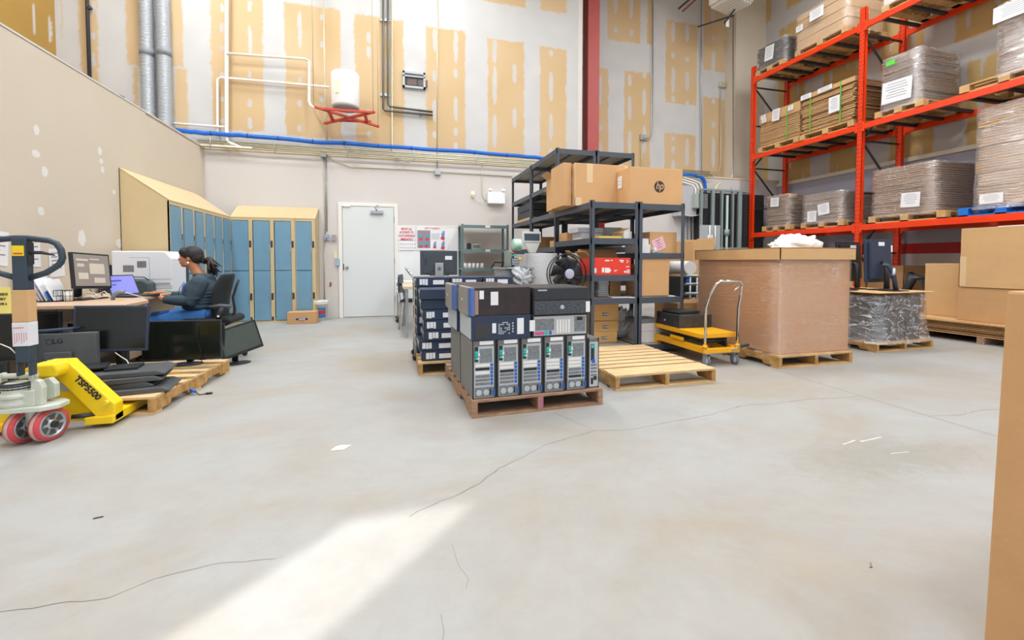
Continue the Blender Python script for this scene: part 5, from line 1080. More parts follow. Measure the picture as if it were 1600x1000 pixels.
solo(MB().lathe([(0.02, 0), (0.035, 0.0), (0.035, 0.035), (0.02, 0.035)], 18, 0, Matrix.Rotation(R(90), 4, 'Y') @ Matrix.Translation((-.035, 0, 0))), 'tape_roll', m_whbox, 'white and green tape roll above the raised flap of the brown box', 'tape roll', loc=(3.06, 4.74, 1.195))
tag(MB().box(0, 0, 0, .1, .04, .012).build('plastic_strip', mat('teal_port', '#27b9ac', .5), None, 0, (3.10, 4.71, 1.193)), 'teal strip beside the tape roll', 'strip')
# bottom: labelled shipping boxes, bag, printer case, white boxes
bx, by = oy(925, 500, 5.45).x, 5.35
for k in range(3):
    t = carton('shipping_box', 'tan box with a dark ULINE label, %s of the stack under the shelving' % ('lowest', 'middle', 'topmost and open')[k], (2.40 + (0.0 if k else -0.02) - 0.02, 4.93 + .01 * k, 0.092 + k * 0.135), R(1 - k), 0.34, 0.26, 0.133 if k < 2 else 0.12, mat('amber_card', '#dfb272', 0.8, var=0.06), tape=False, hollow=(k == 2), flaps=[('front', 6, .10)] if k == 2 else None)
    zz = 0.06 if k < 2 else 0.08
    MB().box(0.12, -.0015 if k < 2 else -.002, zz - .018, 0.2, 0, zz + .018).build('brand_label', m_blueink, t); text('lettering', 'ULINE', 0.028, (0.16, -.003, zz), FRONT, m_paper, t, 1.0, ext=.0004, bold=.0008)
b = crumple(MB().ell((0, 0, 0), (1, 1, 1), 54, 36), (.17, .15, .16), 5, .35, -1)
solo(b, 'plastic_bag', mat('cloudy_plastic', '#b8bcc0', 0.25, bump=0.9, bscale=14, spec=.8, var=.2), 'cloudy plastic bag slumped between the box stack and white boxes', 'plastic bag', loc=(3.02 - .16, 5.2, 0.1))
small_box('white_box', 'lower white box on the floor shelf of the right unit', 'box', 2.95, 4.80, 0.092, 0.34, 0.3, 0.14, m_whbox)
small_box('white_box', 'upper white box on the floor shelf of the right unit', 'box', 2.95, 4.80, 0.233, 0.34, 0.3, 0.10, m_whbox)
small_box('grey_tray', 'grey tray lying on the upper white box', 'tray', 2.90, 4.79, 0.334, 0.32, 0.3, 0.05, mat('tray_grey', '#7c8387', 0.5), R(3))
# on tall shelving
t = carton('brown_carton', 'small open carton with white label on the tall left shelving', (2.30, 6.0, 1.802), 0, 0.24, 0.34, 0.3, m_kraft, hollow=True, flaps=[('left', 60, .1), ('right', 10, .12)]); paper(t, (0.07, -.003, .11), .11, .17, 'y-', lines=4)
for k, (lab, z) in enumerate((('dark grey folded bag, lower, on the farthest shelving', 1.85), ('dark grey folded bag, upper, on the farthest shelving', 1.98))): small_box('folded_bag', lab, 'bag', 2.28, 7.2, z, 0.5, 0.8, 0.12, mat('dark_bag', '#3c434b', 0.7, var=0.2))
small_box('tan_tray', 'flat tan tray under the dark bags on the farthest shelving', 'tray', 2.27, 7.16, 1.803, 0.54, 0.85, 0.046, m_kraft)
for i, (x, y, z, w_, h_) in enumerate([(2.32, 6.05, 1.302, .3, .1), (2.35, 6.6, 0.802, .4, .25), (2.4, 7.3, 1.302, .35, .22), (2.95, 6.0, 1.302, .4, .3)]): small_box('brown_carton', 'small brown carton on tall shelving, %s' % ('just below the low unit top', 'on the low level', 'at the rear', 'on the right unit')[i], 'box', x, y, z, w_, .3, h_, m_card)

# ================================================================== YELLOW LIFT CART
t = thing('lift_cart', 'yellow scissor lift cart with chrome handle between pallet and huge carton', 'cart', (3.12, 3.93, 0), R(-1))
b = MB(); b.box(0, 0.0, 0.285, 0.45, 0.90, 0.335); b.build('table', m_amber, t, 0.006)
b = MB(); 
for x in (0.0, 0.37): b.prism([(-0.03, 0.135), (0.75, 0.135), (0.82, 0.12), (0.82, 0.05), (0.93, 0.05), (0.93, 0.20), (-0.03, 0.20)], x, x + .07, 'x')
b.box(0, -0.06, 0.135, 0.44, 0.0, 0.185).box(0, .86, .15, .44, .93, .2); b.build('base_frame', m_amber, t, 0.004)
for s in (0.06, 0.36):
    MB().bar((s, 0.05, 0.20), (s, 0.82, 0.285), 0.02, 0.05).build('scissor_arm', m_dsteel, t); MB().bar((s, 0.05, 0.285), (s, 0.82, 0.20), 0.02, 0.05).build('scissor_arm', m_dsteel, t)
MB().cyl((0.06, 0.12, 0.235), (0.4, 0.12, 0.235), 0.03, 12).build('cross_roller', m_dsteel, t)
MB().box(-0.012, 0.28, 0.215, 0.0, 0.52, 0.25).build('side_plate', m_amber, t)
def wheel(t, x, y, r=0.055, w_=0.03, name='caster'):
    T = Matrix.Translation((x, y, r)) @ Matrix.Rotation(R(90), 4, 'Y')
    o = MB().lathe([(r * .75, -w_ / 2), (r, -w_ / 2 * .8), (r, w_ / 2 * .8), (r * .75, w_ / 2)], 24, 0, T).build(name, mat('grey_rubber', '#70757c', 0.6), t)
    MB().lathe([(r * .2, -w_ / 2 - .004), (r * .74, -w_ / 2 - .001), (r * .74, w_ / 2 + .001), (r * .2, w_ / 2 + .004)], 24, 0, T).build('wheel_hub', mat('lilac_hub', '#b4b4cc', 0.4), o)
    MB().prism([(y - .03, 0.13), (y + .03, 0.13), (y + .012, r - .01), (y - .012, r - .01)], x - w_ / 2 - .012, x - w_ / 2 - .006, 'x').prism([(y - .03, 0.13), (y + .03, 0.13), (y + .012, r - .01), (y - .012, r - .01)], x + w_ / 2 + .006, x + w_ / 2 + .012, 'x').box(x - .03, y - .03, .128, x + .03, y + .03, .136).build('fork', m_steel, o)
for (x, y) in ((0.05, -0.03), (0.40, -0.03), (0.05, 0.86), (0.40, 0.86)): wheel(t, x, y)
hp = [(0.02, -0.045, 0.185), (0.02, -0.05, 0.62), (0.03, -0.09, 0.74), (0.06, -0.14, 0.86), (0.10, -0.155, 0.895), (0.34, -0.155, 0.895), (0.38, -0.14, 0.86), (0.41, -0.09, 0.74), (0.42, -0.05, 0.62), (0.42, -0.045, 0.185)]
MB().tube(hp, 0.0135, 10).build('push_handle', m_chrome, t)
MB().tube([(0.37, -0.15, 0.85), (0.31, -0.16, 0.83), (0.26, -0.16, 0.79)], [0.008, 0.008, 0.005], 8).build('release_lever', m_chrome, t); MB().tube([(0.40, -0.1, 0.8), (0.39, -0.07, 0.6), (0.40, -0.05, 0.25)], 0.005, 6).build('brake_cable', m_cable, t)
MB().tube([(0.28, -0.0, 0.1), (0.36, -0.08, 0.18), (0.42, -0.1, 0.21)], 0.009, 8).build('pedal_arm', m_steel, t); MB().cyl((0.41, -0.1, 0.205), (0.5, -0.11, 0.215), 0.014, 10).build('pedal', m_black, t)
for x in (0.02, 0.42): MB().cyl((x, -.045, .185), (x, -.045, .225), .022, 10).build('handle_socket', m_amber, t)
t = thing('equipment_case', 'dusty black metal equipment case standing on the yellow lift cart', 'case', (3.14, 4.32, 0.336), R(-2))
MB().box(0, 0, 0, 0.42, 0.46, 0.145).build('case_body', mat('dusty_black_metal', '#4a4742', 0.45, 0.3, col2='#34322f', vscale=14), t, 0.006)
for (x, y) in ((0, 0), (0.4, 0), (0, .44)): MB().box(x - .002, y - .002, 0, x + .022, y + .022, .147).build('corner_guard', m_dsteel, t)
MB().box(-.004, .12, .02, 0, .38, .12).build('front_panel', m_dsteel, t); MB().lathe([(.013, 0), (.013, .015), (.008, .018)], 14, 0, Matrix.Translation((-.004, .27, .06)) @ Matrix.Rotation(-R(90), 4, 'Y')).build('knob', m_steel, t)
tag(MB().prism([(0, 0), (.28, 0), (.30, .02), (.29, .034), (.01, .034), (-.01, .02)], 0, .3, 'y').build('laptop_dock', m_black, None, .004, (3.20, 4.40, .482), (0, 0, R(4))), 'flat black device lying on the dusty metal case', 'device')
# ================================================================== BEHIND: tables, tote, bubble wrap, fan, tape machine, monitor
m_tabl = mat('beige_table_top', '#c7b7a0', 0.6)
t = thing('work_table', 'beige work table behind the far computer stack with a monitor on it', 'table', (0.15, 6.4, 0)); MB().box(0, 0, .70, 1.5, 1.5, .74).build('table_top', m_tabl, t, .005)
for x in (.03, 1.43):
    for y in (.03, 1.43): MB().box(x, y, 0, x + .04, y + .04, .70).build('leg', m_steel, t)
for o in [t]: o.location.z = 0.15 - 0.15
b = monitor('dark monitor seen from behind with a silver hp stand on the table', (oy(686, 420, 7.0).x, 7.0, .741), R(180), .58, .38, .33, 0, dep=.03, frame=mat('slate_plastic', '#3b434e', .5), sticker=((-.15, .08, .11, .06),), cat='monitor', arm=False)
MB().box(-.065, .03, .0, .065, .06, .33).build('stand_column', m_steel, b, .006); MB().box(-.13, -.06, 0, .13, .12, .012).build('stand_base', m_steel, b)
T = Matrix.Translation((0, .0615, .24)) @ Matrix.Rotation(-R(90), 4, 'X'); MB().lathe([(.028, 0), (.028, .002)], 24, 0, T).build('logo_disc', m_dsteel, b); text('lettering', 'hp', .05, (0, .0645, .243), (R(90), 0, R(180)), m_steel, b, .85, shear=.3)
MB().box(-.15, .03, .13, -.06, .05, .2).box(.06, .03, .13, .15, .05, .2).build('speaker_bar', m_dsteel, b); MB().box(.2, .03, .3, .215, .034, .4).build('power_button', m_black, b)
# steel cart with handle + chair left
t = thing('hand_truck', 'steel framed hand truck standing left of the far computer stack', 'hand truck', (0.12, 4.95, 0)); 
MB().tube([(.12, .0, .05), (.12, 0, .9), (.03, -.05, 1.02)], .011, 8).build('rail', m_chrome, t); MB().tube([(.12, .36, .05), (.12, .36, .9), (.03, .31, 1.02)], .011, 8).build('rail', m_chrome, t); MB().cyl((.03, -.05, 1.02), (.03, .31, 1.02), .011, 8).build('grip', m_chrome, t)
for z in (.3, .6, .86): MB().cyl((.12, 0, z), (.12, .36, z), .008, 8).build('rung', m_steel, t)
for y in (.02, .34): 
    T = Matrix.Translation((.07, y, .05)) @ Matrix.Rotation(R(90), 4, 'X'); MB().lathe([(.015, -.012), (.032, -.01), (.032, .01), (.015, .012)], 18, 0, Matrix.Translation((.12, y, .032)) @ Matrix.Rotation(R(90), 4, 'X')).build('wheel', m_black, t)
t = thing('stool_chair', 'small dark backed chair with chrome legs near the white door', 'chair', (oy(664, 460, 7.2).x, 7.2, 0), R(80)); sx = 0.4
MB().box(0, 0, .44, .4, .4, .47).build('seat', m_black2, t, .01); MB().prism([(0.02, .58), (.38, .58), (.4, .62), (.4, .84), (.36, .88), (.04, .88), (0, .84), (0, .62)], .40, .43, 'y').build('backrest', mat('navy_plastic', '#2b3746', .4), t, .006)
for (x, y) in ((.02, .02), (.38, .02)): MB().tube([(x, y, 0), (x, y, .44)], .011, 8).build('leg', m_chrome, t)
for x in (.02, .38): MB().tube([(x, .42, 0), (x, .39, .44), (x, .43, .8)], .011, 8).build('leg', m_chrome, t)
t = thing('side_table', 'small table edge with caster legs beside the door', 'table', (0.06, 8.1, 0)); MB().box(0, 0, .70, .5, .6, .73).build('table_top', m_whbox, t, .004)
for x in (.03, .45):
    for y in (.03, .55): MB().cyl((x, y, .06), (x, y, .7), .013, 8).build('leg', m_chrome, t); MB().ell((x, y, .035), (.035, .03, .035), 12, 8).build('caster', m_black, t)
# green-grey shelf at the wall
gx0_, gx1_ = oy(720, 380, 8.7).x, oy(794, 380, 8.7).x; gw = gx1_ - gx0_; m_gs = mat('green_grey_steel', '#6f8688', .45, .2)
t = thing('steel_shelf', 'green-grey slotted steel shelf against the wall right of the board', 'shelf', (gx0_, 8.65, 0)); gh = oy(720, 350, 8.7).z
for x in (0, gw - .05):
    for y in (0, .4):
        b = MB().box(x, y, 0, x + .05, y + .004, gh)
        z = .05
        while z < gh - .05: b.cbox((x + .025, y - .001, z), (.012, .002, .03), 1); z += .05
        b.build('slotted_post', [m_gs, m_dsteel], t)
for z in (.2, oy(720, 420, 8.7).z, oy(720, 390, 8.7).z - .005, gh - .03): 
    s = MB().box(0, 0, z - .015, gw, .42, z).build('shelf_board', m_board, t); MB().box(0, -.006, z - .05, gw, 0, z + .012).build('shelf_rail', m_gs, s)
    if z > 1.2: MB().box(gw * .5, -.008, z - .035, gw * .5 + .1, -.006, z + .008).build('white_tag', m_paper, s)
z5 = oy(720, 390, 8.7).z - .003; z6 = oy(720, 420, 8.7).z + .002
t = thing('phone_dock', 'grey device with black phone on the middle of the green-grey shelf', 'device', (gx0_ + .14, 8.75, z5)); MB().box(.08, 0, 0, .28, .2, .12).build('device_body', mat('grey_device', '#8a9086', .5), t, .01); MB().box(0, 0.02, 0, .07, .1, .14).build('handset', m_black, t, .01); MB().box(.11, -.002, .04, .26, 0, .1).build('display', mat('olive_display', '#5d6657', .4), t)
for k in range(5): solo(MB().cyl((gx0_ + .1 + k * .085, 8.78, z6), (gx0_ + .1 + k * .085, 8.78, z6 + .11), .038, 14, 0, .032), 'paper_cup', m_paper, 'white paper cup in a row of five on the lower green-grey shelf', 'cup', 'row of white paper cups')
solo(MB().tube([(gx0_ + .6, 8.6, z6 + .01), (gx0_ + .66, 8.58, z6 + .13), (gx0_ + .84, 8.58, z6 + .12), (gx0_ + .78, 8.6, z6)], .016, 8), 'bag_handle', m_black, 'black looped handle on the lower green-grey shelf', 'handle')
# packing table zone behind near stack
PTZ = 0.72
t = thing('packing_table', 'packing table hidden behind the computer stacks, carrying tape and bags', 'table', (1.0, 5.05, 0)); MB().box(0.22, 0, PTZ - .03, 1.15, 1.3, PTZ).build('table_top', m_tabl, t, .004)
for x in (.25, 1.1):
    for y in (.05, 1.2): MB().box(x, y, 0, x + .04, y + .04, PTZ - .03).build('leg', m_steel, t)
tx0 = oy(787, 440, 5.1).x
t = thing('storage_tote', 'grey plastic tote with a rim handle behind the near computer stack', 'tote', (tx0, 5.1, PTZ + .001)); th_ = oy(800, 418, 5.1).z - PTZ
b = MB(); b.prism([(0.0, 0), (0.33, 0), (.36, th_), (-.03, th_)], 0, .4, 'y'); b.build('tub', mat('grey_tote', '#8f9296', .4, var=.1), t, .01); MB().box(-.045, -.015, th_ - .025, .375, .415, th_).build('rim', mat('grey_tote', '#8f9296', .4), t, .004)
MB().tube([(0.02, -.03, th_ - .01), (.2, -.04, th_ - .015), (.26, -.03, th_)], .011, 8).build('handle', m_steel, t)
c = oy(815, 430, 5.0); b = crumple(MB().ell((0, 0, 0), (1, 1, 1), 50, 32), (.12, .09, .13), 3, .35)
solo(b, 'plastic_bag', mat('cloudy_plastic', '#b8bcc0', .25), 'crumpled clear bag between the grey tote and the bubble wrap roll', 'plastic bag', loc=(c.x + .02, 5.03, PTZ + .16))
t = thing('tape_dispenser', 'grey and black tape dispenser above the grey tote, with coloured buttons', 'tape dispenser', (oy(800, 418, 5.25).x - .06, 5.25, th_ + PTZ + .004)); MB().box(0, 0, 0, .07, .15, .20).build('stand', mat('grey_device', '#8a9086', .5), t, .006); MB().box(.05, -.01, .02, .15, .1, .11).build('cutter', m_black, t, .005)
for k in range(4): MB().box(.055, -.012, .03 + k * .02, .145, -.01, .04 + k * .02).build('cutter_slot', m_sil, t)
MB().ell((.07, -.005, .17), (.02, .012, .012), 10, 8).build('red_button', mat('bright_red', '#e6402a', .5), t); MB().ell((.16, -.005, .1), (.02, .015, .018), 10, 8).build('yellow_button', m_yellow, t); MB().box(.05, -.012, .135, .12, -.002, .152).build('green_button', m_teal, t)
solo(MB().lathe([(.02, 0), (.07, 0), (.075, .01), (.075, .09), (.07, .1), (.02, .1)], 24, 0, Matrix.Rotation(R(90), 4, 'Y')), 'tape_roll', mat('pale_green_tape', '#cfe3d8', .3, col2='#5cb588', vscale=9), 'big clear and green tape roll on top of the dispenser', 'tape roll', loc=(oy(802, 380, 5.3).x, 5.31, th_ + PTZ + .28))
bx0, bx1 = oy(827.5, 420, 5.2).x, oy(878, 420, 5.2).x; bz = oy(850, 395, 5.2).z
t = thing('bubble_wrap', 'white bubble wrap roll standing behind the fan', 'bubble wrap', ((bx0 + bx1) / 2, 5.4, PTZ + .001)); br = (bx1 - bx0) / 2
b = MB(); pr_ = []; 
k_ = 0
while k_ * .018 < bz - PTZ: pr_ += [(br * .985, k_ * .018), (br, k_ * .018 + .009)]; k_ += 1
b.lathe(pr_, 36); b.build('roll', mat('bubble_white', '#dfe1e3', .3, bump=.8, bscale=60), t); MB().lathe([(.03, bz - PTZ), (br * .3, bz - PTZ + .004)], 20).build('core', m_card, t)
t = thing('display_stand', 'small grey screen on a white stand above the bubble wrap', 'display', (oy(832, 380, 5.75).x, 5.8, PTZ)); zz = oy(832, 372, 5.75).z - PTZ
MB().tube([(0, 0, 0), (0, 0, zz - .05)], .02, 8).build('pole', m_steel, t); MB().prism([(-.1, zz - .06), (.12, zz - .06), (.06, zz - .2), (-.02, zz - .2)], -.02, .06, 'y').build('stand_shell', m_white, t, .005); MB().box(-.13, -.03, zz - .06, .13, .02, zz + .09).build('screen_frame', m_whbox, t, .008); MB().box(-.11, -.032, zz - .035, .11, -.03, zz + .06).build('screen', mat('blue_grey_glass', '#40505c', .3), t)
# fan
fc = oy(887, 428, 4.75); fr_ = oy(916, 428, 4.75).x - fc.x; t = thing('desk_fan', 'round black desk fan with pale hub behind the mesh-fronted tower', 'fan', (fc.x, 4.8, 0.0), R(4))
zc = fc.z; b = MB(); b.tube([(fr_ * math.cos(a * PI / 20), -.05, zc + fr_ * math.sin(a * PI / 20)) for a in range(40)], .007, 6, closed=True).tube([(fr_ * .97 * math.cos(a * PI / 20), .04, zc + fr_ * .97 * math.sin(a * PI / 20)) for a in range(40)], .006, 6, closed=True)
b.tube([(fr_ * .62 * math.cos(a * PI / 20), -.075, zc + fr_ * .62 * math.sin(a * PI / 20)) for a in range(40)], .003, 5, closed=True)
for a in range(60):
    q = a * PI / 30; b.tube([(r_ * math.cos(q), y_, zc + r_ * math.sin(q)) for r_, y_ in ((fr_ * .24, -.085), (fr_ * .62, -.075), (fr_, -.05), (fr_ * .97, .04), (fr_ * .3, .06))], .0013, 4, caps=False)
b.build('guard', m_cable, t)
MB().lathe([(.0, 0), (fr_ * .24, 0), (fr_ * .25, .015), (fr_ * .2, .02)], 24, 0, Matrix.Translation((0, -.08, zc)) @ Matrix.Rotation(R(90), 4, 'X')).build('hub_badge', mat('lilac_hub', '#b4b4cc', .4), t)
for k in range(7):
    q = 2 * PI * k / 7; vs = []; 
    for i in range(7):
        rr = fr_ * (.2 + .11 * i); w_ = .16 + .25 * math.sin(PI * (i + 1) / 9); a0 = q + .25 * i / 6; vs += [(rr * math.cos(a0 - w_), -.03, zc + rr * math.sin(a0 - w_)), (rr * math.cos(a0 + w_), .01, zc + rr * math.sin(a0 + w_))]
    o = MB().add(vs, [(2 * i, 2 * i + 1, 2 * i + 3, 2 * i + 2) for i in range(6)], 0, True).build('blade', m_black2, t); sd = o.modifiers.new('thick', 'SOLIDIFY'); sd.thickness = .003
b = MB(); b.cyl((0, .05, zc), (0, .16, zc), .05, 16).tube([(0, .1, zc), (0, .12, .02)], .016, 8); b.build('motor_and_pole', m_black, t); MB().lathe([(.16, 0), (.16, .012), (.03, .03)], 24, 0, Matrix.Translation((0, .12, 0))).build('stand_base', m_black, t)
# stuff right of the low shelving, before the huge carton
t = carton('brown_carton', 'brown carton with raised flaps behind the huge carton, left side', (oy(1067, 400, 6.6).x, 6.6, 0.0), 0, 0.62, .5, 1.22, m_card2, hollow=True, flaps=[('right', 10, .3), ('front', 2, .25)])
small_box('brown_carton', 'tall plain brown carton beside the one with raised flaps', 'box', oy(1040, 400, 6.3).x, 6.2, 0, .45, .4, 1.42, m_card)
b = MB().cyl((0, 0, 0), (0.02, .7, 0), .10, 20); solo(b, 'film_roll', m_whbox, 'white roll lying on a steel frame left of the huge carton', 'roll', loc=(oy(1079, 424, 5.6).x, 5.6, 1.00))
t = thing('steel_frame_cart', 'steel roller frame with dark bins left of the huge carton', 'frame', (oy(1064, 450, 5.7).x, 5.6, 0)); 
for z in (.88, .76, .62): MB().cyl((0, 0, z), (.7, 0, z), .022, 10).build('roller_tube', m_steel, t)
for x in (.08, .2, .62): MB().cyl((x, 0, 0), (x, 0, .9), .018, 8).build('post', m_steel, t)
MB().box(0, .1, .55, .68, .5, .86).build('dark_bin', mat('dark_green_bin', '#2c3634', .6), t, .01); MB().box(.02, -.01, .78, .07, .02, .84).build('blue_clip', m_lb, t)
carton('brown_carton', 'open brown carton behind the metal case on the cart', (oy(1058, 470, 5.2).x, 5.2, 0), 0, .35, .3, .52, m_kraft, hollow=True, flaps=[('front', -30, .06)])
# ================================================================== ELECTRICAL PANELS AND CAGE AT THE BACK
def pb(x0, y0, x1, y1, Y): a = oy(x0, y0, Y); c = oy(x1, y1, Y); return a.x, c.z, c.x, a.z
x0, z0, x1, z1 = pb(1060, 290, 1086, 338, 8.9); o = solo(MB().box(x0, 8.85, z0, x1, YB, z1), 'electrical_cabinet', mat('panel_pale_grey', '#b5b5b8', .5), 'large pale grey electrical panel behind the logo carton', 'electrical panel', bevel=.006)
x0, z0, x1, z1 = pb(1083, 303, 1102, 326, 8.8); o = solo(MB().box(x0, 8.72, z0, x1, 8.86, z1), 'electrical_box', mat('green_grey_box', '#a3aca4', .5), 'green-grey electrical box under the bent blue cable bundle', 'electrical box', bevel=.006)
for k in range(3): pipeW('conduit', [(1087 + 5 * k, 304, 8.75), (1087 + 5 * k, 296 - k, 8.8), (1083 + 5 * k, 289 - 2 * k, 8.9), (1066, 284 - 4 * k, 9.0)], .014, m_pipe, 'pale curved conduit above the green-grey box, %s' % ('lowest', 'middle', 'highest')[k])
for k in range(5): pipeW('conduit', [(1068 + 6 * k, 334, YB - .02), (1068 + 6.0 * k, 352, YB - .02), (1068 + 6 * k, 392, YB - .02)], .012, m_steel if k % 2 else m_dsteel, 'vertical conduit below the pale panel, %s from the left' % ('first', 'second', 'third', 'fourth', 'fifth')[k])
pipeW('cable', [(1070, 336, 8.8), (1080, 338, 8.8), (1092, 336, 8.8), (1096, 328, 8.8)], .008, m_cabw, 'white cable looping under the electrical boxes', 'cable')
CY = 8.7
t = thing('wire_mesh_cage', 'grey framed wire mesh cage in the back corner behind the cartons', 'cage', (oy(1092, 350, CY).x, CY, 0)); L0 = Vector(t.location); xr = oy(1168, 350, CY).x - L0.x
b = MB(); nx = int(xr / .05)
ztop = oy(1120, 297, CY).z
for i in range(nx + 1): b.box(i * .05, 0, .8, i * .05 + .007, .006, ztop)
for j in range(int((ztop - .8) / .05) + 1): b.box(0, -.002, .8 + j * .05, xr, .004, .8 + j * .05 + .006)
b.build('wire_mesh', m_dsteel, t)
for px, w_ in ((1094, .04), (1111, .07), (1126, .04), (1143, .04), (1152, .10)): x = oy(px, 350, CY).x - L0.x; MB().box(x, -.03, 0, x + w_, .03, ztop + .02).build('post', mat('cage_grey', '#93a09f', .5, .2), t)
for z in (.8, 1.30 + .1, ztop): MB().box(0, -.025, z - .02, xr, .025, z + .02).build('rail', mat('cage_grey', '#93a09f', .5, .2), t)
x0 = oy(1092, 350, CY).x - L0.x; x1 = oy(1124, 350, CY).x - L0.x; MB().box(x0, -.035, 0, x1, -.028, oy(1110, 352, CY).z).build('sheet_panel', mat('cage_sheet', '#a9aeb2', .5), t)
x = oy(1132, 350, CY).x - L0.x; MB().cyl((x, -.08, 0), (x, -.08, oy(1131, 306, CY).z), .028, 12).build('vertical_pipe', mat('pale_green_pipe', '#a9bdb8', .45), t); MB().cyl((x, -.08, oy(1131, 368, CY).z), (x, -.08, oy(1131, 359, CY).z), .06, 16).build('pipe_flange', mat('cage_grey', '#93a09f', .5), t)
x0 = oy(1091, 350, 8.95).x; solo(MB().box(x0, 8.82, 0, 8.75, 9.1, 2.70), 'cage_shade_block', mat('cage_shade_black', '#2c2d2e', .7), 'dark cabinet for the shade inside the wire mesh cage', 'backing')  # solid dark block stands in for the shade within the cage
x0, z0, x1, z1 = pb(1106, 367, 1114, 380, CY - .06); solo(MB().box(x0, CY - .06, z0, x1, CY - .04, z1), 'paper_notice', m_paper, 'small white notice taped to the cage sheet panel', 'notice')
for px in (1109, 1117.5): a = oy(px, 352, CY - .05); pipeW('white_pipe', [(px, 352, CY - .07), (px, 390, CY - .07)], .016, m_white, 'white vertical tube on the cage sheet, %s' % ('left' if px < 1110 else 'right'))
# ================================================================== BUCKET AND CARTON BY THE LOCKERS
bk = fl(500, 500); t = thing('plastic_bucket', 'white plastic bucket with a red and blue label below the conduit', 'bucket', (oy(500, 490, 8.85).x, 8.83, 0))
MB().lathe([(.125, 0), (.14, .30), (.15, .30), (.152, .33), (.15, .345)], 28).build('pail', m_white, t); MB().lathe([(.156, .345), (.156, .365), (.14, .37)], 28).build('rim_lid', m_white, t)
b = MB(); vs = []
for i in range(9): a = -R(95) + R(58) * i / 8; vs += [(.1355 * math.cos(a), .1355 * math.sin(a), .06), (.142 * math.cos(a), .142 * math.sin(a), .24)]
b.add(vs, [(2 * i, 2 * i + 2, 2 * i + 3, 2 * i + 1) for i in range(8)], 0, True); b.build('label', mat('label_blue', '#3a6f9c', .5), t)
vs = []
for i in range(9): a = -R(92) + R(52) * i / 8; vs += [(.1405 * math.cos(a), .1405 * math.sin(a), .13), (.1425 * math.cos(a), .1425 * math.sin(a), .185)]
MB().add(vs, [(2 * i, 2 * i + 2, 2 * i + 3, 2 * i + 1) for i in range(8)], 0, True).build('label_band', mat('label_red', '#c22338', .5), t)
t = carton('shipping_box', 'brown carton with a blue ULINE label on the floor before the lockers', (-1.76, 8.36, 0), R(1), .47, .26, .21, m_card); MB().box(.14, -.0015, .07, .33, 0, .105).build('brand_label', m_blueink, t); text('lettering', 'ULINE', .032, (.235, -.003, .088), FRONT, m_paper, t, 1.2, ext=.0004, bold=.001); MB().box(.2, -.0015, .045, .27, 0, .05).build('small_print', m_blueink, t)
# floor litter
def litter(px, py, pts, m_, name, label, cat):
    c = fl(px, py); solo(MB().prism(pts, .001, .004, 'z'), name, m_, label, cat, loc=(c.x, c.y, 0.0))
litter(532, 700, [(-.05, -.03), (.02, -.035), (.06, .02), (.0, .035), (-.03, .02)], mat('cream_scrap', '#efe7c4', .7), 'paper_scrap', 'cream paper scrap on the floor left of the near computer stack', 'paper')
litter(153, 810, [(-.016, -.004), (.014, .003), (.016, .009), (-.014, .003)], m_dsteel, 'wood_splinter', 'small dark splinter on the floor at the lower left', 'splinter')
litter(1362, 884, [(-.02, -.006), (-.008, -.008), (.014, .012), (.01, .013), (-.009, -.004)], m_woodold, 'wood_splinter', 'thin curled splinter on the floor at the lower right', 'splinter')
# ================================================================== LEFT: PALLET, PALLET JACK, MONITORS
JP = make_pallet('wooden_pallet', 'wooden pallet of discarded monitors behind the yellow pallet jack', (-2.67, 3.76, 0), -R(4), 1.02, 1.25, 0.13, m_wood, m_woodcut, 7)
JX, JY = -2.115, 3.33
t = thing('pallet_jack', 'yellow pallet jack marked TSP5500 with forks in the monitor pallet', 'pallet jack', (JX, JY, 0))
m_pale = mat('pale_cast_metal', '#cfd3c6', .4, .2, var=.12, vscale=10)
for x in (-.045, .075):
    T = Matrix.Translation((x, 0, .1)) @ Matrix.Rotation(-R(17), 4, 'Z') @ Matrix.Rotation(R(90), 4, 'Y')
    o = MB().lathe([(.079, .028), (.079, -.028), (.098, -.026), (.1, -.012), (.1, .012), (.098, .026), (.079, .028)], 36, 0, T, caps=False).build('steer_wheel', mat('red_polyurethane', '#cc4a50', .45), t)
    MB().lathe([(.1003, -.014), (.1012, -.012), (.1012, .006), (.1003, .008)], 36, 0, T, caps=False).build('worn_tread', mat('worn_tread', '#c9a9a2', .7), o)
    MB().lathe([(.020, -.03), (.026, -.032), (.030, -.02), (.064, -.02), (.067, -.03), (.0785, -.030), (.0785, .030), (.067, .03), (.064, .02), (.03, .02), (.026, .032), (.020, .03)], 36, 0, T).build('wheel_rim', m_steel, o)
    b = MB()
    for k in range(6): b.prism([(.030, -.009), (.063, -.024), (.063, .024), (.030, .009)], .0195, .0215, 'z', 0, T @ Matrix.Rotation(k * PI / 3, 4, 'Z'))
    b.build('rim_recess', mat('rim_dark', '#5b5d60', .5, .4), o)
    MB().lathe([(.0, .03), (.02, .03), (.02, .042), (.012, .046)], 20, 0, T).build('axle_cap', m_black, o)
MB().cyl((0, 0, .1), (0, 0, .24), .035, 16).build('steer_column', m_pale, t)
MB().prism([(-.19, -.04), (-.12, -.1), (.09, -.1), (.16, -.05), (.16, .04), (.10, .09), (-.12, .09), (-.19, .05)], .205, .235, 'z').build('base_plate', m_pale, t, .006)
b = MB(); b.lathe([(.075, 0), (.08, .02), (.07, .05), (.082, .055), (.082, .075), (.066, .08), (.066, .10), (.072, .105), (.07, .125), (.05, .14)], 26, 0, Matrix.Translation((-.06, -.02, .235)))
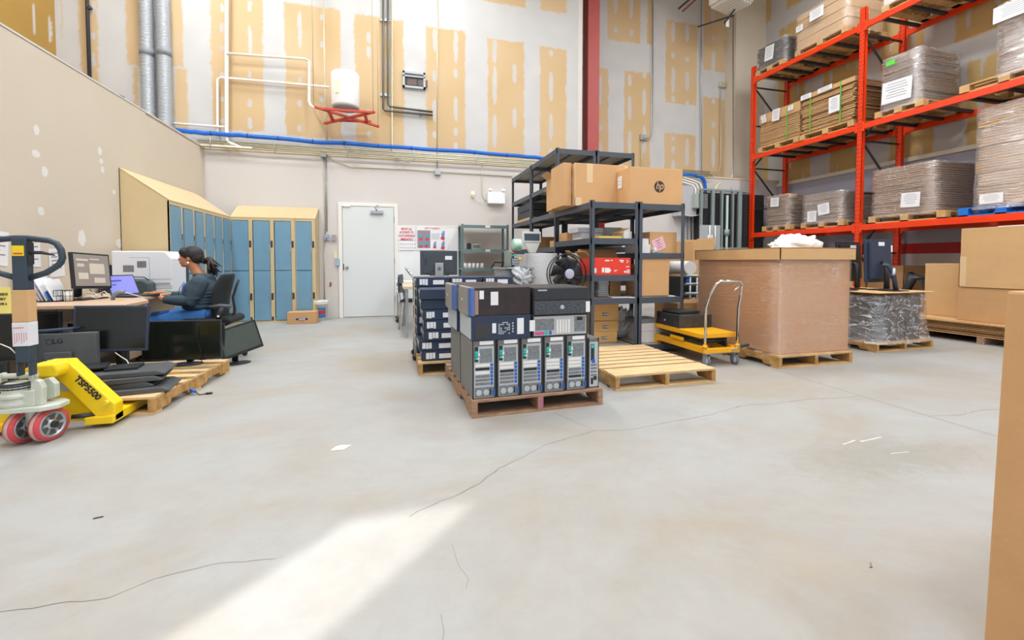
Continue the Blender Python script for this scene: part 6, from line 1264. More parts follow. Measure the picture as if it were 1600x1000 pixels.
b.box(-.02, -.07, .235, .05, .06, .33).prism([(.02, .235), (.08, .235), (.085, .34), (.07, .38), (.05, .39), (.03, .37)], -.06, -.02, 'y').prism([(.02, .235), (.10, .26), (.10, .34), (.07, .38), (.03, .37)], .02, .06, 'y'); b.box(-.15, -.03, .36, -.13, .02, .43).box(.0, -.03, .36, .02, .02, .43).cyl((-.16, -.005, .41), (.03, -.005, .41), .016, 12)
b.build('pump_body', m_pale, t, .004)
b = MB()
for k in range(3): b.tube([(-.06 + .068 * math.cos(a * PI / 10), -.02 + .068 * math.sin(a * PI / 10), .345 + k * .014) for a in range(20)], .006, 6, closed=True)
b.build('spring', m_dsteel, t)
hx_, hy_ = .014, -.06
b = MB(); b.box(hx_ - .035, hy_ - .028, .50, hx_ + .035, hy_ + .028, 1.235).box(hx_ - .035, hy_ - .028, .42, hx_ - .023, hy_ + .028, .5).box(hx_ + .023, hy_ - .028, .42, hx_ + .035, hy_ + .028, .5); b.build('handle_column', mat('jack_dark_grey', '#3a4753', .45, .2, var=.1), t, .006)
MB().box(hx_ - .04, hy_ - .033, .74, hx_ + .04, hy_ + .033, .93).build('cardboard_sleeve', m_card2, t, .004)
sv = MB().box(hx_ - .041, hy_ - .034, .60, hx_ + .041, hy_ + .034, .74).build('white_tape_wrap', mat('white_wrap', '#dedde2', .4), t, .003)
b = MB(); 
for k in range(6): b.box(hx_ - .03 + k * .011, hy_ - .0352, .615 + .01 * (k % 3), hx_ - .0285 + k * .011, hy_ - .034, .68)
b.cbox((hx_ - .01, hy_ - .0348, .71), (.05, .002, .004)); b.build('red_marks', m_redink, sv)
MB().box(hx_ - .03, hy_ - .0295, 1.13, hx_ + .026, hy_ - .028, 1.19).build('yellow_label', mat('warning_yellow', '#f0cf1a', .5), t); MB().box(hx_ - .024, hy_ - .031, 1.14, hx_ + .02, hy_ - .0295, 1.148).build('label_text', m_redink, t)
pts = [(hx_ + sx * x, hy_, z) for sx, arr in ((-1, [(.03, 1.0), (.11, 1.03), (.165, 1.07), (.192, 1.12), (.18, 1.185), (.13, 1.222), (.03, 1.235)]), (1, [(.03, 1.235), (.13, 1.222), (.165, 1.205), (.185, 1.17), (.192, 1.12), (.182, 1.09), (.165, 1.07), (.11, 1.03), (.03, 1.0)])) for x, z in arr]
MB().tube(pts, .017, 12).build('handle_loop', mat('jack_dark_grey', '#3a4753', .45), t)
MB().tube([(hx_ + .04, hy_ - .01, 1.15), (hx_ + .10, hy_ - .015, 1.15), (hx_ + .16, hy_ - .01, 1.135)], [.010, .010, .004], 8).build('release_lever', m_black2, t)
MB().box(hx_ + .035, hy_ - .022, 1.08, hx_ + .043, hy_ + .02, 1.21).build('side_plate', m_black, t)
# yellow mast and forks
b = MB(); y0 = .17
b.prism([(-.105, .44), (.085, .44), (.325, .15), (.325, .03), (.25, .03), (.02, .34), (-.04, .34), (-.27, .03), (-.345, .03), (-.345, .15)], y0, y0 + .10, 'y')
b.build('mast_frame', m_yellow, t, .008)
MB().prism([(-.10, .37), (.075, .37), (.088, .41), (.07, .452), (-.06, .452), (-.10, .42)], y0 - .10, y0 + .12, 'y').build('mast_cap', m_yellow, t, .012)
MB().prism([(-.12, .10), (.24, .10), (.05, .38), (-.12, .38)], y0 + .03, y0 + .05, 'y').build('back_plate', m_yellow, t)
o = MB().box(-.02, y0 + .024, .25, .065, y0 + .03, .31).build('name_plate', m_sil, t)
for s in (-1, 1):
    xa, xb = (.165, .325) if s > 0 else (-.345, -.185)
    b = MB(); b.prism([(y0 - .02, .025), (y0 + 1.12, .025), (y0 + 1.18, .045), (y0 + 1.12, .085), (y0 + .1, .085), (y0 - .02, .075)], xa, xb, 'x'); b.build('fork', m_yellow, t, .006)
MB().box(-.3, y0 + .02, .05, .28, y0 + .06, .09).build('cross_member', m_yellow, t); MB().cyl((.285, y0 - .03, .165), (.285, y0 + .02, .165), .016, 14).build('pivot_boss', m_yellow, t); MB().cyl((.10, y0 - .02, .09), (.22, y0 + .02, .08), .014, 10).build('link_rod', m_dsteel, t)
text('lettering', 'TSP5500', .054, (.182, y0 - .002, .266), (R(90), R(50.5), 0), m_black_ink, t, 1.0, bold=.0022)
# monitors
def flat_mon(label, x, y, z, w_, d, h, rz, stand=True):
    t = thing('monitor', label, 'monitor', (x, y, z), rz); MB().prism([(0, 0), (w_, 0), (w_, .012), (w_ * .9, h), (w_ * .1, h), (0, .012)], 0, d, 'y').build('housing', mat('dusty_grey_plastic', '#505357', .5, var=.25, vscale=9), t, .004)
    MB().box(.01, .01, -.001, w_ - .01, d - .01, 0).build('screen', m_screen, t)
    if stand: MB().box(w_ * .3, d * .3, h, w_ * .65, d * .8, h + .02).build('mount_plate', m_black, t, .004); 
    return t
flat_mon('flat monitor lying lowest in the pile behind the jack arm', -2.12, 3.72, .131, .52, .36, .035, R(10), False)
flat_mon('flat monitor lying second in the pile behind the jack arm', -2.18, 3.78, .167, .46, .32, .038, R(8), False)
flat_mon('wide flat monitor lying third in the pile behind the jack arm', -2.24, 3.74, .206, .58, .36, .036, R(12), False)
flat_mon('wide flat monitor with a mount plate lying topmost in the pile', -2.22, 3.80, .243, .56, .34, .034, R(9), True)
tag(MB().prism([(0, 0), (.26, 0), (.25, .014), (.01, .014)], 0, .20, 'y').build('monitor_base_plate', m_black, None, .003, (-2.30, 3.86, .299), (0, 0, R(22))), 'loose black stand base lying on the topmost flat monitor', 'stand base')
a = oy(117, 475, 4.30); c = oy(230, 550, 4.30); wA = (c.x - a.x) * 1.02; cz = (a.z + c.z) / 2 - .131 + 0.0
monitor('large dark monitor upright in front, standing behind the flat pile', ((a.x + c.x) / 2, 4.32, .131), R(5), wA, .37, cz - 0.0, -4, roll=2, frame=mb, dep=.05, bez=.016)
a = oy(215, 503, 4.7); c = oy(345, 559, 4.7)
t = monitor('wide glossy monitor with a cable draped over it, below the seated woman', ((a.x + c.x) / 2 + .02, 4.72, .131 - 0.0), R(-4), c.x - a.x, a.z - c.z, (a.z + c.z) / 2 - .131, 0, base='round', bez=.012, screen=mat('glossy_dark_screen', '#1d211c', .12))
wx_ = (c.x - a.x) * .22; zc_ = (a.z + c.z) / 2 - .131; hh_ = (a.z - c.z) / 2
MB().tube([(wx_, .03, zc_ + hh_ * .5), (wx_, -.02, zc_ + hh_ + .008), (wx_ - .004, -.045, zc_ + hh_ * .6), (wx_ - .01, -.04, zc_), (wx_ + .02, -.045, zc_ - hh_ * .7), (wx_ + .02, -.04, zc_ - hh_ - .02)], .0035, 5).build('draped_cable', m_cable, t)
monitor('black monitor half hidden behind the wide glossy one', (oy(305, 530, 5.15).x, 5.2, 0), R(-3), .52, .33, oy(300, 533, 5.15).z, 0)
a = oy(345, 515, 5.25); c = oy(397, 562, 5.25)
monitor('small monitor tilted on its round base on the bare floor, beside the pallet', (oy(375, 562, 5.3).x, 5.28, 0), R(38), .40, .31, oy(371, 532, 5.25).z + .01, -8, roll=-13, base='round', bez=.02, screen=mat('grey_matte_screen', '#4a524d', .4), sticker=())
a = oy(45, 523, 4.15); c = oy(150, 588, 4.15)
t = thing('all_in_one_monitor', 'large dark grey monitor turned back to the viewer, left of the upright one', 'monitor', ((a.x + c.x) / 2, 4.16, .131), R(2)); W_ = c.x - a.x; H_ = a.z - .131
MB().box(-W_ / 2, 0, .0, W_ / 2, .05, H_).build('back_cover', mat('charcoal_plastic', '#54585c', .55, var=.15), t, .006); MB().box(-W_ / 2 + .02, .05, .02, W_ / 2 - .02, .052, H_ - .02).build('screen', m_screen, t)
MB().box(-.11, -.03, .0, .06, 0, H_ * .66).build('rear_bump', mat('charcoal_plastic', '#54585c', .55), t, .006)
text('lettering', 'LG', .05, (-.035, -.001, H_ - .06), FRONT, m_black, t, 1.1, bold=.001); b = MB()
for k in range(2): MB().box(-.085 + k * .05, -.0315, H_ * .44, -.045 + k * .035, -.03, H_ * .53).build('sticker', m_paper, t)
b.tube([(-.085 + .02 * math.cos(a_ * PI / 8), -.001, H_ - .06 + .02 * math.sin(a_ * PI / 8)) for a_ in range(16)], .002, 5, closed=True).build('logo_ring', m_black, t)
p = oy(87, 519, 4.22); tag(MB().prism([(-.14, 0), (.13, .02), (.13, .035), (-.14, .018)], 0, .12, 'y').build('keyboard', mb, None, .003, (p.x, 4.17, .131 + H_ + .001)), 'thin blue-black keyboard resting on the grey all-in-one monitor', 'keyboard')
a = oy(40, 487, 4.55); c = oy(82, 520, 4.55)
monitor('dark monitor behind the jack handle below the desk edge', (a.x + .02, 4.55, 0), 0, .46, .30, (a.z) - .155, 0)
a = oy(20, 490, 3.95)
monitor('big dark monitor at the left edge, standing behind the jack', (a.x - .27, 3.98, 0), R(3), .54, .33, a.z - .17, 0, bez=.02)
monitor('lower dark panel at the left edge under the other dark monitor', (a.x - .27, 3.90, 0), R(3), .54, .33, .235, 0, bez=.02, arm=False)
p = oy(0, 549, 3.8); solo(MB().tube([oy(-14, 535, 3.9), oy(2, 538, 3.9), oy(16, 544, 3.88), oy(24, 552, 3.9)], .004, 5), 'white_cable', m_cabw, 'white cable crossing between the two dark panels at the left edge', 'cable')
solo(MB().tube([oy(180, 551, 4.2), oy(190, 558, 4.18), oy(198, 563, 4.15), oy(203, 572, 4.1)], .004, 5), 'white_cable', m_cabw, 'white cable hanging below the large upright monitor', 'cable')
t = thing('adapter_cable', 'short blue and black adapter cable on the floor by the pallet corner', 'cable', tuple(fl(305, 612))); L0 = Vector(t.location)
MB().cyl(fl(288, 604, .05) - L0, fl(305, 612, .03) - L0, .012, 8).build('blue_plug', m_blue, t); MB().tube([fl(305, 612, .02) - L0, fl(312, 617, .005) - L0, fl(322, 615, .006) - L0], .004, 6).build('wire', m_cable, t); MB().cyl(fl(322, 615, .008) - L0, fl(332, 614, .008) - L0, .009, 8).build('black_plug', m_black, t)
a = oy(-8, 450, 3.70); c = oy(18.5, 491, 3.70)
t = thing('yellow_notice', 'yellow notice sheet with black words at the left edge behind the jack', 'sign', ((a.x + c.x) / 2, 3.93, (a.z + c.z) / 2)); ww = c.x - a.x; hw = a.z - c.z; t.location = oy(5, 470.5, 3.93)
MB().box(-ww / 2 * 1.06, 0, -hw / 2, ww / 2 * 1.06, .002, hw / 2 * 1.1).build('sheet', mat('notice_yellow', '#ecd97c', .7), t)
for k, s in enumerate(['FOR KEEDS', 'HUSKY', 'SKIDR 5']): text('lettering', s, .024, (ww * (.34, .20, .26)[k], -.002, .048 - k * .034), FRONT, m_black_ink, t, .8, 'RIGHT', bold=.0003)

# ================================================================== DESK AND WHAT STANDS ON IT
DZ_ = .735
pp = [(XL + .03, fl(50, 478, DZ_).y + .0), (fl(195, 476, DZ_).x, fl(195, 476, DZ_).y), (fl(232, 469, DZ_).x, fl(232, 469, DZ_).y), (-2.42, 5.25), (-2.42, 6.46), (XL + .03, 6.46)]
t = thing('corner_desk', 'beige topped office desk along the left partition with computers on it', 'desk', (0, 0, 0))
MB().prism([(x, y) for x, y in pp], DZ_ - .03, DZ_, 'z').build('desk_top', mat('desk_laminate', '#c2a58a', .45, var=.05), t, .004)
for (x, y) in ((XL + .08, pp[0][1] + .08), (pp[1][0] - .1, pp[1][1] + .1), (-2.5, 6.38), (XL + .08, 6.38)): MB().box(x, y, 0, x + .05, y + .05, DZ_ - .03).build('leg', m_dsteel, t)
MB().box(-2.60, 5.3, .1, -2.58, 6.3, DZ_ - .03).build('modesty_panel', mat('desk_panel', '#b59a7c', .5), t)
monitor_p = (oy(134, 440, 5.05).x - .0, 5.1, DZ_ + .001)
t = monitor('black monitor with a lit brown and grey page on the desk', monitor_p, R(78), .40, .335, .27, -6, roll=3, bez=.016, screen=mat('lit_page', '#8f8782', .3, emit=.35))
pgm = MB(); TP = Matrix.Translation((0, -0.02, .27)) @ Matrix.Rotation(R(3), 4, 'Y') @ Matrix.Rotation(-R(6), 4, 'X')
for (x, z, w_, h_) in ((-.1, .10, .12, .02), (.03, .11, .1, .012), (-.12, .05, .07, .03), (.05, .02, .16, .10), (-.1, -.05, .10, .06), (.07, -.09, .12, .05)): q = TP @ Vector((x, -.0145, z)); pgm.cbox(q, (w_, .001, h_), 0, (-R(6), R(3), 0))
pgm.build('page_blocks', mat('page_block', '#c4bcae', .4, emit=.35), t)
t = thing('laptop', 'open laptop with a bright blue-violet page in front of the woman', 'laptop', (oy(196, 460, 5.4).x, 5.42, DZ_ + .001), R(72))
MB().box(-.16, -.22, 0, .16, 0, .018).build('keyboard_base', m_black2, t, .003)
T = Matrix.Translation((0, 0, .015)) @ Matrix.Rotation(-R(20), 4, 'X'); MB().box(-.16, 0, 0, .16, .01, .22, 0, T).build('lid', m_black, t, .003); MB().box(-.148, -.001, .015, .148, 0, .208, 0, T).build('screen', mat('violet_page', '#8688d8', .3, emit=.55), t)
MB().box(-.12, -.002, .15, .0, -.001, .165, 0, T).box(-.12, -.002, .11, -.07, -.001, .12, 0, T).build('page_marks', mat('dark_violet', '#4b4fb0', .4, emit=.2), t)
a = oy(175, 392, 6.0); c = oy(271, 460, 6.0); zb = DZ_ + .001
t = thing('laser_printer', 'large white laser printer with grey side vents on the desk by the lockers', 'printer', (a.x, 5.98, zb)); PW = c.x - a.x; PH = a.z - zb
b = MB(); b.prism([(0, 0), (PW, 0), (PW, PH * .82), (PW - .06, PH * .98), (PW - .1, PH), (0, PH)], 0, .44, 'y'); b.build('printer_body', mat('printer_white', '#dfe1e8', .4), t, .012)
b = MB(); 
for (x0, z0, x1, z1) in ((.11, PH * .50, .215, PH * .66), (.245, PH * .60, .335, PH * .76)): 
    for k in range(9): b.box(x0 + (x1 - x0) * k / 9, -.002, z0, x0 + (x1 - x0) * (k + .6) / 9, 0, z1)
b.build('side_vent', m_dsteel, t)
b = MB(); b.box(PW * .62, -.0015, .0, PW * .625, 0, PH * .85).box(PW * .62, -.0015, PH * .32, PW, 0, PH * .33).box(PW * .62, -.0015, PH * .15, PW, 0, PH * .16).box(0, -.0015, PH * .10, PW, 0, PH * .112).box(PW * .3, -.0015, PH * .84, PW * .62, 0, PH * .847); b.build('panel_seam', mat('seam_grey', '#8d9098', .5), t)
MB().box(PW, .36, .0, PW + .004, .43, PH * .8).build('rear_dark_edge', m_dsteel, t); MB().box(PW * .66, -.004, PH * .19, PW * .96, 0, PH * .24).build('tray_handle', mat('tray_grey2', '#a6a9b0', .5), t)
t = thing('label_printer', 'small dark rounded printer between laptop and laser printer', 'printer', (oy(190, 460, 5.75).x, 5.72, zb), R(8)); b = MB(); b.prism([(0, 0), (.27, 0), (.26, .12), (.2, .16), (.06, .17), (.0, .12)], 0, .2, 'y').build('printer_body', mat('dark_teal_plastic', '#3d4a4e', .4), t, .02); MB().tube([(.06, .05, .165), (.1, .05, .19), (.2, .05, .185), (.24, .05, .15)], .006, 6).build('carry_rim', m_black, t)
p = ox(162, 424, XL + .06); t = thing('speaker', 'small dark speaker box by the partition left of the laser printer', 'speaker', (XL + .03, p.y - .04, zb)); MB().box(0, 0, 0, .12, .12, oy(168, 414, p.y).z - zb).build('speaker_cabinet', m_black2, t, .006); MB().lathe([(.0, 0), (.03, 0), (.032, .004)], 16, 0, Matrix.Translation((.06, -.001, .08)) @ Matrix.Rotation(R(90), 4, 'X')).build('speaker_cone', m_black, t)
# paper sorter, pen pots
sy_ = fl(60, 474, DZ_).y + .12; sx_ = oy(72, 450, sy_).x
t = thing('paper_sorter', 'black wire sorter full of papers at the near end of the desk', 'sorter', (sx_ - .1, sy_, zb)); b = MB()
for k in range(4): b.tube([(-.02 + k * .055, 0, 0), (-.06 + k * .055, 0, .10), (-.06 + k * .055, .22, .10), (-.02 + k * .055, .22, 0)], .003, 5)
b.box(-.04, 0, 0, .18, .22, .004).build('wire_frame', m_cable, t)
for k, (m_, h_) in enumerate(((m_paper, .30), (m_blue, .28), (m_paper, .27), (mat('lilac_paper', '#cfcbe0', .7), .26), (m_paper, .24), (m_blue, .1), (m_paper, .23))):
    q = tag(MB().box(0, 0, 0, .005, .21, h_ * .9).build('paper_bundle', m_, None, 0, (sx_ - .12 + k * .028, sy_ + .006, zb + .008), (R(0), -R(24), 0)), '%s paper bundle leaning in the black wire sorter, number %d counted from the left' % ('blue folder' if m_ == m_blue else 'white', k + 1), 'paper')
    q['label'] = ['leftmost white sheets leaning in the wire sorter', 'tall blue folder second from the left in the wire sorter', 'white sheets right behind the tall blue folder in the sorter', 'lilac tinted sheets in the middle of the wire sorter', 'white sheets just right of the lilac ones in the sorter', 'short blue folder low in the wire sorter', 'rightmost white sheets leaning in the wire sorter'][k]
for k, (px, lab) in enumerate(((93, 'black wire mesh pen cup beside the paper sorter'), (107, 'white pen cup in wire holder left of the desk monitor'))):
    yy = sy_ + .05; q = oy(px, 470, yy); t = thing('pen_cup', lab, 'cup', (q.x, yy, zb)); b = MB()
    for a_ in range(8): b.tube([(.036 * math.cos(a_ * PI / 4), .036 * math.sin(a_ * PI / 4), 0), (.04 * math.cos(a_ * PI / 4), .04 * math.sin(a_ * PI / 4), .10)], .0018, 4)
    for z in (0.0, .05, .10): b.tube([(.04 * math.cos(a_ * PI / 8), .04 * math.sin(a_ * PI / 8), z) for a_ in range(16)], .002, 4, closed=True)
    b.build('wire_holder', m_cable, t)
    if k: MB().lathe([(.03, .003), (.032, .085), (.028, .085)], 16).build('cup', m_white, t)
for k, pts in enumerate(([(128, 462), (140, 456), (152, 460), (163, 455), (172, 462)], [(120, 466), (135, 461), (150, 466), (165, 462), (180, 466)], [(140, 452), (147, 460), (156, 452), (160, 464)])):
    solo(MB().tube([oy(a_, b_, 4.98 + .05 * k) + Vector((0, 0, 0)) for a_, b_ in pts], .004, 5), 'desk_cable', (m_cabw, m_cabw, m_cable)[k], ('white cable tangle on the desk, upper strand', 'white cable tangle on the desk, lower strand', 'black cable standing in the tangle by the monitor')[k], 'cable')
q = oy(176, 468, 4.95); t = thing('barcode_scanner', 'grey barcode scanner lying at the desk edge', 'scanner', (q.x, q.y, zb), R(15)); MB().tube([(0, 0, .0), (.01, 0, .05), (.05, 0, .075), (.09, 0, .07)], [.016, .018, .022, .018], 10).build('scanner_body', mat('scanner_grey', '#737c88', .4), t); MB().tube([(.09, 0, .07), (.18, .02, .03), (.24, .03, .01)], .004, 5).build('cord', m_cabw, t)
tag(MB().box(0, 0, 0, .05, .04, .006).build('sticky_note', m_yellow, None, 0, (oy(185, 466, 4.95).x, 4.93, zb)), 'small yellow sticky note near the barcode scanner', 'note')
tag(MB().prism([(0, 0), (.12, 0), (.10, .02), (.03, .03)], 0, .03, 'y').build('marker_pens', m_teal, None, .003, (oy(252, 455, 5.9).x, 5.9, zb)), 'teal and blue marker pens in front of the laser printer', 'pens')
solo(MB().tube([oy(222, 468, 5.0), oy(227, 474, 4.98), oy(228, 482, 4.98), oy(225, 490, 4.98)], .004, 5), 'desk_cable', m_cabw, 'white cable hanging from the desk corner', 'cable'); solo(MB().tube([oy(91, 480, 4.55), oy(87, 487, 4.55), oy(85, 500, 4.55), oy(84, 512, 4.55)], .0035, 5), 'desk_cable', m_cable, 'dark cable hanging under the desk front edge', 'cable')
for k, (x0, y0, x1, y1, tl, lab) in enumerate(((-14, 360, 14, 415, -.08, 'white sheet on the partition left of the jack handle, cut by the frame'), (43, 379, 64, 417, .0, 'white sheet with grey print on the partition behind the jack lever'), (76, 388, 101, 432, .05, 'lower white curled sheet on the partition left of the desk monitor'))):
    a = ox(x0, y0, XL + .016); c = ox(x1, y1, XL + .016); t = thing('wall_paper_sheet', lab, 'paper', (XL + .016, (a.y + c.y) / 2, (a.z + c.z) / 2)); H_ = (a.z - c.z); W_ = abs(a.y - c.y)
    MB().box(-.001, -W_ / 2, -H_ / 2, .001, W_ / 2, H_ / 2).build('sheet', m_paper, t, rot=(tl, 0, 0)); b = MB()
    for j in range(5): b.box(.001, -W_ * .35, H_ * .32 - j * H_ * .13, .002, W_ * .3 - .05 * (j % 2), H_ * .32 - j * H_ * .13 + .012)
    b.build('print', m_greyp, t, rot=(tl, 0, 0))
solo(MB().box(oy(97, 505, 5.0).x, 5.0, oy(97, 517, 5.0).z, oy(120, 505, 5.0).x, 5.2, oy(97, 503, 5.0).z).box(oy(106, 505, 5.0).x, 4.995, oy(97, 515, 5.0).z, oy(120, 505, 5.0).x, 5.0, oy(97, 506, 5.0).z, 1).box(oy(97, 505, 5.0).x + .02, 5.02, 0, oy(120, 505, 5.0).x, 5.18, oy(97, 517, 5.0).z), 'desk_phone_box', [m_pipe, m_black], 'pale device with a dark opening under the desk', 'device')

# ================================================================== OFFICE CHAIR AND WOMAN
PYc = 5.66
def q_(px, py, dy=0.0): return oy(px, py, PYc + dy)
ch = q_(336, 500); t = thing('office_chair', 'black office chair with mesh back that the woman sits on', 'chair', (ch.x, PYc, 0)); L0 = Vector(t.location)
def ql(px, py, dy=0.0): return q_(px, py, dy) - L0
m_fab = mat('black_chair_fabric', '#1f2226', .85, var=.2, vscale=30); SZ = .455
b = MB(); b.prism([(-.24, SZ - .05), (.22, SZ - .05), (.24, SZ), (.2, SZ + .03), (-.22, SZ + .03), (-.27, SZ - .01)], -.25, .25, 'y'); b.build('seat', m_fab, t, .02)
A = [ql(352, 502), ql(350, 480), ql(352, 462), ql(357, 442), ql(363, 427)]
b = MB(); N_ = 9; vs = []
W_ = [.20, .235, .245, .235, .18]
for i, a_ in enumerate(A):
    for j in range(N_): f = -1 + 2 * j / (N_ - 1); vs.append((a_.x - .05 * (f * f), f * W_[i], a_.z))
b.add(vs, [(i * N_ + j, i * N_ + j + 1, (i + 1) * N_ + j + 1, (i + 1) * N_ + j) for i in range(len(A) - 1) for j in range(N_ - 1)], 0, True)
o = b.build('backrest', m_fab, t); sd = o.modifiers.new('thick', 'SOLIDIFY'); sd.thickness = .05; sd.offset = 0; ss = o.modifiers.new('sub', 'SUBSURF'); ss.levels = 1; ss.render_levels = 2
MB().tube([ql(352, 508), ql(364, 500), ql(367, 484), ql(364, 465), ql(369, 448), ql(373, 437)], [.016, .015, .014, .013, .013, .012], 8).build('back_support', mat('purple_black_plastic', '#2a2730', .4), t)
for s in (-1, 1): MB().tube([ql(327, 480, .26 * s), ql(345, 478, .26 * s), ql(361, 479, .26 * s)], [.018, .024, .02], 8).build('armrest', mat('dark_grey_plastic', '#4d5156', .5), t); MB().tube([ql(348, 480, .26 * s), ql(342, 492, .26 * s), ql(336, 506, .22 * s)], [.028, .026, .022], 8).build('arm_upright', m_black2, t)
MB().cyl(ql(341, 494, -.285), ql(341, 494, -.27), .012, 12).build('adjust_button', m_white, t)
MB().cyl((0, 0, .08), (0, 0, SZ - .05), .03, 12).build('gas_column', m_dsteel, t)
for k in range(5):
    a_ = k * 2 * PI / 5 + .3; o = MB().bar((0, 0, .1), (.28 * math.cos(a_), .28 * math.sin(a_), .075), .04, .03).build('base_spoke', m_black, t); MB().ell((.28 * math.cos(a_), .28 * math.sin(a_), .03), (.03, .025, .03), 12, 8).build('caster', m_black, o)
# woman
org = Vector((ch.x, PYc, 0)); pr_n = thing('person', 'woman with a dark ponytail and grey hoodie typing at the desk', 'person', tuple(org))
def pl_(px, py, dy=0.0): return q_(px, py, dy) - org
def grow(b, name, m, voxel, parent, smooth=4, it=1.0):
    o = b.build(name, m, parent); rm = o.modifiers.new('remesh', 'REMESH'); rm.mode = 'VOXEL'; rm.voxel_size = voxel; rm.use_smooth_shade = True
    sm = o.modifiers.new('smooth', 'SMOOTH'); sm.iterations = smooth; sm.factor = .5; return o
m_skin = mat('brown_skin', '#b77a57', .5, var=.06, vscale=20, spec=.4)
b = MB()
hc = pl_(297.5, 402); 
b.ell(hc + Vector((.015, 0, .02)), (.095, .072, .10), 24, 16); b.ell(hc + Vector((-.045, 0, -.035)), (.055, .055, .075), 20, 14)      # skull, face
b.ell(hc + Vector((-.065, 0, -.085)), (.028, .03, .024), 14, 10); b.ell(hc + Vector((-.03, 0, -.08)), (.05, .05, .03), 14, 10)          # chin, jaw
b.ell(hc + Vector((-.105, 0, -.03)), (.016, .013, .014), 12, 8); b.tube([hc + Vector((-.093, 0, .005)), hc + Vector((-.108, 0, -.028))], [.008, .012], 8)  # nose
b.ell(hc + Vector((-.096, 0, -.056)), (.011, .02, .006), 12, 8); b.ell(hc + Vector((-.094, 0, -.068)), (.011, .018, .007), 12, 8)      # lips
b.ell(hc + Vector((-.085, 0, .018)), (.016, .045, .010), 14, 8)                                                                             # brow
for s in (-1, 1): b.ell(hc + Vector((.005, s * .072, -.02)), (.017, .008, .028), 12, 8)                                                     # ears
nk = pl_(306, 421); b.tube([hc + Vector((.01, 0, -.05)), nk, pl_(314, 434)], [.055, .052, .07], 16)
b.ell(pl_(318, 452), (.12, .16, .16), 20, 14); b.ell(pl_(320, 475), (.13, .16, .14), 20, 14); b.ell(pl_(324, 489), (.15, .17, .10), 20, 14)
armN = [pl_(312, 441, -.19), pl_(297, 471, -.22), pl_(257, 468, -.16), pl_(242, 462, -.13)]
armF = [pl_(312, 441, .19), pl_(300, 466, .24), pl_(268, 461, .2), pl_(250, 457, .14)]
for arm in (armN, armF):
    b.tube(arm, [.055, .045, .033, .026], 14); b.ell(arm[0], (.06, .06, .06), 14, 10)
    hd = arm[3]; dr_ = (arm[3] - arm[2]); dr_.z = 0; dr_.normalize(); sd_ = Vector((-dr_.y, dr_.x, 0)); dn = Vector((0, 0, -1))
    pc = hd + dr_ * .05; s = -1 if arm is armN else 1
    Tm = Matrix.Translation(pc) @ Matrix((dr_, sd_, Vector((0, 0, 1)))).transposed().to_4x4() @ Matrix.Rotation(R(8), 4, 'Y')
    b.ell((0, 0, 0), (.055, .042, .017), 16, 10, 0, Tm)
    for k in range(4):
        off = (-.031 + .0205 * k); ln = (.062, .072, .07, .055)[k if s < 0 else 3 - k]; r0 = pc + dr_ * .04 + sd_ * off
        b.tube([r0, r0 + dr_ * ln * .5 + Vector((0, 0, .008)), r0 + dr_ * ln * .85 + dn * .010, r0 + dr_ * ln + dn * .026], [.0095, .009, .008, .0065], 8)
    tb = pc - sd_ * (.034 * (1 if arm is armF else -1)) * 1.0 - dr_ * .02; b.tube([tb, tb + dr_ * .03 - sd_ * (.018 if arm is armF else -.018), tb + dr_ * .058 - sd_ * (.016 if arm is armF else -.016) + dn * .012], [.012, .010, .007], 8)
legN = [pl_(325, 494, -.10), pl_(237, 504, -.13), pl_(230, 545, -.13)]; legF = [pl_(325, 492, .10), pl_(236, 497, .13), pl_(243, 545, .13)]
for lg in (legN, legF):
    kn = lg[1]; an = Vector((kn.x + .05, kn.y, .09)); b.tube([lg[0], lg[0].lerp(kn, .5), kn, kn.lerp(an, .4), an], [.09, .08, .058, .052, .036], 14); b.tube([an + Vector((.03, 0, -.04)), an + Vector((-.08, 0, -.055)), an + Vector((-.15, 0, -.065))], [.035, .034, .024], 10)
body = grow(b, 'body', m_skin, .0055, pr_n, 3)
for s in (-1, 1):
    MB().ell(hc + Vector((-.084, s * .03, -.003)), (.012, .012, .008), 14, 10).build('eye', mat('eye_white', '#e9e4dd', .3), pr_n); MB().ell(hc + Vector((-.0935, s * .031, -.004)), (.004, .006, .006), 12, 8).build('iris', mat('iris_dark', '#2a1a14', .3), pr_n)
    MB().tube([hc + Vector((-.088, s * (.018 + .010 * k), .012 + (.003 if k == 1 else 0))) for k in range(4)], .0026, 5).build('eyebrow', mat('hair_dark', '#2a1d20', .5), pr_n)
MB().lathe([(0, -.002), (.013, -.002), (.013, .002), (0, .002)], 16, 0, Matrix.Translation(hc + Vector((.005, -.083, -.062))) @ Matrix.Rotation(R(90), 4, 'X')).build('earring', mat('gold_pearl', '#e8dcc0', .25, .4), pr_n)
MB().ell(hc + Vector((-.097, 0, -.062)), (.009, .017, .008), 12, 8).build('lips', mat('lip_colour', '#8c4a42', .45), pr_n)
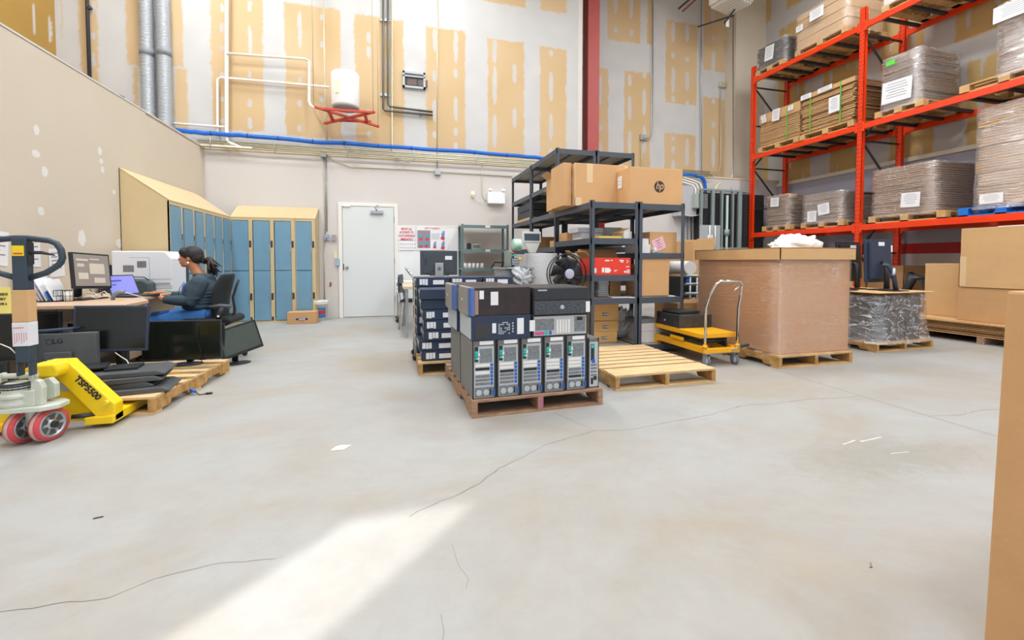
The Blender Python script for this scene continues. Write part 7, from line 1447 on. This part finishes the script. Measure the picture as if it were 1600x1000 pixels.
# hair
m_hair = mat('dark_hair', '#1d1417', .38, var=.35, vscale=16, stretch=(1, 8, 8), bump=.6, bscale=30)
b = MB(); b.ell(hc + Vector((.022, 0, .035)), (.108, .084, .092), 26, 18); b.ell(hc + Vector((.06, 0, -.0)), (.075, .076, .075), 20, 14); b.ell(hc + Vector((-.045, -.045, .052)), (.05, .035, .042), 16, 12); b.ell(hc + Vector((-.045, .045, .052)), (.05, .035, .042), 16, 12); b.ell(hc + Vector((-.055, 0, .075)), (.045, .05, .035), 14, 10)
b.tube([hc + Vector((.09, 0, -.02)), hc + Vector((.14, 0, -.045))], [.045, .028], 12)
grow(b, 'hair', m_hair, .008, pr_n, 3)
b = MB(); rn = random.Random(12); root = hc + Vector((.135, 0, -.045))
for k in range(46):
    a_ = rn.uniform(0, 2 * PI); r_ = rn.uniform(0, .03); o_ = Vector((rn.uniform(-.01, .01), r_ * math.cos(a_), r_ * math.sin(a_))); e_ = Vector((rn.uniform(.06, .15), rn.uniform(-.05, .05), rn.uniform(-.16, -.02)))
    b.tube([root + o_ * .5, root + o_ * 1.5 + Vector((.05, 0, rn.uniform(.0, .02))), root + e_ * .75 + o_, root + e_ + o_ + Vector((.004, 0, -.02))], [.012, .013, .009, .002], 6)
b.build('ponytail', mat('hair_reddish', '#2e1b1e', .45, var=.4, vscale=30), pr_n)
MB().tube([root + Vector((-.005, .026 * math.cos(k * PI / 6), .026 * math.sin(k * PI / 6))) for k in range(12)], .007, 6, closed=True).build('hair_tie', m_cable, pr_n)
# hoodie
m_hood = mat('charcoal_hoodie', '#465560', .9, var=.18, vscale=12, bump=.9, bscale=10, spec=.2)
b = MB(); b.tube([pl_(312, 430), pl_(316, 440)], [.075, .12], 18); b.ell(pl_(319, 443), (.115, .20, .085), 24, 16)
b.ell(pl_(316, 454), (.17, .19, .155), 24, 16); b.ell(pl_(315, 468), (.19, .195, .12), 24, 16); b.ell(pl_(316, 478), (.185, .20, .06), 24, 14); b.ell(pl_(327, 458), (.10, .17, .17), 20, 14)
for arm in (armN, armF):
    e_ = arm[1]; w_ = arm[2]; b.ell(arm[0], (.085, .08, .08), 16, 12); b.tube([arm[0], arm[0].lerp(e_, .5), e_, e_.lerp(w_, .5), w_], [.085, .082, .07, .056, .042], 16)
    for k in range(5): c_ = e_.lerp(w_, .12 + .2 * k); b.ell(c_, (.02, .058 - .003 * k, .058 - .003 * k), 12, 8)
    for k in range(3): c_ = arm[0].lerp(e_, .35 + .25 * k); b.ell(c_, (.09, .078, .02), 12, 8)
for k in range(5): b.ell(pl_(318 + k % 2, 457 + 5 * k), (.19, .20, .013), 24, 6)
b.tube([pl_(303, 430, -.06), pl_(312, 431, -.09), pl_(324, 433, -.07), pl_(331, 436, 0), pl_(324, 433, .07), pl_(312, 431, .09), pl_(303, 430, .06)], [.022, .03, .04, .046, .04, .03, .022], 12)
o = grow(b, 'hoodie', m_hood, .0085, pr_n, 4)
b = MB(); b.ell(pl_(290, 456), (.035, .05, .10), 16, 12); grow(b, 'blue_shirt', mat('blue_shirt', '#2f68b4', .8), .009, pr_n, 2); MB().tube([pl_(288, 440, -.05), pl_(281, 450, -.055), pl_(278, 464, -.05)], .004, 5).build('drawstring', m_blue, pr_n)
m_jean = mat('blue_jeans', '#3b78c2', .8, var=.35, vscale=10, bump=.4, bscale=18)
b = MB(); b.ell(pl_(323, 490), (.175, .19, .105), 22, 14)
for lg in (legN, legF):
    kn = lg[1]; an = Vector((kn.x + .05, kn.y, .11)); b.tube([lg[0], lg[0].lerp(kn, .5), kn, kn.lerp(an, .4), an], [.110, .092, .070, .062, .052], 16); b.ell(kn, (.074, .072, .072), 14, 10)
grow(b, 'jeans', m_jean, .009, pr_n, 4)
for lg in (legN, legF):
    kn = lg[1]; an = Vector((kn.x + .05, kn.y, .09)); b = MB(); b.tube([an + Vector((.045, 0, -.04)), an + Vector((-.08, 0, -.048)), an + Vector((-.165, 0, -.058))], [.042, .042, .03], 12); b.box(an.x - .19, an.y - .042, .0, an.x + .08, an.y + .042, .025); grow(b, 'shoe', mat('dark_shoe', '#2a2a2e', .6), .008, pr_n, 2)
